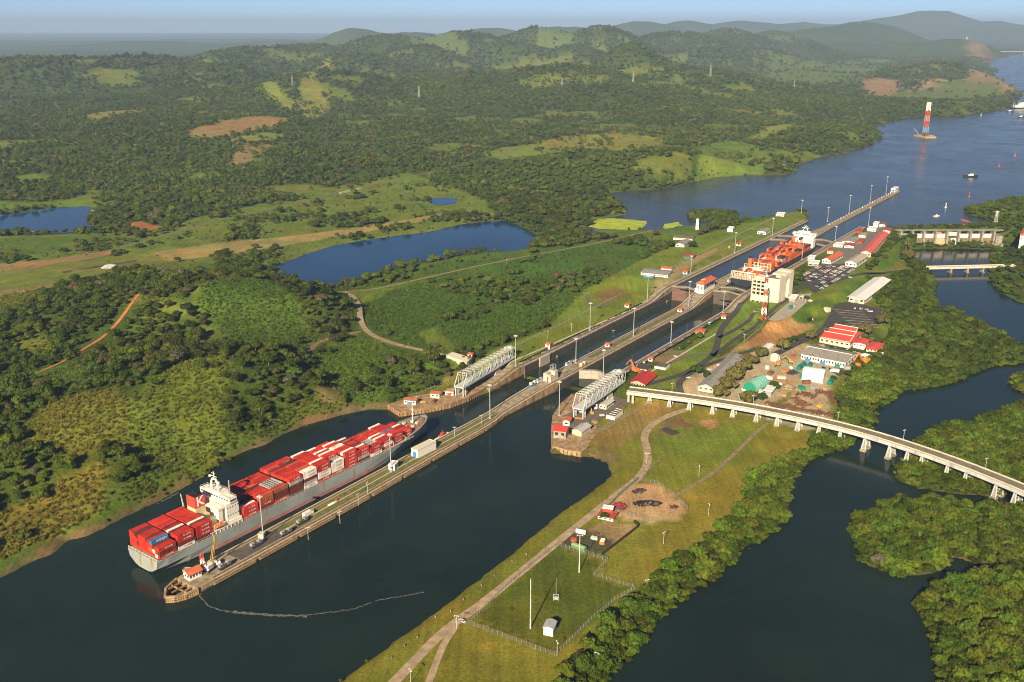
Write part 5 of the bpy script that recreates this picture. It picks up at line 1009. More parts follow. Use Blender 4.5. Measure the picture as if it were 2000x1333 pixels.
boat("launch", "white workboat at the far right edge of the lake", *at(1994, 230, 16.5), 16.5, rad(-70), 26, HULLN, WHITE)
def dredger():
    x, y = at(1992, 212, 16.5); t = thing("dredger", "big white dredger moored at the far shore of the lake", "dredger", (x, y, 16.5), rad(-80)); hull_mesh([(-42, [9, 10], [-1, 4]), (36, [9, 10], [-1, 4]), (44, [4, 6], [-1, 4.6])], [0, 1]).build("hull", HULLN, t); m = MB(); m.box((0, -4, 4), (16, 46, 9)); m.box((0, 4, 13), (13, 24, 6)); m.box((0, 8, 19), (10, 10, 4)); m.build("deck_house", WHITE, t); m = MB()
    for s in (-1, 1): m.bar((s * 7, 28, 4), (0, 34, 26), 1.2); m.bar((s * 7, -28, 4), (0, -30, 24), 1.2)
    m.tube((0, -8, 19), (0, -8, 28), 2, 8); m.build("gantry", STEELG, t)
dredger()
def floating_crane():
    x, y = at(1806, 268, 16.5); t = thing("floating_crane", "tall red and white lattice crane standing on a barge in the lake", "floating crane", (x, y, 16.5), rad(12)); m = MB(); m.box((0, 0, -1), (34, 62, 5)); m.box((14, 8, 4), (20, 40, .8)); m.build("barge", M("barge_tan", (.42, .30, .16), .85, .2, .3), t); H = 96; W0, W1 = 6.2, 4.2
    lv = [0, 26, 42, 58, 72, 96]; mats = [M("crane_blue", (.25, .38, .5), .5, .1, .3), FUNR, M("crane_pink", (.55, .30, .24), .6, .1, .3), FUNR, WHITE]
    for i in range(5):
        z0, z1 = lv[i] + 4, lv[i + 1] + 4; w0 = W0 + (W1 - W0) * lv[i] / H; w1 = W0 + (W1 - W0) * lv[i + 1] / H; s = MB(); n = max(2, int((z1 - z0) / 8))
        for sx in (-1, 1):
            for sy in (-1, 1): s.bar((sx * w0, sy * w0 * .7, z0), (sx * w1, sy * w1 * .7, z1), 1.3)
        for k in range(n):
            za, zb = z0 + (z1 - z0) * k / n, z0 + (z1 - z0) * (k + 1) / n; wa = w0 + (w1 - w0) * k / n; wb = w0 + (w1 - w0) * (k + 1) / n
            for sy in (-1, 1): s.bar((-wa, sy * wa * .7, za), (wb, sy * wb * .7, zb), .5); s.bar((wa, sy * wa * .7, za), (-wb, sy * wb * .7, zb), .5); s.bar((-wb, sy * wb * .7, zb), (wb, sy * wb * .7, zb), .5)
            for sx in (-1, 1): s.bar((sx * wa, -wa * .7, za), (sx * wb, wb * .7, zb), .5)
        if i == 4: s.box((0, 0, z1 - 3), (8, 5, 4)); s.box((-3, 0, z0), (2, 4, 22)); s.box((3.2, 0, z0 + 2), (1.6, 4, 18))
        if i == 1: s.box((0, 0, z0 + 1), (8, 6, 6))
        s.build("lattice_section", mats[i], t)
    m = MB(); m.box((0, -4, 4), (14, 14, 9)); m.build("machinery_house", MAROON, t); m = MB(); m.bar((4, 20, 4), (8, 24, 34), 1.4); m.bar((-4, 22, 4), (-12, 40, 22), 1.2); m.build("back_stay", STEELG, t)
floating_crane()
def buoy(label, px, py, mat):
    x, y = at(px, py, 16.5); t = thing("buoy", label, "buoy", (x, y, 16.5)); m = MB(); m.tube((0, 0, -.5), (0, 0, 1.2), 2.2, 12, 0, 1.8); m.tube((0, 0, 1.2), (0, 0, 7), .9, 6, 0, .4); m.build("float", mat, t); m = MB(); m.tube((0, 0, 7), (0, 0, 8.4), .9, 8); m.build("lantern", mat, t)
buoy("white marker buoy in the lake above the dam", 1847, 406, WHITE); buoy("red marker buoy close to the wooded shore of the lake", 1893, 385, FUNR); buoy("small pale buoy near the far woods of the lake", 1916, 226, WHITE); buoy("red buoy in the open lake beyond the tugboat", 1951, 326, FUNR); buoy("orange buoy at the end of the long foam line", 1982, 305, ORG)
# ---------------------------------------------------------------- buildings
def building(name, label, cat, A, B, C, z, h, roof="gable", wall=None, roofm=None, rh=2., over=.7, win=(0, 0), along=None, group=None, floors=1, door=None):
    """footprint from three ground corners seen in the photo: A the near corner, B and C the ends of the two walls that meet there"""
    wall = wall or WHITE; roofm = roofm or ORANGER
    a, b, c = (np.array(at(q[0], q[1], z)) for q in (A, B, C)); v = c - a; ln = np.hypot(*v); u = v / ln; pr = np.array((u[1], -u[0])); wd = float((b - a) @ pr); sg = 1 if wd > 0 else -1; wd = max(abs(wd), 2.5)
    ctr = a + v / 2 + pr * sg * wd / 2; g = min(z, gz(*ctr)); t = thing(name, label, cat, (ctr[0], ctr[1], z), math.atan2(-u[0], u[1]), group); X, Y = wd / 2, ln / 2
    global LASTD; LASTD = (X, Y)
    m = MB(); m.box((0, 0, min(-.6, g - z - .5)), (wd, ln, h + max(.6, z - g + .5)))
    if roof == "gable":
        if (along or ("y" if ln >= wd else "x")) == "y": m.add([(-X, -Y, h), (X, -Y, h), (0, -Y, h + rh), (-X, Y, h), (X, Y, h), (0, Y, h + rh)], [(0, 1, 2), (4, 3, 5)])
        else: m.add([(-X, -Y, h), (-X, Y, h), (-X, 0, h + rh), (X, -Y, h), (X, Y, h), (X, 0, h + rh)], [(1, 0, 2), (3, 4, 5)])
    m.build("wall", wall, t); r = MB(); O = over; th = .25
    if roof == "gable":
        if (along or ("y" if ln >= wd else "x")) == "y":
            k = rh / X; e = h - k * O
            r.add([(-X - O, -Y - O, e), (0, -Y - O, h + rh), (X + O, -Y - O, e), (-X - O, Y + O, e), (0, Y + O, h + rh), (X + O, Y + O, e)] + [(-X - O, -Y - O, e + th), (0, -Y - O, h + rh + th), (X + O, -Y - O, e + th), (-X - O, Y + O, e + th), (0, Y + O, h + rh + th), (X + O, Y + O, e + th)],
                  [(6, 7, 10, 9), (7, 8, 11, 10), (0, 3, 4, 1), (1, 4, 5, 2), (0, 1, 7, 6), (1, 2, 8, 7), (3, 9, 10, 4), (4, 10, 11, 5), (0, 6, 9, 3), (2, 5, 11, 8)])
            r.bar((0, -Y - O, h + rh + th), (0, Y + O, h + rh + th), .3)
        else:
            k = rh / Y; e = h - k * O
            r.add([(-X - O, -Y - O, e), (-X - O, 0, h + rh), (-X - O, Y + O, e), (X + O, -Y - O, e), (X + O, 0, h + rh), (X + O, Y + O, e)] + [(-X - O, -Y - O, e + th), (-X - O, 0, h + rh + th), (-X - O, Y + O, e + th), (X + O, -Y - O, e + th), (X + O, 0, h + rh + th), (X + O, Y + O, e + th)],
                  [(6, 9, 10, 7), (7, 10, 11, 8), (0, 1, 4, 3), (1, 2, 5, 4), (0, 6, 7, 1), (1, 7, 8, 2), (3, 4, 10, 9), (4, 5, 11, 10), (0, 3, 9, 6), (2, 8, 11, 5)])
    elif roof == "hip":
        q = min(X, Y) * .9; ry = max(0., Y - q) if ln >= wd else 0; rx = max(0., X - q) if ln < wd else 0
        r.add([(-X - O, -Y - O, h - .2), (X + O, -Y - O, h - .2), (X + O, Y + O, h - .2), (-X - O, Y + O, h - .2), (-rx, -ry, h + rh), (rx, ry, h + rh), (-X - O, -Y - O, h - .45), (X + O, -Y - O, h - .45), (X + O, Y + O, h - .45), (-X - O, Y + O, h - .45)],
              ([(0, 1, 4), (1, 2, 5, 4), (2, 3, 5), (3, 0, 4, 5)] if ln >= wd else [(0, 1, 5, 4), (1, 2, 5), (2, 3, 4, 5), (3, 0, 4)]) + [(6, 7, 1, 0), (7, 8, 2, 1), (8, 9, 3, 2), (9, 6, 0, 3), (9, 8, 7, 6)])
    elif roof == "arch":
        n = 10; ax = along or ("y" if ln >= wd else "x"); vs = []
        for i in range(n + 1):
            an = math.pi * i / n; cx, cz = -math.cos(an), math.sin(an)
            for k in (-1, 1): vs.append((cx * (X + .1), k * (Y + .1), h + cz * rh) if ax == "y" else (k * (X + .1), cx * (Y + .1), h + cz * rh))
        fs = [(2 * i, 2 * i + 1, 2 * i + 3, 2 * i + 2) for i in range(n)]; fs = fs if ax == "y" else [f[::-1] for f in fs]; r.add(vs, [f[::-1] for f in fs] ); e = MB(); e.add([vs[2 * i] for i in range(n + 1)], [tuple(range(n + 1))]); e.add([vs[2 * i + 1] for i in range(n + 1)], [tuple(range(n, -1, -1))]); e.build("end_wall", wall, t)
        rb = MB()
        for i in range(1, 6):
            f = -1 + i / 3
            for k in range(n):
                p, q = vs[2 * k], vs[2 * k + 2]; sc = lambda v: (v[0] * 1.005, f * Y, v[2] + .05) if ax == "y" else (f * X, v[1] * 1.005, v[2] + .05); rb.bar(sc(p), sc(q), .18)
        rb.build("roof_ribs", roofm, t)
    else:
        r.box((0, 0, h), (wd + 2 * O, ln + 2 * O, .35))
        if roof == "flat":
            for s in (-1, 1): r.box((s * (X + O - .12), 0, h + .35), (.24, ln + 2 * O, .35)); r.box((0, s * (Y + O - .12), h + .35), (wd + 2 * O - .5, .24, .35))
    r.build("roof", roofm, t)
    nx, ny = win
    for f in range(floors):
        zz = h * (f + .38) / floors
        for k in range(nx):
            for s in (-1, 1):
                w = MB(); w.box((-X + (k + .5) * wd / nx, s * (Y + .04), zz), (wd / nx * .5, .12, h / floors * .34)); w.build("window", GLASS, t)
        for k in range(ny):
            for s in (-1, 1):
                w = MB(); w.box((s * (X + .04), -Y + (k + .5) * ln / ny, zz), (.12, ln / ny * .5, h / floors * .34)); w.build("window", GLASS, t)
    if door is not None:
        d = MB(); d.box((0, -sg * 0 - Y - .05, 0), (min(wd * .5, 5), .14, h * .72)); d.build("door", door, t)
    return t
B_ = building
ch = B_("control_house", "white lock control house with red hip roof on the centre wall", "control house", (1374, 573.5), (1358.5, 572), (1396, 561), Z2 + .1, 11.5, "hip", WHITE, ORANGER, 4.2, 1.6, (5, 10), None, None, 1)
for k in range(2):
    m = MB(); m.box((0, -9 + 9 * k, 13.6), (3.2, 5, 1.8)); m.build("roof_vent", ORANGER if k else WHITE, ch)
m = MB(); m.box((0, -14.6, 7.6), (11, .3, 1.8)); m.box((5.9, 0, 8), (.2, 24, 1.3)); m.build("window_band", GLASS, ch); m = MB(); m.box((-4.5, -16.4, 0), (5, 4, 5)); m.build("annex", WHITE, ch); m = MB(); m.bar((-4.2, -15, 4.6), (-3.4, -18, 8.6), 1.1); m.build("blue_jib", BLUE, ch)
# visitor building
def visitor():
    A, B, C = (np.array(at(*q, 16.8)) for q in ((1519.5, 594.5), (1497, 588), (1546.5, 579))); v = C - A; ln = np.hypot(*v); u = v / ln; pr = np.array((-u[1], u[0])); wd = abs(float((B - A) @ pr)); rz = math.atan2(-u[0], u[1]); t = thing("visitor_centre", "tall cream visitor centre with a deep arched niche beside the locks", "building", (A[0], A[1], 16.8), rz)
    H = 31; m = MB(); m.box((-wd * .5, ln * .21, -3), (wd, ln * .42, H + 2)); m.box((-wd * .5, ln * .88, -3), (wd, ln * .24, H + 5)); m.box((-wd * .60, ln * .59, -3), (wd * .8, ln * .36, H + 4))
    m.box((-wd * .10, ln * .445, -3), (wd * .2, ln * .05, H + 4)); m.box((-wd * .10, ln * .735, -3), (wd * .2, ln * .05, H + 4)); n = 8; y0, y1 = ln * .47, ln * .71; rr = (y1 - y0) / 2; yc = (y0 + y1) / 2; z0 = H - 9; top = H + 1
    for i in range(n):
        a0, a1 = math.pi * i / n, math.pi * (i + 1) / n; p = [(yc - rr * math.cos(a), z0 + rr * math.sin(a)) for a in (a0, a1)]
        m.add([(x, yy, zz) for x in (-.02, -wd * .2) for yy, zz in (p[0], p[1], (p[1][0], top), (p[0][0], top))], [(0, 1, 2, 3), (7, 6, 5, 4), (0, 4, 5, 1), (3, 2, 6, 7)])
    m.build("tower_wall", CREAM, t); r = MB(); r.box((-wd * .5, ln * .21, H - 1), (wd - 1.2, ln * .42 - 1.2, .15)); r.build("roof_deck", M("dark_roof_deck", (.16, .15, .13), .9), t); r = MB()  # roof deck in one plain dark grey-brown
    for s in (-1, 1): r.box((-wd * .5 + s * (wd / 2 - .3), ln * .21, H - 1), (.6, ln * .42, 1.2))
    r.box((-wd * .3, ln * .25, H - 1), (6, 7, 2.4)); r.build("parapet", CREAM, t)
    W2 = wd * 1.05; x0 = -wd - W2
    for k in range(5):
        s = MB(); s.box((-wd - W2 / 2, ln * .22, 6.5 + k * 4.6 - (6.4 if k == 0 else 0) + (0 if k else 0)), (W2, ln * .5, .7 if k else 6)); s.box((-wd - W2 / 2, -ln * .03, 6.6 + k * 4.6), (W2, .4, 1.3)); s.box((x0 + .2, ln * .22, 6.6 + k * 4.6), (.4, ln * .5, 1.3)); s.build("terrace", CREAM, t)
    c = MB()
    for i in range(4):
        for j in range(2): c.box((x0 + .8 + i * (W2 - 1.4) / 3, j * ln * .44 - ln * .02, -3), (1.1, 1.1, 28))
    c.build("column", CREAM, t); g = MB(); g.box((-wd - W2 / 2, ln * .26, -2), (W2 - 3, ln * .34, 26)); g.build("recessed_glass", GLASS, t); c = MB(); c.box((-wd - W2 / 2, ln * .3, 25.6), (W2 * .9, ln * .3, 2.2)); c.build("roof_house", CREAM, t)
visitor()
def lattice(name, label, cat, base, z, h, w, bands, wt=None, rz=0., arms=None):
    x, y = at(*base, z); g = gz(x, y); t = thing(name, label, cat, (x, y, g), rz); n = len(bands); wt = w * .35 if wt is None else wt
    for i, mt in enumerate(bands):
        s = MB(); z0, z1 = h * i / n, h * (i + 1) / n; w0 = w + (wt - w) * i / n; w1 = w + (wt - w) * (i + 1) / n; th = max(.30, w * .11)
        for a, b in ((-1, -1), (1, -1), (1, 1), (-1, 1)): s.bar((a * w0 / 2, b * w0 / 2, z0 - (1 if i == 0 else 0)), (a * w1 / 2, b * w1 / 2, z1), th)
        k = max(1, int((z1 - z0) / max(w, 2) / 1.2))
        for j in range(k):
            za, zb = z0 + (z1 - z0) * j / k, z0 + (z1 - z0) * (j + 1) / k; wa = w0 + (w1 - w0) * j / k; wb = w0 + (w1 - w0) * (j + 1) / k
            for sg in (-1, 1):
                s.bar((-wa / 2, sg * wa / 2, za), (wb / 2, sg * wb / 2, zb), th * .7); s.bar((wa / 2, sg * wa / 2, za), (-wb / 2, sg * wb / 2, zb), th * .7); s.bar((sg * wa / 2, -wa / 2, za), (sg * wb / 2, wb / 2, zb), th * .7); s.bar((-wb / 2, sg * wb / 2, zb), (wb / 2, sg * wb / 2, zb), th * .6)
        s.build("lattice_section", mt, t)
    if arms:
        s = MB()
        for f, l in arms: s.bar((-l, 0, h * f), (l, 0, h * f), .5); s.bar((-l, 0, h * f), (0, 0, h * f + 2), .3); s.bar((l, 0, h * f), (0, 0, h * f + 2), .3)
        s.build("cross_arm", bands[-1], t)
    return t
RW = [M("mast_orange", (.50, .11, .04), .6, .15, .5), WHITE, BRICKR, WHITE, BRICKR, WHITE, M("mast_red", (.32, .05, .05), .6, .1, .5)]
rt = lattice("radio_mast", "red and white lattice mast standing in front of the visitor centre", "mast", (1491, 622), 15, 51, 4.6, RW, 2.6); m = MB(); m.tube((0, 0, 51), (0, 0, 53.5), 1.4, 10); m.build("radome", WHITE, rt)
lattice("signal_mast", "red and white lattice mast beside the red-roofed house at the pier tip", "mast", (397, 1113), 4.3, 19, 2.2, [WHITE, FUNR, WHITE, FUNR, WHITE, FUNR], 1.8)
lattice("steel_tower", "grey lattice tower on the right abutment of the dam", "tower", (1943, 445), 19, 25, 5, [STEELW, STEELG, STEELW], 1.6, 0, [(.95, 4)])
for px, py, h, lab in ((1385, 187, 46, "tallest white pylon above the grass clearing"), (1551, 172, 40, "white pylon on the ridge by the far meadow"), (1235, 204, 40, "pylon in the middle of the dense woods"), (1097, 203, 34, "short pylon left of the others in the woods"), (1707, 88, 120, "very tall pylon on the hazy far ridge"), (1673, 99, 60, "small pylon on the hazy slope below the tall one"), (819, 208, 44, "grey pylon above the woods left of the conical hill"), (574, 205, 38, "faint pylon near the narrow green clearing")):
    lattice("pylon", lab, "pylon", (px, py), 40, h, h * .15, [STEELG, STEELG], 1.2, .3, [(.72, h * .14), (.84, h * .12), (.96, h * .1)])
x, y = at(1361, 449, 17.5); t = thing("lookout_tower", "slender white stone tower on the grass by the lake", "tower", (x, y, gz(x, y)), 0); m = MB(); m.box((0, 0, -1), (5, 5, 17), 0, 0, .62); m.box((0, 0, 16), (3.9, 3.9, .6)); m.build("shaft", WHITE, t); m = MB(); m.box((0, 0, 16.6), (2.4, 2.4, 1.8)); m.build("lantern_room", STEELG, t)
m = MB(); [m.box((0, -2.36 + .056 * zz, zz), (.9, .2, 1.4)) for zz in (4, 8, 12)]; m.build("window", GLASS, t)
# right-hand buildings
B_("exhibition_hall", "long low white-roofed hall beside the lower car park", "building", (1687, 594.5), (1656.5, 590.5), (1736, 556), 9, 6.5, "gable", CREAM, WHITER, 2.2, 2.2, (3, 14), None, None, 1, STEELG)
mu = B_("office_building", "cream building with several stepped red roofs by the works yard", "building", (1659, 679), (1597, 671), (1682, 659), 8, 5, "shed", CREAM, M("bright_red_roof", (.62, .075, .055), .55, .1, .3), .5, .8, (6, 10))
for k in range(3):
    y0, y1, z1 = -22 + k * 13, -9 + k * 13, 8.6 + k * 1.0; x0 = 15 - k * 1.5
    m = MB(); m.box((0, (y0 + y1) / 2, 5.3), (2 * x0, y1 - y0, .8)); m.add([(-x0, y0 + 1, 6), (-x0, y1, 6), (-x0, y1, z1), (x0, y0 + 1, 6), (x0, y1, 6), (x0, y1, z1)], [(0, 1, 2), (5, 4, 3), (1, 4, 5, 2)]); m.build("clerestory", CREAM, mu)
    r = MB(); r.add([(-x0 - .6, y0, 5.9), (x0 + .6, y0, 5.9), (x0 + .6, y1 + .8, z1 + .35), (-x0 - .6, y1 + .8, z1 + .35), (-x0 - .6, y0, 5.6), (x0 + .6, y0, 5.6), (x0 + .6, y1 + .8, z1 + .05), (-x0 - .6, y1 + .8, z1 + .05)], [(0, 1, 2, 3), (7, 6, 5, 4), (0, 4, 5, 1), (1, 5, 6, 2), (2, 6, 7, 3), (3, 7, 4, 0)]); r.build("stepped_roof", MATS["bright_red_roof"], mu)
    e = MB(); e.bar((-x0 - .6, y1 + .8, z1 + .4), (x0 + .6, y1 + .8, z1 + .4), .6); e.bar((x0 + .6, y0, 5.9), (x0 + .6, y1 + .8, z1 + .4), .5); e.build("roof_edge", WHITE, mu)
B_("open_shed", "low red square roof on posts at the edge of the works yard", "shed", (1712, 690), (1694, 684), (1724, 678), 7.5, 4, "hip", CREAM, MATS["bright_red_roof"], 1.2, 1.5, (3, 3))
B_("small_office", "small red-roofed white office between the stepped roofs and the open shed", "building", (1690, 680), (1668, 674), (1697, 671), 7.8, 3.6, "gable", WHITE, MATS["bright_red_roof"], 1.2, .6, (4, 2)); B_("site_cabin", "white cabin at the right edge of the works yard", "cabin", (1722, 700), (1702, 696), (1725, 696), 7, 3, "flat", WHITE, WHITER, 0, .3, (4, 1))
wk = B_("workshop", "long white workshop with grey striped roof in the works yard", "workshop", (1650, 720.5), (1562, 704.5), (1672, 702), 7, 6.5, "gable", WHITE, GREYR, 3.2, .8, (16, 4), "x")
X_, Y_ = LASTD
for k in range(6):
    x0 = -X_ + (k + .35) * 2 * X_ / 6; m = MB(); m.add([(x0, .6, 9.95), (x0 + 3, .6, 9.95), (x0 + 3, Y_, 7.0), (x0, Y_, 7.0)], [(0, 1, 2, 3), (3, 2, 1, 0)]); m.build("roof_light", CONC_L, wk)
    m = MB(); m.add([(x0, -.6, 9.95), (x0 + 3, -.6, 9.95), (x0 + 3, -Y_, 7.0), (x0, -Y_, 7.0)], [(0, 1, 2, 3), (3, 2, 1, 0)]); m.build("roof_light", CONC_L, wk)
m = MB(); m.bar((-X_ - .6, 0, 10.0), (X_ + .6, 0, 10.0), .6); m.build("ridge_cap", WHITE, wk)
for k, c in enumerate((BLUE, BLUE, GREEN)):
    m = MB(); m.box((-X_ + (k + .5) * 2 * X_ / 3, -Y_ - .8, 0), (5, 1.8, 3.0)); m.build("blue_bay" if k < 2 else "green_bay", c, wk)
B_("storage_tent", "white rounded storage tent in the works yard", "tent", (1607, 748.5), (1564, 745), (1613, 737), 6.4, 5, "arch", WHITE, WHITER, 5.5, .1, (0, 0), "x")
gt = B_("quonset_hut", "green barrel-roofed hut near the viaduct", "hut", (1476, 768), (1430, 773.5), (1501, 753), 7, .8, "arch", M("dark_green_wall", (.012, .25, .16), .6, .1, .3), M("sea_green_roof", (.19, .46, .36), .6, .12, .2), 8.2, .2, (0, 0), "y")
for q in gt.children:
    if q.name.startswith("roof_ribs"): q.data.materials[0] = M("pale_green_rib", (.32, .6, .5), .6)
B_("long_shed", "long low grey-roofed shed with cream gable behind the row of trees", "shed", (1393, 767), (1364, 761), (1452, 706), 8.6, 4, "gable", CREAM, GREYR, 3, .9, (3, 12)); B_("canopy", "small white canopy beside the green barrel-roofed hut", "canopy", (1506, 772), (1494, 769), (1513, 763), 7, 3.4, "flat", STEELG, WHITER, 0, 1.2)
B_("machine_house", "red-roofed machine house at the end of the viaduct", "building", (1259, 760), (1231, 755.5), (1280, 742), 8, 5, "gable", M("weathered_wall", (.45, .4, .33), .8, .3, .5), M("deep_red_roof", (.42, .035, .03), .6, .12, .3), 2.4, 1.6, (5, 5)); B_("flat_hut", "small dark-roofed hut behind the red-roofed machine house", "hut", (1263, 728.5), (1248, 723), (1271, 720), 10.4, 3, "flat", WHITE, DARKR, 0, .4, (2, 2)); B_("open_bin", "low white open-topped bins on the lawn", "bin", (1300, 723.5), (1281, 717.5), (1309, 716), 10.4, 2.2, "flat", WHITE, M("bin_inside", (.12, .1, .08), .9), 0, -.5)
B_("machinery_shed", "small red machinery shed beside the orange excavator", "shed", (1256, 733), (1247, 731), (1262, 728), 9.5, 2.6, "gable", BRICKR, BRICKR, .8, .2)
B_("covered_shelter", "red-roofed shelter under the viaduct's end", "shelter", (1257, 779), (1246, 777), (1258, 772), 6.3, 4.6, "hip", BRICKR, CONC_L, .8, .2)
B_("site_cabin", "white striped cabin beside the bare earth slope", "cabin", (1500, 688), (1489, 684), (1511, 679), 9, 3, "gable", WHITE, WHITER, .8, .4)
B_("ticket_hall", "white-roofed entrance canopy below the visitor centre", "canopy", (1553, 590), (1543, 585), (1558, 583), 16.9, 3.6, "flat", STEELG, WHITER, 0, .8); B_("guard_hut", "small dark-roofed guard hut by the road junction", "hut", (1482, 614.5), (1472, 612), (1486, 610), 12.5, 2.6, "flat", WHITE, M("tan_roof", (.36, .28, .2), .8, .1, .4), 0, .5); B_("pump_house", "pale flat hut at the head of the bare earth slope", "hut", (1535, 624), (1522, 621.5), (1538, 619.5), 10, 3, "flat", CONC_L, GREYR, 0, .3)
def stair():
    a, b = np.array(at(1564, 585, 16.5)), np.array(at(1610, 608, 9)); d = b - a; ln = np.hypot(*d); rz = math.atan2(-d[0], d[1]); t = thing("covered_stairway", "long white-roofed covered stairway running down the embankment", "stairway", (a[0], a[1], 0), rz); z0, z1 = 17, 9.2; m = MB(); n = 12
    for i in range(n):
        y = (i + .5) * ln / n; z = z0 + (z1 - z0) * (i + .5) / n; m.box((0, y, z - 2), (5, ln / n, 2.2)); 
    m.build("flight", CONC_L, t); r = MB(); r.add([(x * 3, y, z + 4) for x in (-1, 1) for y, z in ((0, z0), (ln, z1))] + [(x * 3, y, z + 3.7) for x in (-1, 1) for y, z in ((0, z0), (ln, z1))], [(0, 2, 3, 1), (4, 5, 7, 6), (0, 1, 5, 4), (2, 6, 7, 3), (0, 4, 6, 2), (1, 3, 7, 5)]); r.build("roof", CREAM, t); p = MB()
    for i in range(9):
        for s in (-1, 1): y = i * ln / 8; z = z0 + (z1 - z0) * i / 8; p.bar((s * 2.6, y, z), (s * 2.6, y, z + 3.8), .35)
    p.build("posts", CREAM, t); e = MB(); e.box((0, ln + 3, z1 - .2), (8, 6, 4.5)); e.build("end_pavilion", CREAM, t)
stair()
T = 18.5
B_("depot_house", "white gabled house with orange-red roof beside the upper car park", "building", (1622, 516.5), (1608, 512.5), (1646, 503), T, 5, "gable", WHITE, ORANGER, 3.4, 1, (3, 5)); B_("depot_hall", "white hall with tan roof at the end of the upper car park", "hall", (1672, 523), (1653, 518.5), (1694, 508.5), T, 6, "gable", WHITE, M("tan_hall_roof", (.42, .36, .28), .7, .12, .3), 3, 1.2, (3, 4)); B_("depot_shed", "long pinkish-red roofed shed above the green embankment", "shed", (1700, 503), (1684, 497.5), (1735, 464), T, 6, "gable", CREAM, M("pink_red_roof", (.62, .12, .085), .6, .1, .3), 3, .8, (3, 14))
SM = [("store_hut", "grey-roofed store hut left of the long red shed", (1668, 479), (1650, 473), (1681, 470.5), 4, "gable", WHITE, GREYR, 1.4), ("store_hut", "flat white hut on the lawn by the orange-red house", (1645, 484), (1630, 480), (1650, 479.5), 3, "flat", WHITE, WHITER, 0), ("store_hut", "low orange-red roofed hut behind the lawn", (1667, 485.5), (1650, 482), (1670, 480), 3, "gable", WHITE, BRICKR, 1), ("store_hut", "small dark red hut by the grey-roofed store", (1684, 477), (1672, 473.5), (1689, 472), 2.8, "gable", BRICKR, BRICKR, 1),
      ("store_hut", "white hut on the quay near the lake end of the locks", (1710, 453), (1694, 450.5), (1714, 448.5), 3.4, "flat", WHITE, WHITER, 0), ("store_hut", "red-roofed hut at the lake end of the long red shed", (1738, 456), (1725, 453.5), (1742, 451), 3.4, "gable", CREAM, BRICKR, 1.2), ("store_hut", "blue-sided white hut by the near lock edge", (1590, 510), (1578, 508), (1593, 505), 3.4, "flat", WHITE, WHITER, 0), ("carport", "white flat carport at the upper end of the car park", (1598, 521), (1578, 518.5), (1601, 515), 3.4, "flat", STEELG, WHITER, 0),
      ("store_hut", "cream and red hut standing alone by the near lock edge", (1627, 496), (1616, 494), (1629, 490), 4, "hip", CREAM, BRICKR, 1.2), ("store_hut", "tan-roofed hut beside stacked stores on the quay", (1690, 465), (1678, 462), (1694, 460), 3, "gable", WHITE, MATS["tan_roof"], 1), ("store_hut", "red hut at the rounded lake end of the quay", (1728, 443), (1718, 441.5), (1731, 440), 3, "gable", WHITE, BRICKR, 1.), ("store_hut", "white cabin next to the red hut at the quay's lake end", (1715, 441), (1706, 439.5), (1718, 438), 3, "flat", WHITE, WHITER, 0), ("store_hut", "orange-red stack shed near the lock edge at the lake end", (1683, 456.5), (1671, 453), (1686, 451.5), 2.6, "gable", BRICKR, BRICKR, .7)]
for nm, lab, A, B, C, h, rf, wl, rm, rh in SM: B_(nm, lab, "hut", A, B, C, T + .1, h, rf, wl, rm, rh, .5, (2, 2))
# far bank buildings
B_("pump_station", "low grey-roofed station on the lawn left of the locks", "building", (1304, 543), (1253, 536.5), (1314, 534.5), 18.3, 3.6, "gable", WHITE, GREYR, 1.2, .8, (10, 2), "x"); B_("store_hut", "orange-roofed hut behind the low grey station", "hut", (1311, 531), (1291, 528.5), (1316, 527), 18.3, 3.4, "gable", WHITE, ORANGER, 1.2, .6); B_("parked_bus", "white and blue bus-like cabin in front of the low grey station", "cabin", (1276, 543.5), (1258, 541), (1278, 541), 18.3, 3, "flat", BLUE, WHITER, 0, .2)
B_("store_hut", "green-walled shelter with red roof on the far lawn", "hut", (1353, 507), (1336, 504), (1358, 501.5), 18.4, 3.4, "hip", GREEN, BRICKR, 1.2, 1); B_("gate_house", "white grey-roofed gate house on the lawn by the far lane", "building", (1495.5, 459), (1482, 455.5), (1505, 453), 18.4, 4.2, "gable", WHITE, GREYR, 1.4, .6, (3, 4), None, None, 1, BLUE)
B_("lake_house", "white house between dark trees near the pond track", "building", (1336, 484.5), (1322, 481), (1350, 476), 17.6, 4.5, "gable", WHITE, GREYR, 1.8, .8, (2, 4)); B_("lake_shed", "brown-roofed long shed behind the white house", "shed", (1352, 471.5), (1318, 466), (1358, 466), 17.8, 3.6, "gable", CREAM, M("brown_roof", (.16, .12, .09), .85, .2, .4), 1.4, .6); B_("store_hut", "low white hut near the far lane's lake end", "hut", (1531, 423.5), (1516, 421.5), (1534, 419.5), 18.3, 3, "flat", WHITE, WHITER, 0, .4, (3, 1)); B_("store_hut", "white cabin on stilts by the far fence", "hut", (1431, 454), (1421, 452), (1434, 450), 18.3, 5, "flat", WHITE, WHITER, 0, .3)
B_("airstrip_shelter", "white-roofed open shelter on the grass airstrip", "shelter", (218, 527.5), (203, 525), (226, 522.5), 11.2, 3.2, "gable", STEELG, WHITER, 1., 1.); B_("hill_house", "white house with red roof at the right edge above the river", "building", (2010, 471), (1992, 468), (2016, 458), 28, 8, "hip", WHITE, ORANGER, 3, 1, (3, 3), None, None, 2)
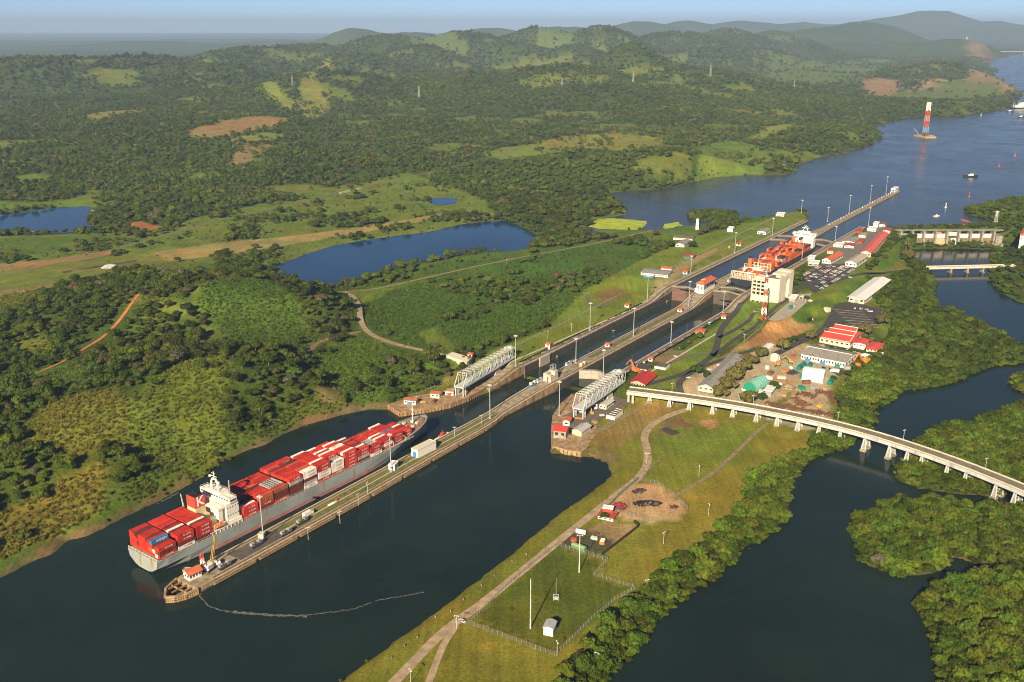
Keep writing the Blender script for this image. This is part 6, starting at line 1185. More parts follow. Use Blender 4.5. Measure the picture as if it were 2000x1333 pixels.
for i, (px, py, z, lab) in enumerate(((1270, 705.5, Z1, "tiny red-roofed booth by the near lane beside the bare patch"), (1413, 622.5, Z1, "tiny red-roofed booth near the roads below the visitor centre"), (1070, 677, Z1, "tiny orange-roofed booth by the far lane's lower end"), (1224.5, 600, Z1, "tiny orange-roofed booth by the far lane near the middle gates"), (1338, 535, T, "tiny red-roofed booth opposite the control house"), (1443, 480, T, "tiny red-windowed booth on the far lawn mid chamber"), (1186, 677.5, Z1, "tiny red-roofed booth on the centre wall's lower chamber"), (1327.5, 609, Z1, "tiny red-roofed booth on the centre wall below the control house"), (918, 697.5, 13.3, "tiny red-roofed booth on top of the road abutment"))):
    B_("lock_booth", lab, "booth", (px + 4, py + 1), (px - 4, py - .5), (px + 6.5, py - 2.5), z + .1, 3.2, "hip", WHITE, ORANGER, 1.1, .8, (1, 1), None, "red-roofed booths along the locks")
B_("lock_booth", "larger red-roofed white booth on the near lawn", "booth", (1374, 655), (1359.5, 652), (1378.5, 649), Z1 + .1, 3.6, "hip", WHITE, ORANGER, 1.4, .9, (3, 2), None, "red-roofed booths along the locks")
# knuckle yard and far quay
B_("quay_shed", "red-roofed shed on the corner of the near quay", "shed", (1105, 858), (1082, 853.5), (1111, 849), 4.4, 7, "gable", M("open_side", (.30, .27, .22), .8, .3, .5), M("crimson_roof", (.48, .04, .03), .6, .12, .3), 2.6, .9, (2, 2), "x"); B_("quay_hut", "white hut with orange band roof on the near quay", "hut", (1112, 833.5), (1100, 831), (1116.5, 826.5), 4.4, 4.6, "gable", WHITE, ORANGER, 1.2, .5, (1, 1)); B_("quay_hut", "tan flat-roofed hut at the foot of the near swing bridge", "hut", (1138, 806.5), (1127, 803.5), (1144.5, 800.5), 4.6, 4, "flat", WHITE, MATS["tan_roof"], 0, .4, (1, 1)); B_("quay_store", "white store with dark flat roof under the near swing bridge", "store", (1166, 799), (1146.5, 794), (1180, 784), 4.7, 4.6, "flat", WHITE, DARKR, 0, .4, (3, 2), None, None, 1, BLUE)
B_("quay_store", "pale store with open doors beside the dark-roofed one", "store", (1184, 800.5), (1168.5, 799), (1199, 789.5), 4.7, 3.4, "gable", CREAM, M("pale_grey_roof", (.5, .47, .42), .7, .12, .4), .8, .5, (2, 4)); B_("quay_store", "silver-roofed shed at the fence of the near quay yard", "shed", (1135.5, 853), (1120.5, 846.5), (1154, 840), 4.6, 4, "gable", CONC_L, M("silver_roof", (.42, .42, .40), .4, .1, .3), 1.6, .7); ob = B_("open_bin", "row of white open concrete bins in the near quay yard", "bins", (1201, 819.5), (1185, 814.5), (1217, 807), 4.8, 2.2, "flat", WHITE, M("bin_floor", (.10, .085, .07), .9, .3), 0, -.6)
for k in range(5): m = MB(); m.box((0, -9 + k * 4.5, 1.2), (6, .7, 1.6)); m.build("bin_divider", WHITE, ob)
B_("quay_hut", "orange-roofed hut with blue door at the end of the far quay", "hut", (812, 791.5), (785, 793.5), (817, 786), 4.3, 4, "gable", WHITE, M("rust_roof", (.36, .12, .05), .75, .2, .5), 1.2, .6, (3, 1), "x", None, 1, BLUE); B_("quay_hut", "second orange-roofed hut along the far quay", "hut", (858, 778.5), (838, 779.5), (864, 772.5), 4.3, 4, "gable", WHITE, MATS["rust_roof"], 1.2, .6, (2, 1), "x"); B_("quay_hut", "white hut with red door by the far swing bridge's foot", "hut", (885.5, 773.5), (868, 774), (889, 769.5), 4.3, 3.6, "flat", WHITE, MATS["tan_roof"], 0, .4, (2, 1), None, None, 1, REDR); B_("quay_hut", "blue-grey shed in the shade under the far swing bridge", "hut", (920, 752.5), (906, 750), (930, 743), 5, 4, "flat", MATS["blue_grey_steel"], MATS["blue_grey_steel"], 0, .3)
B_("pier_shed", "plain white box shed with blue door on the long pier", "shed", (816.5, 895.5), (803, 891.5), (852, 877.5), 4.4, 6.4, "flat", WHITE, M("cream_roof", (.62, .56, .42), .7, .08, .3), 0, .15, (0, 0), None, None, 1, BLUE); B_("pier_booth", "white booth beside the light mast on the long pier", "booth", (771, 920), (760.5, 917), (778, 912.5), 4.4, 4.4, "flat", WHITE, WHITER, 0, .3, (1, 1)); B_("pier_house", "red-roofed white house near the pointed pier tip", "house", (370.5, 1136), (358, 1130.5), (394, 1125), 4.4, 4.6, "gable", WHITE, ORANGER, 1.8, .9, (2, 4)); B_("pier_hut", "small beige hut behind the red-roofed house at the pier tip", "hut", (370, 1124), (360, 1121), (374, 1119), 4.4, 3, "flat", CONC_L, MATS["tan_roof"], 0, .3)
B_("pier_booth", "small pale booth by the light mast near the pier tip", "booth", (514, 1054), (506, 1051), (518, 1050), 4.4, 3.2, "flat", CONC_L, CONC_L, 0, .2); B_("lake_pier_house", "white and blue house on the far end of the centre wall", "house", (1748, 376), (1741, 374.5), (1755, 372), 18.2, 6, "flat", WHITE, WHITER, 0, .3, (2, 3), None, None, 1, BLUE); B_("signal_house", "white signal cabin halfway along the lake end of the centre wall", "cabin", (1553, 487.5), (1546, 486), (1555, 485), 18.7, 2.6, "flat", WHITE, WHITER, 0, .2)
x, y, _ = (*L(428, -5), 0); t = thing("signal_tower", "stepped concrete signal tower with steel frame on the centre wall", "tower", (*L(424, 0), zc(424)), -AZ); m = MB(); m.box((-2, 0, 0), (4, 13, 8)); m.box((3, 0, 0), (3, 13, 5)); m.box((.5, 4, 5), (7, 5, 4)); m.box((.5, -5, 5), (7, 3, 2)); m.build("block", CONC_L, t); m = MB()
for a in (-1.8, 1.8):
    for b in (2, 6.5): m.bar((a, b, 8), (a, b, 14), .4)
for zz in (10.5, 14): [m.bar((-1.8, b, zz), (1.8, b, zz), .35) for b in (2, 6.5)]; [m.bar((a, 2, zz), (a, 6.5, zz), .35) for a in (-1.8, 1.8)]
m.build("steel_frame", STEELG, t); m = MB(); m.box((-2, -3.5, .1), (4.1, 3, 4)); m.build("arch_opening", GLASS, t)
# compound on the mown field
B_("guard_house", "white hut with red band and white roof by the fenced scrap yard", "hut", (1197, 1020.5), (1168, 1013.5), (1205, 1009.5), 4.2, 2.6, "flat", WHITE, BRICKR, 0, .6, (3, 1)); B_("upper_canopy", "white raised roof over the red-banded hut", "canopy", (1196, 1009), (1178, 1005), (1198, 1004), 4.2, 5.4, "flat", BRICKR, WHITER, 0, .4); B_("antenna_hut", "small white hut alone in the fenced grass compound", "hut", (1080, 1243.5), (1061.5, 1240), (1086.5, 1229), 3.9, 5, "gable", WHITE, M("blue_grey_roof", (.36, .38, .40), .6, .1, .3), 1.0, .5); B_("green_trailer", "long green-roofed trailer parked in the walled store yard", "trailer", (1141, 1080), (1113, 1073), (1146, 1076), 4.1, 2.8, "arch", M("pale_green", (.14, .26, .12), .6, .12, .4), M("pale_green_roof", (.22, .34, .17), .6, .12, .4), .9, .1, (0, 0), "x")
B_("skip_bin", "red and white skip in the walled store yard", "skip", (1180, 1066), (1171, 1063.5), (1183, 1060.5), 4.1, 2.4, "flat", ORG, WHITE, 0, -.2); B_("skip_bin", "white tank trailer in the walled store yard", "skip", (1143, 1046), (1126, 1040), (1145, 1043), 4.1, 2.4, "arch", WHITE, WHITE, .7, 0, (0, 0), "x"); B_("skip_bin", "row of white boxes in the middle of the store yard", "boxes", (1166, 1057), (1154, 1053.5), (1168, 1054.5), 4.1, 1.6, "flat", WHITE, CONC_L, 0, -.2); B_("skip_bin", "red box in the corner of the walled store yard", "box", (1126, 1061), (1115, 1058), (1128, 1057.5), 4.1, 2, "flat", BRICKR, BRICKR, 0, -.2)

# ---------------------------------------------------------------- light masts and poles
def mast_proto(h):
    t = thing("light_mast", "tall light mast", "light mast"); m = MB(); m.tube((0, 0, -.5), (0, 0, h), .42, 8, 0, .24); m.box((0, 0, -.5), (2, 2, 1)); m.build("pole", M("mast_grey", (.36, .39, .41), .45, .06, 1.), t); m = MB(); m.tube((0, 0, h - .8), (0, 0, h - .3), 1.1, 10); m.tube((0, 0, h - .3), (0, 0, h + .3), .5, 8)
    for k in range(6): a = k * 1.047; m.box((1.5 * math.cos(a), 1.5 * math.sin(a), h - 1.1), (.8, .8, .7))
    m.build("lamp_head", STEELW, t); return t
MP = {}
def pole_h(bx, by, ty, z):
    x, y = at(bx, by, z); lo, hi = 0, 90
    for _ in range(40):
        md = (lo + hi) / 2; d = y * math.cos(TH) + (CAMH - z - md) * math.sin(TH); v = (CAMH - z - md) * math.cos(TH) - y * math.sin(TH)
        if 666.5 + FPX * v / d > ty: lo = md
        else: hi = md
    return lo
MAST = [(1007, 715, 656, Z1, "beside the far swing bridge"), (1152, 646, 592, Z1, "on the far lawn mid lower chamber"), (1264, 588, 540, Z1, "on the far lawn below the low grey station"), (1349, 534, 499, T, "on the far lawn opposite the control house"), (1435, 494, 455, T, "on the far lawn by the red-windowed booth"), (1508, 461, 426, T, "on the far lawn by the white gate house"), (1565, 415, 390, T, "at the lake tip of the far lawn"),
        (957, 818, 752, 4.3, "on the long pier between the two swing bridges"), (1124.5, 709, 659, Z1, "on the centre wall at the lower gates"), (1237, 657, 603, Z1, "on the centre wall mid lower chamber"), (1345, 600, 550, Z1, "on the centre wall below the control house"), (1616, 433, 406, T, "on the centre wall just past the upper gates"), (1658, 417, 382, 18, "second from the shore on the lake pier"), (1699, 396, 362, 18, "third from the shore on the lake pier"), (1730, 379, 345, 18, "last before the end house on the lake pier"),
        (1412, 611, 569, Z1, "by the near lane below the visitor centre"), (1310, 670, 629, Z1, "by the near lane mid lower chamber"), (1566, 508, 470, T, "by the near lane beside the orange ship"), (1631, 470, 442, T, "by the near lane at the upper gates"), (1696, 441, 405, T, "by the near lane at the lake end"), (515, 1058, 970, 4.3, "on the long pier beside the grey ship's bridge"), (764, 922, 846, 4.3, "on the long pier by the white booth"), (1092, 811, 744, 4.4, "on the corner of the near quay"), (1178, 737, 684, Z1, "behind the near swing bridge")]
for bx, by, ty, z, wh in MAST:
    h = round(min(36, max(22, pole_h(bx, by, ty, z))) / 2) * 2
    if h not in MP: MP[h] = mast_proto(h); r = MP[h]; x, y = at(bx, by, z); r.location = (x, y, z); r["label"] = "tall grey light mast " + wh; r["group"] = "light masts along the locks"
    else: x, y = at(bx, by, z); copy_tree(MP[h], (x, y, z), 0, "tall grey light mast " + wh, "light masts along the locks")
def flagmast(label, bx, by, ty, z, r, mt, cross=0):
    x, y = at(bx, by, z); h = pole_h(bx, by, ty, z); t = thing("antenna_mast", label, "mast", (x, y, gz(x, y))); m = MB(); n = 5
    for i in range(n):
        s = MB(); s.tube((0, 0, h * i / n - (.5 if i == 0 else 0)), (0, 0, h * (i + 1) / n), r * (1 - .12 * i), 8, 0, r * (1 - .12 * (i + 1))); s.build("mast_section", mt[i % len(mt)], t)
    if cross: s = MB(); s.bar((-cross, 0, h), (cross, 0, h), .25); [s.box((k * cross * .8, 0, h - .5), (.7, .6, .6)) for k in (-1, 1)]; s.build("cross_arm", STEELW, t)
    return t
flagmast("tall thin white antenna mast in the fenced grass compound", 1036, 1228, 1131, 3.9, .42, [WHITE, CONC_L]); flagmast("white mast with shade cap at the store yard fence", 1131, 1119, 1046, 4, .34, [WHITE], 2)
x, y = at(1086, 1171, 3.9); t = thing("antenna", "small square antenna base with whip in the fenced grass", "antenna", (x, y, gz(x, y))); m = MB(); [m.bar((a * 1.6, b * 1.6, -.3), (a * 1.6, b * 1.6, 2), .25) for a in (-1, 1) for b in (-1, 1)]; m.box((0, 0, .2), (2, 2, 1.2)); [m.bar((-1.6, b * 1.6, 2), (1.6, b * 1.6, 2), .2) for b in (-1, 1)]; m.build("frame", STEELW, t); m = MB(); m.tube((0, 0, 1), (0, 0, 15), .14, 6, 0, .06); m.build("whip", STEELG, t)
FLD = [(1263, 905, 884, "on the gravel road bend"), (1365, 929, 901, "in the mown field above the scrap yard"), (1384, 1004, 972, "in the mown field right of the scrap yard"), (1296, 1060, 1040, "in the mown strip below the scrap yard"), (1322, 794, 778, "under the viaduct"), (892, 1226, 1198, "at the fork of the gravel roads"), (1166, 1292, 1264, "at the near corner of the grass compound"), (802, 1333, 1305, "beside the gravel road at the bottom edge"), (1088, 1276, 1258, "on the compound's riverside fence"), (1263, 1152, 1135, "where the compound fence meets the mangroves"), (1400, 610, 592, "beside the curved asphalt roads"), (1453, 668, 650, "beside the bare earth slope"), (1575, 690, 668, "in front of the stepped red roofs"), (1443, 790, 766, "beside the green hut"), (1606, 826, 804, "at the river end of the works yard"), (990, 520, 498, "beside the levee track by the pond"), (602, 1052, 1030, "on the long pier's water edge"), (664, 1020, 1000, "on the long pier mid ship"), (700, 985, 962, "on the long pier beside the bow containers"), (718, 962, 942, "on the long pier's ship side"), (940, 828, 806, "on the long pier near the far swing bridge"), (888, 852, 834, "on the long pier ahead of the launch"), (1116, 648, 628, "on the far fence line mid lawn"), (1070, 663, 641, "on the far fence line near the swing bridge"), (1198, 636, 622, "by the far lane's white pipe"), (1088, 686, 668, "by the far lane's lower end")]
u0 = None
for bx, by, ty, wh in FLD:
    x, y = at(bx, by, 5 if by > 760 else 10.4); g = gz(x, y); g = max(g, 4.3) if "pier" in wh else g
    if u0 is None:
        u0 = thing("lamp_post", "slim lamp post " + wh, "lamp post", (x, y, g), 0, "slim lamp posts"); m = MB(); m.tube((0, 0, -.5), (0, 0, 9), .16, 6, 0, .1); m.bar((-1.1, 0, 8.8), (1.1, 0, 8.8), .16); m.build("post", STEELW, u0); m = MB(); [m.box((k, 0, 8.4), (.6, .5, .45)) for k in (-1.1, 1.1)]; m.build("lamp", WHITE, u0)
    else: copy_tree(u0, (x, y, g), .4 + bx * .01, "slim lamp post " + wh, "slim lamp posts")
for px, py, wh in ((1755, 905, "over the river"), (1919, 917, "near the mangrove island"), (1632, 828, "at the yard end"), (1466, 790, "beside the green hut"), (1310, 756, "at the machine house")):
    i = int(np.argmin([abs(1000 + FPX * p[0] / (p[1] * math.cos(TH) + (CAMH - 15) * math.sin(TH)) - px) for p in VP])); c = VP[i] - VN[i] * 5.8; copy_tree(u0, (c[0], c[1], 15.4), .5, "slim lamp post on the viaduct " + wh, "slim lamp posts")

# ---------------------------------------------------------------- fences
WIRE = M("chain_link", (.21, .22, .19), .6, .1, 1)
def fence(label, pts, z, h=2.6, step=3.0, mat=None, dens=.8, solid=False):
    q = [np.array(at(a, b, z)) for a, b in pts]; t = thing("fence", label, "fence", (q[0][0], q[0][1], 0)); o = q[0]; pm = MB(); pm.tube((0, 0, -.4), (0, 0, h), .11, 5); me = None; w = MB(); cnt = 0
    for a, b in zip(q, q[1:]):
        ln = np.hypot(*(b - a)); k = max(1, int(round(ln / step)))
        for i in range(k + 1):
            p = a + (b - a) * i / k; g = gz(*p)
            if i < k or b is q[-1]:
                if me is None: me = pm.build("post", mat or STEELG, t, (p[0] - o[0], p[1] - o[1], g)).data
                else: link("post", me, t, (p[0] - o[0], p[1] - o[1], g))
            if i < k:
                p2 = a + (b - a) * (i + 1) / k; g2 = gz(*p2); A_, B2 = (p - o), (p2 - o)
                if solid: w.add([(*A_, g), (*B2, g2), (*B2, g2 + h - .2), (*A_, g + h - .2)], [(0, 1, 2, 3), (3, 2, 1, 0)])
                else:
                    for f in (.06, .35, .65, .97): w.bar((*A_, g + h * f), (*B2, g2 + h * f), .07)
                    n = max(2, int(ln / k / dens))
                    for j in range(n): f = j / n; pp = A_ + (B2 - A_) * f; gg = g + (g2 - g) * f; w.bar((*pp, gg + .1), (*pp, gg + h * .97), .05)
    o2 = w.build("wire_mesh", mat or WIRE, t); o2["kind"] = "stuff"; return t
fence("chain-link fence along the gravel road side of the grass compound", [(917, 1220), (975, 1160), (1040, 1103), (1088, 1066)], 4); fence("chain-link fence across the near end of the grass compound", [(890, 1215), (917, 1220), (1000, 1250), (1084, 1280)], 4); fence("chain-link fence on the mangrove side of the grass compound", [(1084, 1280), (1155, 1210), (1200, 1172), (1240, 1150), (1235, 1146), (1160, 1125), (1186, 1096)], 3.9)
fence("grey fence between the store yard and the grass compound", [(1088, 1066), (1112, 1075), (1150, 1085), (1186, 1096)], 4.2, 3); fence("dark solid fence on the field side of the store yard", [(1175, 1086), (1215, 1056), (1248, 1030), (1238, 1022)], 4.2, 2.6, 3, M("dark_fence", (.07, .065, .055), .8, .2, .5), .5, True); fence("pale fence round the field sides of the scrap yard", [(1272, 1020), (1200, 1000), (1183, 994)], 4.2, 2.8); fence("tall fence along the road side of the scrap yard", [(1184, 996), (1215, 966), (1246, 940)], 4.2, 3.2, 2.5, M("green_fence", (.09, .13, .10), .7, .1, .6), .4); fence("fence round the far corner of the scrap yard", [(1246, 940), (1286, 948), (1320, 972), (1343, 994)], 4.2, 2.8)
fence("long fence on the far lawn beside the scrubby meadow", [(1000, 680), (1060, 652), (1120, 623), (1172, 596), (1212, 576)], 11, 2.6, 6); fence("fence continuing over the far upper lawn to the lake", [(1300, 530), (1340, 510), (1400, 480), (1470, 447), (1530, 420)], 18, 2.6, 7); fence("fence along the edge of the bare earth slope", [(1376, 745), (1420, 700), (1470, 655), (1500, 632)], 10, 2.4, 5); fence("fence below the green bank beside the far quay", [(785, 775), (820, 768), (860, 750), (892, 738)], 5, 2.4, 4); fence("fence on the field side of the near quay yard", [(1130, 868), (1160, 845), (1200, 822), (1232, 800)], 4.8, 2.4, 4); fence("post fence along the gravel road bend", [(1250, 938), (1270, 915), (1290, 895)], 4.6, 1.4, 3)

# ---------------------------------------------------------------- vehicles
CARC = {"white": (.78, .77, .74), "silver": (.45, .46, .47), "dark blue": (.03, .05, .12), "black": (.02, .02, .022), "red": (.38, .03, .03), "grey": (.20, .21, .22), "beige": (.5, .43, .32)}
def car_mesh(c):
    m = MB(); m.box((0, 0, .28), (1.8, 4.5, .62)); m.add([(-.82, -1.5, .9), (.82, -1.5, .9), (.82, 1.1, .9), (-.82, 1.1, .9), (-.66, -1.0, 1.48), (.66, -1.0, 1.48), (.66, .5, 1.48), (-.66, .5, 1.48)], [(4, 5, 6, 7)], 0); m.add([(-.82, -1.5, .9), (.82, -1.5, .9), (.82, 1.1, .9), (-.82, 1.1, .9), (-.66, -1.0, 1.47), (.66, -1.0, 1.47), (.66, .5, 1.47), (-.66, .5, 1.47)], [(0, 1, 5, 4), (1, 2, 6, 5), (2, 3, 7, 6), (3, 0, 4, 7)], 1)
    for sx in (-.85, .85):
        for sy in (-1.4, 1.4): m.tube((sx - .1, sy, .32), (sx + .1, sy, .32), .32, 8, 1)
    me = bpy.data.meshes.new("car"); me.from_pydata(m.v, [], m.f); me.materials.append(M("car_" + c.replace(" ", "_"), CARC[c], .3, .04, 1., spec=.5)); me.materials.append(BLACK); me.polygons.foreach_set("material_index", m.m); me.update(); return me
CAR = {c: car_mesh(c) for c in CARC}; rc = random.Random(3)
def park(p0, p1, n, z, ang, rowname, fill, used):
    a, b = np.array(at(*p0, z)), np.array(at(*p1, z))
    for i in range(n):
        if rc.random() > fill: continue
        p = a + (b - a) * (i + .5) / n; c = rc.choice(["white"] * 5 + ["silver"] * 4 + ["dark blue"] * 2 + ["black"] * 2 + ["red", "grey", "beige"]); k = used.get(c, 0); used[c] = k + 1
        o = link("parked_car", CAR[c], None, (p[0], p[1], gz(*p) + .14), ang + rc.uniform(-.04, .04)); tag(o, "%s car, %s of that colour along the %s" % (c, ORD[k], rowname), "car", "cars parked at the locks")
for i, (p0, p1, nm) in enumerate((((1566, 540), (1602, 521), "row nearest the lock chamber"), ((1574, 546), (1622, 519), "second row of the upper car park"), ((1580, 550), (1632, 520), "third row of the upper car park"), ((1588, 556), (1648, 520), "fourth row of the upper car park"), ((1594, 561), (1655, 523), "fifth row of the upper car park"), ((1602, 566), (1668, 526), "row beside the green embankment"))): park(p0, p1, 24, 18.6, -AZ + 1.2, nm, .82, {})
park((1668, 603), (1696, 605), 8, 9, -AZ + .2, "row before the white-roofed hall", .7, {}); park((1694, 608), (1716, 610), 6, 9, -AZ + .2, "row at the edge of the woods", .6, {}); park((1600, 676), (1655, 682), 12, 7.6, .3, "kerb before the stepped red roofs", .55, {}); park((1668, 690), (1700, 694), 8, 7.2, .3, "yard front by the open red shed", .6, {}); park((1560, 712), (1640, 726), 14, 6.8, .3, "front of the long workshop", .35, {})
for px, py, c, wh in ((1340, 570, "white", "on the far quay walk"), (1620, 530, "white", "on the lane beside the car park"), (1482, 630, "black", "on the curved asphalt road"), (1450, 648, "black", "on the lower asphalt road"), (1525, 590, "white", "below the visitor centre"), (1386, 726, "white", "by the long grey shed"), (1290, 770, "grey", "under the viaduct's end"), (1660, 545, "white", "on the embankment road"), (1172, 592, "black", "by the small far-lawn enclosure"), (903, 1212, "white", "at the compound gate"), (1320, 700, "white", "by the bare earth patch")):
    x, y = at(px, py, 17 if py < 600 else 9 if py < 760 else 5); tag(link("parked_car", CAR[c], None, (x, y, gz(x, y) + .2), .8), "lone %s car %s" % (c, wh), "car", "cars parked at the locks")
# white lines of the lower car park
for k in range(7):
    a, b = np.array(at(1640 + k * 6 - 14, 604 + k * 5.4, 9)), np.array(at(1694 + k * 5 - 8, 610 + k * 5., 9)); m = MB(); d = (b - a) / np.hypot(*(b - a)); n = np.array((-d[1], d[0])) * .7; m.prism([tuple(a - n), tuple(b - n), tuple(b + n), tuple(a + n)], 8.9, 9.14); tag(m.build("parking_island", CONC), kind="structure")
def locomotive(label, s, w, top, c1=None, z=None):
    t = thing("towing_locomotive", label, "locomotive", (*L(s, w), top(s) + .1), -AZ, "towing locomotives on the lock walls"); m = MB(); m.box((0, 0, .5), (2.6, 9, 1.6)); m.build("chassis", c1 or STEELW, t); m = MB(); [m.box((0, y, 2.1), (2.4, 2.6, 1.8)) for y in (-2.9, 2.9)]; m.build("cab", WHITE if c1 is not MATS.get("loco_dark") else STEELG, t); m = MB(); [m.box((0, y, 2.8), (2.5, 2.0, .7)) for y in (-2.9, 2.9)]; m.build("cab_window", GLASS, t); m = MB(); m.tube((-1.2, 0, 2.6), (1.2, 0, 2.6), .9, 8); m.build("winch", BLUE if c1 is None else IRON, t); m = MB(); [m.tube((sx - .15, y, .5), (sx + .15, y, .5), .5, 8) for sx in (-1, 1) for y in (-3, 3)]; m.build("wheels", BLACK, t)
for s, w, wh, c in ((414, -6, "just below the concrete signal tower", None), (404, -7, "second below the concrete signal tower", BLUE), (468, -7, "on the far-lane side of the centre wall", None), (474, 6, "on the near-lane side of the centre wall", YEL), (840, 7, "beside the dark ship's stern", None), (1010, -7, "on the centre wall beside the orange containers", None), (1128, 7, "at the upper gates", None)): locomotive("small white towing locomotive " + wh, s, w, zc, c)
for s, w, wh in ((33, 5, "nearest the pier tip"), (62, 1, "second from the pier tip"), (84, 5.5, "beyond the crane on the pier"), (101, 3, "furthest up the oily pier slab")): locomotive("dark towing locomotive parked on the pier, " + wh, s, w, zc, M("loco_dark", (.05, .05, .065), .6, .2, .6))
def digger(label, px, py, z, rz, mt, sc=1.):
    x, y = at(px, py, z); t = thing("excavator", label, "excavator", (x, y, gz(x, y) if z < 10 and py < 1000 else z), rz); t.scale = (sc,) * 3; m = MB(); [m.box((s * 1.1, 0, 0), (.7, 4, 1)) for s in (-1, 1)]; m.build("tracks", BLACK, t); m = MB(); m.box((0, -.5, 1), (2.8, 3.6, 1.6)); m.box((-.8, .6, 2.6), (1.1, 1.5, 1.2)); m.build("body", mt, t); m = MB(); m.bar((.5, .8, 2), (.5, 4.5, 6), .6); m.bar((.5, 4.5, 6), (.5, 7.5, 3), .5); m.build("boom", mt, t); m = MB(); m.box((.5, 7.6, 2), (1.2, 1, 1)); m.build("bucket", IRON, t)
digger("orange excavator by the near lane behind the swing bridge", 1240, 727, 10.4, .6, ORG, 1.7); digger("orange crane vehicle at the right end of the works yard", 1688, 712, 7, 2.2, M("amber_paint", (.60, .24, .04), .55, .15, .6), 2.2); digger("yellow excavator in the cluttered end of the works yard", 1544, 711, 7, 1.2, MATS["amber_paint"], 1.2); digger("yellow loader beside the white tank in the works yard", 1520, 716, 7, 2.6, MATS["amber_paint"], 1.2); digger("small yellow digger under the near swing bridge", 1156, 808, 4.7, .3, YEL, .9)
def pier_crane():
    t = thing("crawler_crane", "white crawler crane with raised yellow boom on the pier", "crane", (*L(26, -1), zc(26)), -AZ + .2); m = MB(); [m.box((s * 1.8, 0, 0), (1, 6, 1.3)) for s in (-1, 1)]; m.build("tracks", BLACK, t); m = MB(); m.box((0, -.5, 1.4), (3.6, 5, 3)); m.build("cab", WHITE, t); m = MB()
    for a in (-.7, .7):
        for b in (-.7, .7): m.bar((a, 2 + b, 2.5), (a * .6, 8 + b * .6, 20), .28)
    for k in range(8): f = k / 8; m.bar((-.7 + .28 * f, 2 + 6 * f, 2.5 + 17.5 * f), (.7 - .28 * f, 2.7 + 6 * f, 4.5 + 17.5 * f), .2)
    m.build("boom", YEL, t); m = MB(); m.bar((0, -2.5, 4.4), (0, 8, 20), .15); m.bar((0, -2.5, 4.4), (0, -1.5, 9), .3); m.build("stay_cable", BLACK, t)
pier_crane()
def truck(label, px, py, z, rz, body, g=None):
    x, y = at(px, py, z); t = thing("truck", label, "truck", (x, y, z if py > 1000 else gz(x, y)), rz); m = MB(); m.box((0, -1, 1), (2.6, 6.5, 2.8)); m.build("cargo_box", body, t); m = MB(); m.box((0, 3.4, .7), (2.5, 2, 2.1)); m.build("cab", WHITE, t); m = MB(); m.box((0, 4.42, 1.7), (2.2, .1, .8)); m.build("windscreen", GLASS, t); m = MB(); [m.tube((s * 1.1 - .15, yy, .5), (s * 1.1 + .15, yy, .5), .5, 8) for s in (-1, 1) for yy in (-3, 0, 3)]; m.build("wheels", BLACK, t)
truck("white box truck on the oily pier slab", 417, 1107, 4.4, -AZ - .3, WHITE); truck("white truck parked by the pier booth", 742, 938, 4.4, -AZ, WHITE); truck("blue truck on the long pier", 705, 946, 4.4, -AZ, BLUE); truck("white truck further down the long pier", 602, 1008, 4.4, -AZ, WHITE); truck("white truck in the works yard beside the workshop", 1630, 728, 6.8, 1.2, WHITE); truck("white truck at the green barrel-roofed hut", 1500, 742, 7, .8, WHITE); truck("white lorry by the right-hand open shed", 1690, 698, 7.4, .9, WHITE); truck("black bus parked on the slope below the stairway", 1582, 626, 9.6, -.9, BLACK); truck("green skip lorry below the stairway", 1545, 607, 14, -.9, GREEN)
def canoe(label, px, py): 
    x, y = at(px, py, 4.3); t = thing("upturned_boat", label, "boat", (x, y, 4.4), -AZ); m = MB(); m.add([(-1, -4, 0), (1, -4, 0), (1.2, 1, 0), (0, 5, 0), (-1.2, 1, 0), (0, -4, .9), (0, 1, 1.1)], [(0, 1, 5), (1, 2, 6, 5), (2, 3, 6), (3, 4, 6), (4, 0, 5, 6)]); m.build("hull", WHITE, t); m = MB(); m.box((0, 4.6, 0), (1.4, 1.4, 1.5)); m.build("red_bow", REDR, t)
canoe("white and red boat laid up on the long pier", 649, 984)
# ---------------------------------------------------------------- heaps and stores in the yards
def heap(label, px, py, z, rx, ry, n, mat, h=1.2, long=2.5, name="scrap_heap", rz=0., cat="scrap heap", even=False):
    x, y = at(px, py, z); t = thing(name, label, cat, (x, y, gz(x, y)), rz); r = random.Random(int(px * 7 + py)); m = MB()
    for i in range(n):
        a, b = r.uniform(-1, 1), r.uniform(-1, 1)
        if a * a + b * b > 1 and not even: continue
        l = long * r.uniform(.5, 1.3); an = r.uniform(-.12, .12) if even else r.uniform(0, 3.14); zz = (0 if even else (1 - a * a - b * b) * h * .6) + r.uniform(0, h * .4); m.box((a * rx, b * ry, zz), (r.uniform(.3, .9), l, r.uniform(.25, .8)), an)
    m.build("pieces", mat, t)["kind"] = "stuff"; b = MB(); b.box((0, 0, -.3), (rx * 1.5, ry * 1.5, .45), 0, 0, .85); b.build("base", M("soil_pad", (.2, .13, .08), .95, .3, .3), t)
heap("heap of red pipes in the scrap yard", 1210, 993, 4.2, 5, 6, 90, M("dull_red", (.26, .05, .045), .7, .25, .6), 2.2); heap("long heap of dark tyres in the scrap yard", 1264, 987, 4.2, 11, 4.2, 110, BLACK, 2.2, 1.4); heap("small dark scrap pile at the back of the scrap yard", 1248, 963, 4.2, 5, 3.5, 50, M("dark_scrap", (.07, .05, .05), .7, .3, .6), 1.5); heap("thin branch pile by the pale corner of the scrap yard", 1315, 993, 4.2, 3, 2.5, 22, MATS["dark_scrap"], 1.2)
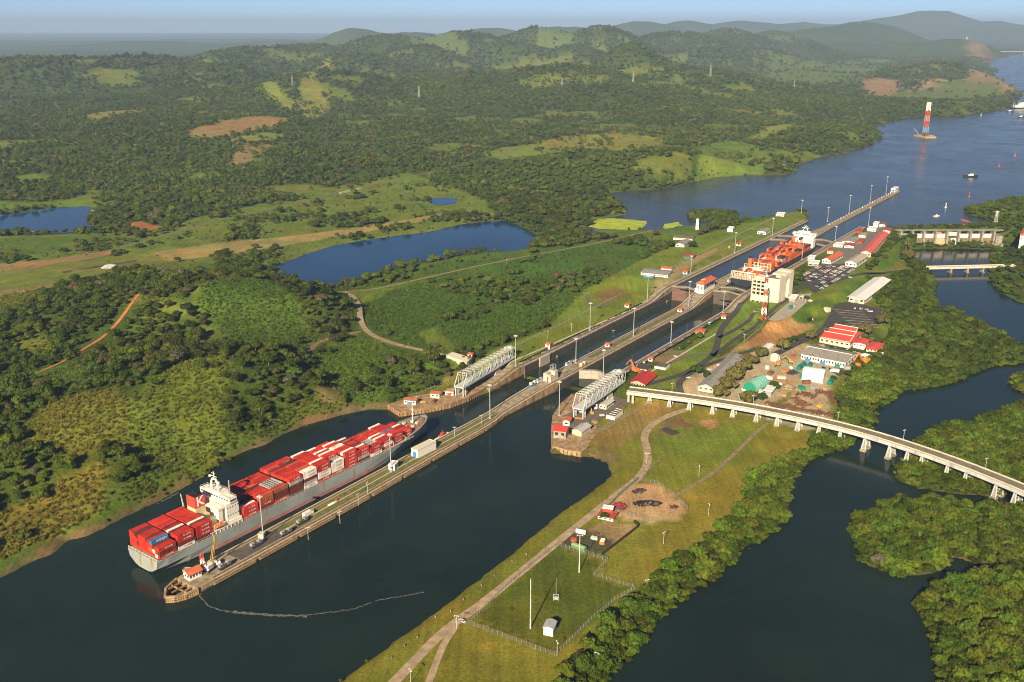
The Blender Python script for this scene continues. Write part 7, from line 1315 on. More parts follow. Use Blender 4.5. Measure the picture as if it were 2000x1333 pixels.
for i, (px, py, rx, ry, rz, lab) in enumerate(((1575, 770, 9, 6, -.5, "rusty pipe stack beside the round green bins"), (1610, 765, 9, 5, -.6, "rusty pipe stack behind the white tent"), (1560, 783, 11, 4.5, -1.2, "broad rusty rail stack near the viaduct"), (1585, 800, 10, 3.5, -.6, "rusty girder row closest to the viaduct"), (1545, 793, 8, 3, -1.1, "low rusty plate stack left of the rails"), (1615, 805, 9, 3, -.6, "last rusty girder row before the river trees"), (1630, 778, 4, 9, 0, "rusty scrap strip along the yard's river edge"), (1515, 790, 10, 2.5, -.8, "long weedy beam row by the dirt aisle"), (1335, 828, 8, 3.5, -.9, "dark beam stack in the mown field"), (1308, 842, 7, 2.5, -.9, "second dark beam stack in the mown field"), (1640, 730, 6, 4, .4, "brown crate stack by the workshop end"), (1545, 730, 6, 4, .4, "timber stack before the white tent"))): heap(lab, px, py, 6 if px > 1400 else 5, rx, ry, 70, IRON if i < 9 else MATS["dark_scrap"], .9, 6, "pipe_stack", rz, "stack", True)
for i, (px, py, lab) in enumerate(((1561, 723, "leftmost dark green tank beside the white tent"), (1568, 718, "middle dark green tank beside the white tent"), (1581, 719, "right dark green tank beside the white tent"), (1622, 748, "dark green tank at the tent's river end"), (1568, 737, "low dark green tank against the tent"))):
    x, y = at(px, py, 6.6); t = thing("green_tank", lab, "tank", (x, y, gz(x, y)), -.6, "dark green tanks in the works yard"); m = MB(); m.tube((0, -4, 2.2), (0, 4, 2.2), 2.3, 12); m.build("drum", M("tank_green", (.01, .17, .14), .5, .1, .3), t); m = MB(); [m.box((0, yy, -.2), (3, .6, 1.4)) for yy in (-2.5, 2.5)]; m.build("saddle", CONC, t)
x, y = at(1512, 706, 7); t = thing("white_tank", "pale round tank among the machines in the works yard", "tank", (x, y, gz(x, y))); m = MB(); m.tube((0, 0, 0), (0, 0, 6), 4.4, 14); m.tube((0, 0, 6), (0, 0, 7.4), 4.4, 14, 0, 1.); m.build("shell", CREAM, t); m = MB(); m.box((3.5, 3, 0), (4, 4, 3.4)); m.build("pump_box", WHITE, t)
x, y = at(1540, 755, 6.6); t = thing("rubble_heap", "round tan rubble heap in the works yard", "heap", (x, y, gz(x, y))); m = MB(); m.tube((0, 0, -.4), (0, 0, 2.6), 6.5, 14, 0, 1.6); m.build("mound", M("rubble_tan", (.34, .24, .14), .95, .3, .4), t); m = MB(); m.tube((0, 0, -.1), (0, 0, .7), 7.2, 14); m.build("ring_wall", CONC, t)
def barrel(px, py, mt, lab, z=Z1):
    x, y = at(px, py, z); t = thing("portable_toilet", lab, "cabin", (x, y, gz(x, y))); m = MB(); m.box((0, 0, -.2), (2, 2, 3)); m.build("cabin", mt, t); m = MB(); m.box((0, 0, 2.8), (2.2, 2.2, .3)); m.build("roof", WHITE, t)
barrel(1257.5, 713, GREEN, "green cabin beside the open white bins"); barrel(1385, 635, GREEN, "green cabin on the near lawn by the footpath"); barrel(1327.5, 680, WHITE, "white cabinet on the near lawn"); barrel(1402, 718, WHITE, "white sign box at the road junction", 10); barrel(1424, 485, M("amber_box", (.6, .3, .06), .6), "orange box on the far lawn mid chamber", T); barrel(1072, 682, WHITE, "white cabinet by the far lane's lower end"); barrel(1335, 539, BLUE, "blue box beside the booth opposite the control house", T)
for i in range(26):         # cleats and winch posts along the lake pier
    s = 1285 + i * 16; m = MB(); m.box((0, 0, 0), (.9, 1.2, 2.4)); m.tube((-.5, 0, 1.4), (.5, 0, 1.4), .5, 6); o = m.build("mooring_post", WHITE if i % 4 == 0 else CONC_L, None, (*L(s, cline(s)[0] - 3.4), zc(s) + .1), -AZ); tag(o, "pale mooring post, %s along the lake pier" % ORD[i], "mooring post", "mooring posts on the lake pier")
for i, (px, py) in enumerate(((1012, 932), (1028, 925), (1060, 958), (1075, 1010), (1050, 1030), (1000, 1098), (940, 1145), (905, 1172), (850, 1205), (815, 1245), (765, 1285), (1138, 965), (1115, 990), (1100, 975), (1028, 1085), (966, 1126), (880, 1195), (790, 1262))):
    if i < 2: continue
    x, y = at(px, py, 4.2)
    if gz(x, y) < .8: continue
    m = MB(); m.box((0, 0, -.3), (.5, .5, 1.3)); m.box((0, 0, 1.0), (.7, .7, .2)); tag(m.build("bollard", CONC, None, (x, y, max(gz(x, y), 1.)), .3), "small pale bollard, %s from the basin on the canal bank" % ORD[i - 2], "bollard", "bollards along the canal bank")
m = MB(); p0 = [at(a, b, 11.35) for a, b in ((120, 532), (265, 507), (268, 509.5), (124, 535.5))]; m.add([(*p, gz(*p) + .3) for p in p0], [(0, 1, 2, 3), (3, 2, 1, 0)]); p0 = [at(a, b, 11.35) for a, b in ((180, 521), (186, 519.5), (240, 525), (234, 527))]; m.add([(*p, gz(*p) + .36) for p in p0], [(0, 1, 2, 3), (3, 2, 1, 0)]); tag(m.build("runway", ASPH), kind="structure")
FOAM = M("foam", (.12, .125, .10), .9, .5, .5)
def foam(pts, z, w):
    q = np.array([at(a, b, z) for a, b in pts]); n = [q[0]]
    for i in range(len(q) - 1):
        k = max(2, int(np.hypot(*(q[i + 1] - q[i])) / 2.2))
        for j in range(k): n.append(q[i] + (q[i + 1] - q[i]) * (j + 1) / k)
    q = np.array(n); m = MB(); r = random.Random(4)
    for i in range(len(q) - 1):
        if r.random() < .07: continue
        d = q[i + 1] - q[i]; d /= np.hypot(*d) + 1e-9; nn = np.array((-d[1], d[0])); a, b = w * r.uniform(.3, 1.2), w * r.uniform(.3, 1.2); o = nn * r.uniform(-.4, .4); m.add([(*(q[i] + o - nn * a / 2), z), (*(q[i + 1] + o - nn * b / 2), z), (*(q[i + 1] + o + nn * b / 2), z), (*(q[i] + o + nn * a / 2), z)], [(0, 1, 2, 3)])
    tag(m.build("foam_line", FOAM), kind="stuff")
foam([(406, 1140), (392, 1152), (390, 1166), (405, 1182), (430, 1192), (470, 1198), (520, 1201), (570, 1203), (600, 1202), (640, 1197), (690, 1190), (740, 1172), (790, 1164), (828, 1157)], .03, 1.0); foam([(440, 1194), (500, 1200), (560, 1203), (600, 1203)], .04, 2.6); foam([(305, 985), (335, 970), (350, 962)], .03, 1.5); foam([(1180, 384), (1240, 393), (1320, 405), (1344, 412)], 16.53, 1.6); foam([(1795, 262), (1850, 290), (1920, 318), (1960, 324)], 16.53, 3.0); foam([(1760, 338), (1800, 344), (1870, 346)], 16.53, 3.5)

# loose stores standing about the works yard
STORES = [(1545, 722, WHITE, "white site box left of the green tanks"), (1533, 728, ORG, "orange tank cart on the pale yard ground"), (1526, 740, CONC_L, "pale concrete block by the rubble heap"), (1590, 758, STEELG, "grey cage beside the tent's near side"), (1498, 722, WHITE, "white trailer at the far side of the yard"), (1550, 700, BRICKR, "red steel crate behind the yellow excavator"), (1530, 772, TIMBER, "timber stack in the dirt aisle"), (1575, 748, IRON, "rusty box between tent and rubble heap"), (1602, 790, YEL, "yellow drum rack among the girder rows"), (1640, 712, WHITE, "white van-sized box at the workshop's end"), (1676, 716, ORG, "orange bin beside the crane vehicle"), (1654, 722, STEELG, "grey skip at the workshop corner"), (1520, 752, WHITE, "white cabinet near the dirt aisle"), (1486, 765, CONC_L, "pale slab stack right of the green hut"), (1566, 758, GREEN, "green crate in front of the tent"), (1612, 760, TIMBER, "timber pile at the tent's river side"), (1455, 762, WHITE, "white cart behind the green hut"), (1505, 732, IRON, "rusty frame beside the pale round tank")]
for i, (px, py, mt, lab) in enumerate(STORES):
    x, y = at(px, py, 6.8); t = thing("yard_store", lab, "crate", (x, y, gz(x, y)), i * .7, "loose stores in the works yard"); a, b, h = 2.4 + (i % 3), 4 + (i * 7 % 5), 1.6 + (i % 4) * .5; m = MB(); m.box((0, 0, .3), (a, b, h)); [m.box((0, -b / 2 + (k + .5) * b / 4, .3), (a + .2, .25, h + .1)) for k in range(4)]; m.build("body", mt, t); m = MB(); [m.box((0, k * b * .35, -.2), (a * .9, .4, .55)) for k in (-1, 1)]; m.build("skid", TIMBER, t)
for i, (px, py, c, wh) in enumerate(((1515, 695, "white", "by the white striped cabin"), (1572, 690, "silver", "before the long workshop's far end"), (1596, 735, "white", "between workshop and tent"), (1480, 742, "beige", "behind the tree row"), (1448, 700, "white", "on the yard road by the slope"), (1375, 738, "silver", "under the large dark tree"), (1398, 732, "white", "at the long shed's side"), (1345, 745, "white", "on the loop road"))):
    x, y = at(px, py, 7.5); tag(link("parked_car", CAR[c], None, (x, y, gz(x, y) + .2), i * 1.1), "lone %s car %s" % (c, wh), "car", "cars parked at the locks")

Q = [(1120, 838, TIMBER, "timber stack behind the silver-roofed shed"), (1150, 833, IRON, "rusty beams along the near quay fence"), (1162, 826, TIMBER, "plank pile by the white bins"), (1130, 818, ORG, "orange drum crate in the quay yard"), (1175, 812, CONC_L, "pale slab in the middle of the quay yard"), (1106, 818, STEELG, "grey winch on the quay track"), (1196, 780, WHITE, "white tank at the pivot pier"), (1215, 795, IRON, "rusty stack near the viaduct's end"), (1092, 838, STEELG, "grey winch beside the red quay shed"), (826, 786, YEL, "yellow hoist frame between the far quay huts"), (900, 770, STEELG, "grey winch under the far swing bridge's foot"), (848, 785, IRON, "rusty chain heap on the far quay"), (930, 757, TIMBER, "timber baulks on the far quay track")]
for i, (px, py, mt, lab) in enumerate(Q):
    x, y = at(px, py, 4.6); t = thing("yard_store", lab, "crate", (x, y, max(gz(x, y), 4.35) + .25), i * .6 - AZ, "loose stores on the quays"); a, b, h = 2.0 + (i % 3) * .6, 4 + (i * 5 % 4), 1.0 + (i % 3) * .5; m = MB(); [m.box((-a / 2 + (k + .5) * a / 4, ((k * 7) % 3 - 1) * .3, 0), (a / 4 - .1, b - k * .3, h * (.7 + .1 * (k % 3)))) for k in range(4)]; m.build("body", mt, t); m = MB(); [m.box((0, k * b * .3, -.3), (a, .4, .4)) for k in (-1, 1)]; m.build("skid", TIMBER, t)
# ---------------------------------------------------------------- trees
def leaf_material(name, rgb, trans=.22):
    m = bpy.data.materials.new(name); m.use_nodes = True; n = m.node_tree; lk = n.links.new
    n.nodes.remove(n.nodes["Principled BSDF"])
    a = n.nodes.new("ShaderNodeAttribute"); a.attribute_type = 'INSTANCER'; a.attribute_name = "tint"
    g = n.nodes.new("ShaderNodeNewGeometry"); t = n.nodes.new("ShaderNodeTexNoise"); t.inputs["Scale"].default_value = .45; t.inputs["Detail"].default_value = 3; lk(g.outputs["Position"], t.inputs["Vector"])
    r = n.nodes.new("ShaderNodeMapRange"); r.inputs[1].default_value = .3; r.inputs[2].default_value = .7; r.inputs[3].default_value = .62; r.inputs[4].default_value = 1.4; lk(t.outputs[0], r.inputs[0])
    x = n.nodes.new("ShaderNodeMix"); x.data_type = 'RGBA'; x.blend_type = 'MULTIPLY'; x.inputs[0].default_value = 1; lk(a.outputs["Color"], x.inputs[6]); lk(r.outputs[0], x.inputs[7])
    d = n.nodes.new("ShaderNodeBsdfDiffuse"); tr = n.nodes.new("ShaderNodeBsdfTranslucent"); s = n.nodes.new("ShaderNodeMixShader"); s.inputs[0].default_value = trans
    lk(x.outputs[2], d.inputs[0]); lk(x.outputs[2], tr.inputs[0]); lk(d.outputs[0], s.inputs[1]); lk(tr.outputs[0], s.inputs[2]); lk(s.outputs[0], n.nodes["Material Output"].inputs[0])
    return m
LEAF = leaf_material("leaf", (.05, .08, .02)); BARK = M("bark", (.16, .13, .10), .9, .25, 1.5)
def crown_mesh(name, seed, lobes, cards, size, flat=.75, inner=2, spread=.55):
    """foliage: leaf sprays spread over the outside of many lobes, round a lumpy core"""
    r = np.random.default_rng(seed); V = []; F = []; C = []
    for k in range(lobes):
        a = 2 * math.pi * k / max(lobes - 1, 1) * 1.618 * 2; rr = spread * math.sqrt((k + .3) / lobes)
        C.append((rr * math.cos(a) + r.normal(0, .06), rr * math.sin(a) + r.normal(0, .06), flat * (.52 + .42 * (1 - rr / spread) + r.normal(0, .10)), r.uniform(.30, .46)))
    phi = (1 + 5 ** .5) / 2
    ico = np.array([(-1, phi, 0), (1, phi, 0), (-1, -phi, 0), (1, -phi, 0), (0, -1, phi), (0, 1, phi), (0, -1, -phi), (0, 1, -phi), (phi, 0, -1), (phi, 0, 1), (-phi, 0, -1), (-phi, 0, 1)]); ico /= np.linalg.norm(ico[0])
    icf = [(0, 11, 5), (0, 5, 1), (0, 1, 7), (0, 7, 10), (0, 10, 11), (1, 5, 9), (5, 11, 4), (11, 10, 2), (10, 7, 6), (7, 1, 8), (3, 9, 4), (3, 4, 2), (3, 2, 6), (3, 6, 8), (3, 8, 9), (4, 9, 5), (2, 4, 11), (6, 2, 10), (8, 6, 7), (9, 8, 1)]
    for c in C:                                             # lumpy core
        b = len(V)
        for p in ico: V.append(tuple(np.array(c[:3]) + p * c[3] * .80 * r.uniform(.8, 1.1) * np.array((1, 1, .8))))
        F += [tuple(i + b for i in f) for f in icf]
    per = max(1, cards // lobes)
    for c in C:
        for i in range(per):
            d = r.normal(size=3); d[2] = abs(d[2]) * 1.0 - .25; d /= np.linalg.norm(d)
            p = np.array(c[:3]) + d * c[3] * np.array((1, 1, .85)) * r.uniform(.86, 1.06)
            nn = d + r.normal(0, .42, 3); nn /= np.linalg.norm(nn); u = np.cross(nn, r.normal(size=3)); u /= np.linalg.norm(u); v = np.cross(nn, u); s = size * r.uniform(.6, 1.35)
            b = len(V); V += [tuple(p - u * s - v * s * .6), tuple(p + u * s * .4 - v * s), tuple(p + u * s + v * s * .5), tuple(p - u * s * .3 + v * s)]; F.append((b, b + 1, b + 2, b + 3))
    me = bpy.data.meshes.new(name); me.from_pydata(V, [], F); me.materials.append(LEAF); me.update(); return me
def trunk_mesh(name, seed, h=.55, r0=.045):
    r = random.Random(seed); m = MB(); top = (r.uniform(-.04, .04), r.uniform(-.04, .04), h); m.tube((0, 0, -.08), top, r0, 6, 0, r0 * .6)
    for k in range(4):
        a = k * 1.57 + r.uniform(-.4, .4); m.tube((top[0], top[1], h * .9), (top[0] + .34 * math.cos(a), top[1] + .34 * math.sin(a), h + .24), r0 * .5, 5, 0, r0 * .22)
    me = bpy.data.meshes.new(name); me.from_pydata(m.v, [], m.f); me.materials.append(BARK); me.update(); return me
CR_M = [crown_mesh("mangrove_crown", 20 + i, 11 + i % 3, 460, .085, .62) for i in range(4)]        # broad, low mangroves
CR_B = [crown_mesh("broadleaf_crown", 40 + i, 10 + i % 4, 430, .085, .95, 2, .50) for i in range(4)]   # rounder forest trees
CR_F = [crown_mesh("far_crown", 60 + i, 6, 90, .15, .95, 2, .5) for i in range(4)]
CR_S = [crown_mesh("shrub_crown", 80 + i, 4, 60, .20, .8, 2, .45) for i in range(3)]
TRK = [trunk_mesh("tree_trunk", i, .5 + .1 * (i % 2)) for i in range(4)]
def tuft_mesh(seed):
    r = np.random.default_rng(seed); V = []; F = []
    for i in range(26):
        a = r.uniform(0, 6.28); rr = r.uniform(0, .8); x, y = rr * math.cos(a), rr * math.sin(a); t = r.uniform(0, 6.28); w = r.uniform(.10, .2); hh = r.uniform(.55, 1.1); lx, ly = r.normal(0, .28, 2); b = len(V)
        V += [(x - w * math.cos(t), y - w * math.sin(t), -.1), (x + w * math.cos(t), y + w * math.sin(t), -.1), (x + lx + w * .6 * math.cos(t), y + ly + w * .6 * math.sin(t), hh), (x + lx - w * .6 * math.cos(t), y + ly - w * .6 * math.sin(t), hh * .92)]; F.append((b, b + 1, b + 2, b + 3))
    me = bpy.data.meshes.new("reed_tuft"); me.from_pydata(V, [], F); me.materials.append(LEAF); me.update(); return me
TUFTS = [tuft_mesh(i) for i in range(3)]
COVF = cov
PAL = np.array([(.030, .052, .012), (.040, .066, .014), (.052, .080, .016), (.066, .092, .018), (.034, .050, .018), (.075, .100, .016), (.046, .060, .020), (.060, .066, .024), (.036, .074, .014)])
def tints(n, x, y, far, kind):
    idx = RNG.integers(0, len(PAL), n); c = PAL[idx].copy()
    reg = fbm(x, y, 260, 3)
    c = c * .55 + PAL[np.clip((fbm(x + 900, y, 90, 3) - .25) * 18, 0, 8).astype(int)] * .45; c *= (.70 + .75 * reg + .5 * (fbm(x, y + 700, 38, 2) - .5))[:, None] * RNG.uniform(.74, 1.28, (n, 1)) * np.array((1.26, 1.18, .74))
    if kind == 'tree':
        d = RNG.random(n); k = d < .03; c[k] = np.array((.13, .10, .045)) * RNG.uniform(.7, 1.2, (k.sum(), 1))       # leafless, flowering and drying crowns
        k = (d > .055) & (d < .07); c[k] = np.array((.13, .12, .085)) * RNG.uniform(.7, 1.1, (k.sum(), 1))
        k = (d > .085) & (d < .115); c[k] = np.array((.065, .125, .02))
    if kind == 'mang': c = np.array((.078, .112, .012)) * (.58 + .7 * fbm(x, y, 30, 2))[:, None] * RNG.uniform(.6, 1.5, (n, 1)) * np.stack([RNG.uniform(.8, 1.25, n), np.ones(n), np.ones(n)], 1)
    return c
def scatter(x0, x1, y0, y1, step, field, jit=.9):
    gx, gy = np.meshgrid(np.arange(x0, x1, step), np.arange(y0, y1, step)); x = gx.ravel() + RNG.uniform(-.5, .5, gx.size) * step * jit; y = gy.ravel() + RNG.uniform(-.5, .5, gx.size) * step * jit
    # only what this view or a step beside it can see
    k = (np.abs(x) < .60 * y + 130); x, y = x[k], y[k]
    k = RNG.random(len(x)) < samp(x, y, field); return x[k], y[k]
for nm_, q_, w_ in ROADS:                # roads stay open to the sky
    wide = nm_ in ("red_dirt_road", "access_road", "levee_road", "railway_bed")
    for sh in ((0, 7, 14) if wide else (0,)):
        o_ = q_[::4] * (1 - sh / np.hypot(q_[::4, 0], q_[::4, 1])[:, None]); d_ = np.full(XX.shape, 1e9); r_ = w_ / 2 + (5 if wide else 3)
        m_ = (XX > o_[:, 0].min() - 20) & (XX < o_[:, 0].max() + 20) & (YY > o_[:, 1].min() - 20) & (YY < o_[:, 1].max() + 20); xx_, yy_ = XX[m_], YY[m_]; dd_ = np.full(xx_.shape, 1e9)
        for p_ in o_: dd_ = np.minimum(dd_, (xx_ - p_[0]) ** 2 + (yy_ - p_[1]) ** 2)
        k_ = dd_ < r_ * r_ + 30; t_ = dens[m_]; t_[k_] = 0; dens[m_] = t_; t_ = tuft[m_]; t_[k_ & (dd_ < (w_ / 2 + 2.5) ** 2 + 20)] = 0; tuft[m_] = t_
_cl = fbm(XX + 210, YY - 90, 75, 3); dens = np.where((dens < .35) & (dens > 0), dens * 4.2 * sstep(.50, .68, _cl), dens); tuft = np.where(tuft < .7, tuft * 1.9 * sstep(.34, .62, fbm(XX - 400, YY + 30, 48, 3)), tuft)
dens_t = np.where(mang > 0, 0, dens)
pts = {}
def add(kind, x, y, sc, tint, var):
    pts.setdefault(kind, []).append((x, y, samp(x, y), sc, tint, RNG.integers(0, var, len(x))))
# single trees: mangroves first (they show largest), then the nearest forest trees
mx_, my_ = scatter(-50, 560, 330, 900, 6.2, np.where(mang > 0, 1., 0.), .95)
k = (samp(mx_, my_) > -.05) & (samp(mx_, my_) < 7); mx_, my_ = mx_[k], my_[k]
tx, ty = scatter(-560, 330, 480, 1150, 8.2, np.clip(dens_t, 0, 1))
sizes_m = RNG.uniform(4.6, 7.2, len(mx_)) * np.where(RNG.random(len(mx_)) < .15, 1.25, 1); sizes_t = np.clip(RNG.lognormal(1.62, .3, len(tx)), 2.6, 9.5)
def ang(x, y, s): return s / np.hypot(np.hypot(x, y), CAMH)
def inview(x, y, z):
    d = y * math.cos(TH) + (CAMH - z) * math.sin(TH); v = (CAMH - z) * math.cos(TH) - y * math.sin(TH)
    return (np.abs(FPX * x / d) < 1000) & (np.abs(FPX * v / d) < 666)
zm = samp(mx_, my_); zt = samp(tx, ty)
vm = np.where(inview(mx_, my_, zm), ang(mx_, my_, sizes_m), 0); vt = np.where(inview(tx, ty, zt), ang(tx, ty, sizes_t), 0)
sel_m = np.zeros(len(mx_), bool); sel_m[np.argsort(-vm)[:170]] = True; sel_t = np.zeros(len(tx), bool); sel_t[np.argsort(-vt)[:125]] = True
def where_m(x, y, sz, g):
    look = ("yellow-green " if g > .115 else "dark green " if g < .08 else "mid-green ") + ("broad" if sz > 6.6 else "small" if sz < 5.2 else "bushy") + " mangrove tree "
    X, Y = np.array([x]), np.array([y])
    for i, nm in ((2, "island in the bottom right corner"), (1, "lobed island below the viaduct"), (0, "island the viaduct crosses"), (3, "islet at the right edge")):
        d = sdist(X, Y, ISLES[i], 3)[0]
        if d < 1: return look + ("at the waterline of the " if d > -8 else "inside the ") + nm
    d = sdist(X, Y, RIVER, 40)[0]; ed = "at the waterline " if d < 7 else "at the grass edge " if d > 20 else ""
    if y < 430: pl = "near the bottom of the riverside belt"
    elif y < 500: pl = "beside the fenced grass compound"
    elif y < 580: pl = "beside the mown field's lower half"
    elif y < 660: pl = "beside the mown field's upper half"
    elif y < 760: pl = "next to the viaduct's river piers"
    else: pl = "between works yard and river"
    return look + ed + pl
def where_t(x, y, sz, c):
    look = ("pale dry-crowned " if c[0] > .1 else "bright green " if c[1] > .1 else "dark green " if c[1] < .055 else "mid-green ") + ("tall" if sz > 6.4 else "small" if sz < 4.4 else "rounded") + " tree "
    d = sdist(np.array([x]), np.array([y]), CANAL, 200)[0]; d = min(abs(d), 200)
    pl = "on the canal bank" if d < 30 else "on the slope above the ship" if d < 90 else "on the wooded hill crest" if d < 160 else "in the valley behind the hill"
    sd = "left of the grassy slope" if x < -260 else "near the grassy slope" if x < -170 else "right of the grassy slope" if x < -60 else "by the far swing bridge"
    return look + pl + ", " + sd
def solo(name, crown, trunk, x, y, z, sc, hs, tint, label, group):
    t = thing(name, label, "tree", (x, y, z), RNG.uniform(0, 6.28), group); t.scale = (sc, sc, sc * hs)
    tr = link("trunk", trunk, t); cr = link("crown", crown, t); cr.location = (0, 0, .22); cr["tint"] = [float(q) for q in tint]; return cr
SRC = {"m": [], "b": []}
tm = tints(len(mx_), mx_, my_, 0, 'mang'); tt = tints(len(tx), tx, ty, 0, 'tree')
for i in np.where(sel_m)[0]:
    v = len(SRC["m"]) % 4; bright = tm[i][1] > .1
    SRC["m"].append(solo("mangrove_tree", CR_M[v], TRK[v], mx_[i], my_[i], zm[i], sizes_m[i], RNG.uniform(.7, 1.35), tm[i], where_m(mx_[i], my_[i], sizes_m[i], tm[i][1]), "mangrove trees along the river"))
for i in np.where(sel_t)[0]:
    v = len(SRC["b"]) % 4; pale = tt[i][0] > .1
    SRC["b"].append(solo("forest_tree", CR_B[v], TRK[v], tx[i], ty[i], zt[i], sizes_t[i], RNG.uniform(.8, 1.2), tt[i], where_t(tx[i], ty[i], sizes_t[i], tt[i]), "trees on the hill beside the ship channel"))
add("mang", mx_[~sel_m], my_[~sel_m], sizes_m[~sel_m], tm[~sel_m], 4); add("near", tx[~sel_t], ty[~sel_t], sizes_t[~sel_t], tt[~sel_t], 4)
# low skirts of foliage along the mangrove waterline
ex, ey = [], []
for q_ in [RIVER] + ISLES:
    q_ = np.array(q_)
    for i in range(len(q_)):
        a_, b_ = q_[i], q_[(i + 1) % len(q_)]; n_ = int(np.hypot(*(b_ - a_)) / 2.1)
        for j in range(n_): p_ = a_ + (b_ - a_) * (j + RNG.random()) / n_; ex.append(p_[0] + RNG.normal(0, 1.6)); ey.append(p_[1] + RNG.normal(0, 1.6))
ex, ey = np.array(ex), np.array(ey); near_ = np.zeros(len(ex), bool)
for dx_, dy_ in ((0, 0), (7, 0), (-7, 0), (0, 7), (0, -7)): near_ |= (samp(ex + dx_, ey + dy_, mang) > .3) | (samp(ex + dx_, ey + dy_, dens) > .9)
k = near_ & (np.abs(ex) < .6 * ey + 130) & (ey > 330); ex, ey = ex[k], ey[k]; zz_ = np.maximum(samp(ex, ey), np.where(ey > 1500, 16.4, -.1)); sz_ = RNG.uniform(1.8, 4.2, len(ex))
pts.setdefault("mang", []).append((ex, ey, zz_ - .3, sz_, tints(len(ex), ex, ey, 0, 'mang') * .85, RNG.integers(0, 4, len(ex))))
x, y = scatter(330, 1250, 560, 1900, 7.5, np.clip(dens, 0, 1) * (XX > 330)); z = samp(x, y); k = z > .3; x, y = x[k], y[k]
add("mang", x, y, RNG.uniform(4, 7, len(x)), tints(len(x), x, y, 0, 'mang') * .8, 4)
x, y = scatter(-1400, 1200, 1150, 1900, 8.2, np.clip(dens_t, 0, 1) * .95); k = (x < 330); x, y = x[k], y[k]; add("near", x, y, np.clip(RNG.lognormal(1.65, .3, len(x)), 2.8, 9.5), tints(len(x), x, y, 0, 'tree'), 4)
x, y = scatter(-2700, 2600, 1900, 4200, 11.5, np.clip(dens_t, 0, 1) * .95); add("far", x, y, np.clip(RNG.lognormal(1.75, .28, len(x)), 3.4, 12), tints(len(x), x, y, 1, 'tree'), 4)
x, y = scatter(-5600, 5600, 4200, 9500, 23, np.clip(dens_t, 0, 1)); add("far", x, y, np.clip(RNG.lognormal(2.35, .25, len(x)), 7, 20), tints(len(x), x, y, 1, 'tree'), 4)
# shrubs and tall grass
x, y = scatter(-800, 900, 340, 1500, 7, np.clip(tuft, 0, 1) * .42); s_ = RNG.uniform(1.3, 2.6, len(x)); cc = samp(x, y, COVF) * RNG.uniform(.6, 1.0, (len(x), 1)); add("shrub", x, y, s_, cc, 3)
x, y = scatter(-1600, 1400, 1500, 3000, 14, np.clip(tuft, 0, 1) * .4); cc = samp(x, y, COVF) * RNG.uniform(.55, 1.0, (len(x), 1)); add("shrub", x, y, RNG.uniform(2., 4.2, len(x)), cc, 3)
x, y = scatter(-620, 500, 340, 1250, 2.6, np.where(mang > 0, 0, np.clip(tuft, 0, 1)) ** 1.3 * .75); cc = samp(x, y, COVF) * RNG.uniform(.75, 1.35, (len(x), 1)) * np.stack([RNG.uniform(.9, 1.25, len(x)), np.ones(len(x)), np.ones(len(x))], 1); add("reed", x, y, RNG.uniform(1., 2.1, len(x)), cc, 3)
def source(name, meshes, label, cat, spots):
    """one real plant of every crown shape, standing in the scene, that the masses repeat"""
    out = []
    for k, (me, (x, y, sc)) in enumerate(zip(meshes, spots)):
        t = thing(name, ("leftmost ", "second ", "third ", "rightmost ")[k] + label, cat, (x, y, gz(x, y)), 0, label); t.scale = (sc,) * 3; c = link("foliage", me, t); c["tint"] = [.05, .08, .018]; out.append(c)
    return out
SRC_F = source("woodland_tree", CR_F, "broad tree in the woods behind the ponds", "tree", [(-300, 2010, 8), (-420, 2060, 8), (-150, 2030, 9), (-240, 2100, 8)])
SRC_S = source("shrub", CR_S, "low green shrub in the tall grass between pond and locks", "shrub", [(*at(880, 580, 11), 2.4), (*at(940, 560, 11), 2.2), (*at(1010, 560, 11), 2.5)])
SRC_T = source("grass_clump", TUFTS, "tall grass clump in the meadow between pond and locks", "grass", [(*at(800, 560, 11), 1.8), (*at(830, 600, 11), 1.9), (*at(1050, 540, 11), 1.8)])
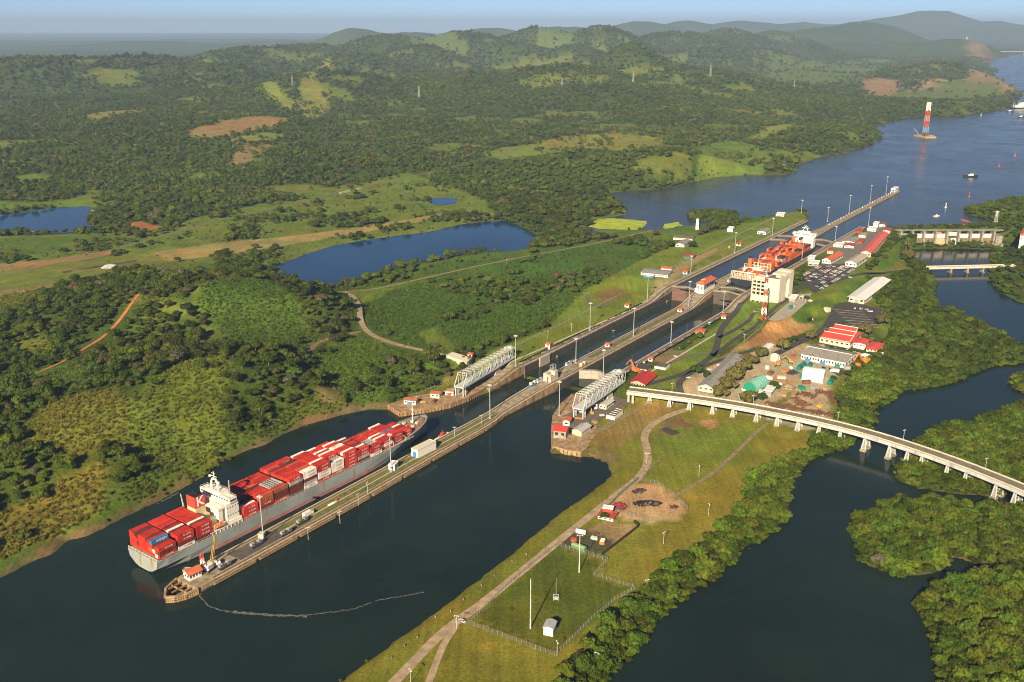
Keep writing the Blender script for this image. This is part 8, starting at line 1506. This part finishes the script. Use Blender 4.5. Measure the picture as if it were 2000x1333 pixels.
def mass(name, kind, srcs, zoff):
    X = np.concatenate([p[0] for p in pts[kind]]); Y = np.concatenate([p[1] for p in pts[kind]]); Z = np.concatenate([p[2] for p in pts[kind]]); S = np.concatenate([p[3] for p in pts[kind]]); T = np.concatenate([p[4] for p in pts[kind]]); V = np.concatenate([p[5] for p in pts[kind]])
    n = len(X); me = bpy.data.meshes.new(name); me.vertices.add(n); me.vertices.foreach_set("co", np.stack([X, Y, Z + S * zoff], -1).astype(np.float32).ravel())
    for nm, ty, dat in (("tint", 'FLOAT_COLOR', np.concatenate([T, np.ones((n, 1))], 1)), ("sz", 'FLOAT_VECTOR', np.stack([S * RNG.uniform(.9, 1.1, n), S * RNG.uniform(.9, 1.1, n), S * RNG.uniform(.75, 1.2, n)], 1)), ("yaw", 'FLOAT', RNG.uniform(0, 6.28, n)), ("pick", 'INT', V)):
        at_ = me.attributes.new(nm, ty, 'POINT'); at_.data.foreach_set({"FLOAT_COLOR": "color", "FLOAT_VECTOR": "vector"}.get(ty, "value"), dat.astype(np.int32 if ty == 'INT' else np.float32).ravel())
    o = link(name, me); tag(o, kind="stuff"); ng = bpy.data.node_groups.new(name, 'GeometryNodeTree')
    ng.interface.new_socket("Geometry", in_out='INPUT', socket_type='NodeSocketGeometry'); ng.interface.new_socket("Geometry", in_out='OUTPUT', socket_type='NodeSocketGeometry')
    N = ng.nodes.new; lk = ng.links.new; gi = N("NodeGroupInput"); go = N("NodeGroupOutput"); ip = N("GeometryNodeInstanceOnPoints"); gj = N("GeometryNodeJoinGeometry")
    for s in reversed(srcs):
        oi = N("GeometryNodeObjectInfo"); oi.inputs[0].default_value = s; oi.inputs["As Instance"].default_value = True; oi.transform_space = 'ORIGINAL'; lk(oi.outputs["Geometry"], gj.inputs[0])
    def attr(nm, ty):
        q = N("GeometryNodeInputNamedAttribute"); q.data_type = ty; q.inputs[0].default_value = nm; return q.outputs[0]
    cx = N("ShaderNodeCombineXYZ"); lk(attr("yaw", 'FLOAT'), cx.inputs[2])
    lk(gi.outputs[0], ip.inputs["Points"]); lk(gj.outputs[0], ip.inputs["Instance"]); ip.inputs["Pick Instance"].default_value = True
    lk(attr("pick", 'INT'), ip.inputs["Instance Index"]); lk(cx.outputs[0], ip.inputs["Rotation"]); lk(attr("sz", 'FLOAT_VECTOR'), ip.inputs["Scale"]); lk(ip.outputs[0], go.inputs[0])
    md = o.modifiers.new("scatter", 'NODES'); md.node_group = ng; return n
YARD = [(1412, 757, 5, 1, "low olive tree filling a gap in the shed's tree row"), (1441, 742, 5.5, 3, "leafy tree filling the middle of the shed's tree row"), (1458, 713, 5, 1, "olive tree between the long shed and the dirt aisle"), (1670, 728, 4.5, 0, "dark tree at the workshop's river corner"), (1648, 795, 5, 2, "tree at the river end of the girder rows"), (1540, 675, 4, 0, "dark shrub tree left of the round tree on the slope"), (1610, 662, 4, 2, "dark tree at the corner of the stepped roofs"), (1362, 742, 7, 0, "large dark tree at the bend of the yard road"), (1380, 745, 4.5, 2, "smaller tree beside the large one at the road bend"), (1404, 778, 6.5, 1, "olive tree nearest the viaduct in the shed's tree row"), (1420, 765, 7, 1, "olive tree second in the shed's tree row"), (1432, 748, 7.5, 1, "tallest olive tree mid tree row by the long shed"), (1450, 735, 7, 1, "olive tree fourth in the shed's tree row"), (1466, 722, 6.5, 1, "olive tree fifth in the shed's tree row"), (1486, 705, 6, 3, "olive tree at the far end of the shed's tree row"), (1478, 752, 5, 0, "round dark tree behind the green barrel-roofed hut"), (1512, 762, 5.5, 0, "round dark tree right of the green barrel-roofed hut"), (1462, 790, 7, 1, "broad olive tree between green hut and viaduct"), (1488, 782, 5.2, 0, "dark bush tree in front of the green hut"),
        (1528, 690, 6.5, 1, "olive tree standing by the white striped cabin"), (1551, 672, 4.5, 0, "round tree on the bare slope's end"), (1582, 668, 6.5, 3, "spreading tree left of the stepped red roofs"), (1500, 588, 6, 0, "bright round tree at the visitor centre's foot"), (1628, 744, 3.6, 0, "small round tree by the white tent"), (1657, 737, 4.2, 0, "round tree alone at the yard's river side"), (1652, 765, 3.6, 0, "small round tree by the yard's river fence"), (1310, 486, 7, 0, "dark round tree left of the white pond house"), (1352, 487, 7, 0, "dark round tree right of the white pond house"), (1180, 1012, 3.4, 0, "dark bush beside the red-banded hut"), (1640, 850, 5, 0, "tree under the viaduct where the river begins"), (1775, 505, 11, 1, "large spreading tree below the dam's left end"), (1770, 488, 9, 3, "tall tree against the dam's left end"), (1803, 520, 7, 2, "lone tree at the river before the road bridge"), (1575, 588, 4.2, 0, "small garden tree beside the plaza"), (1565, 553, 4.5, 2, "garden tree at the visitor centre's back"), (1552, 560, 4, 0, "second garden tree at the visitor centre's back"),
        (1720, 640, 8, 1, "tall bare-trunked tree at the lower car park's edge"), (1690, 655, 7, 1, "olive tree behind the stepped red roofs"), (1700, 668, 5, 3, "small tree by the open red shed"), (1612, 655, 4.5, 1, "shrubby tree by the car park entrance")]
for px, py, sc, v, lab in YARD:
    zz = 17 if py < 600 and px < 1700 else 6; x, y = at(px, py, zz); c = np.array(((.04, .075, .014), (.145, .13, .038), (.055, .08, .02), (.12, .12, .034))[v]) * RNG.uniform(.85, 1.15); solo("yard_tree", CR_B[v], TRK[v], x, y, gz(x, y), sc * (1.5 if 'row' in lab or 'olive' in lab else 1.2), 1.0, c, lab, "single trees round the lock buildings")
counts = {}
counts['m'] = mass("mangrove_thicket", "mang", SRC["m"][:4], .16); counts['n'] = mass("forest", "near", SRC["b"][:4], .14); counts['f'] = mass("far_forest", "far", SRC_F, .05)
counts['s'] = mass("shrubbery", "shrub", SRC_S, 0); counts['r'] = mass("tall_grass", "reed", SRC_T, 0)
print("SCATTER", counts)
# small repeated pieces that stay joined
for o in COL.objects:
    if o.type == 'MESH' and o.parent and o.name.split(".")[0] in ("windows", "fender_piles", "deck_rail", "house_rail", "hand_rail", "stay_cables", "roof_ribs", "posts", "wheels", "gate_girders", "gate_ribs", "hatch_cover", "lashing_bridge", "lashing_frame", "windlass", "pier_footings", "parapet", "davit"):
        o["kind"] = "stuff"
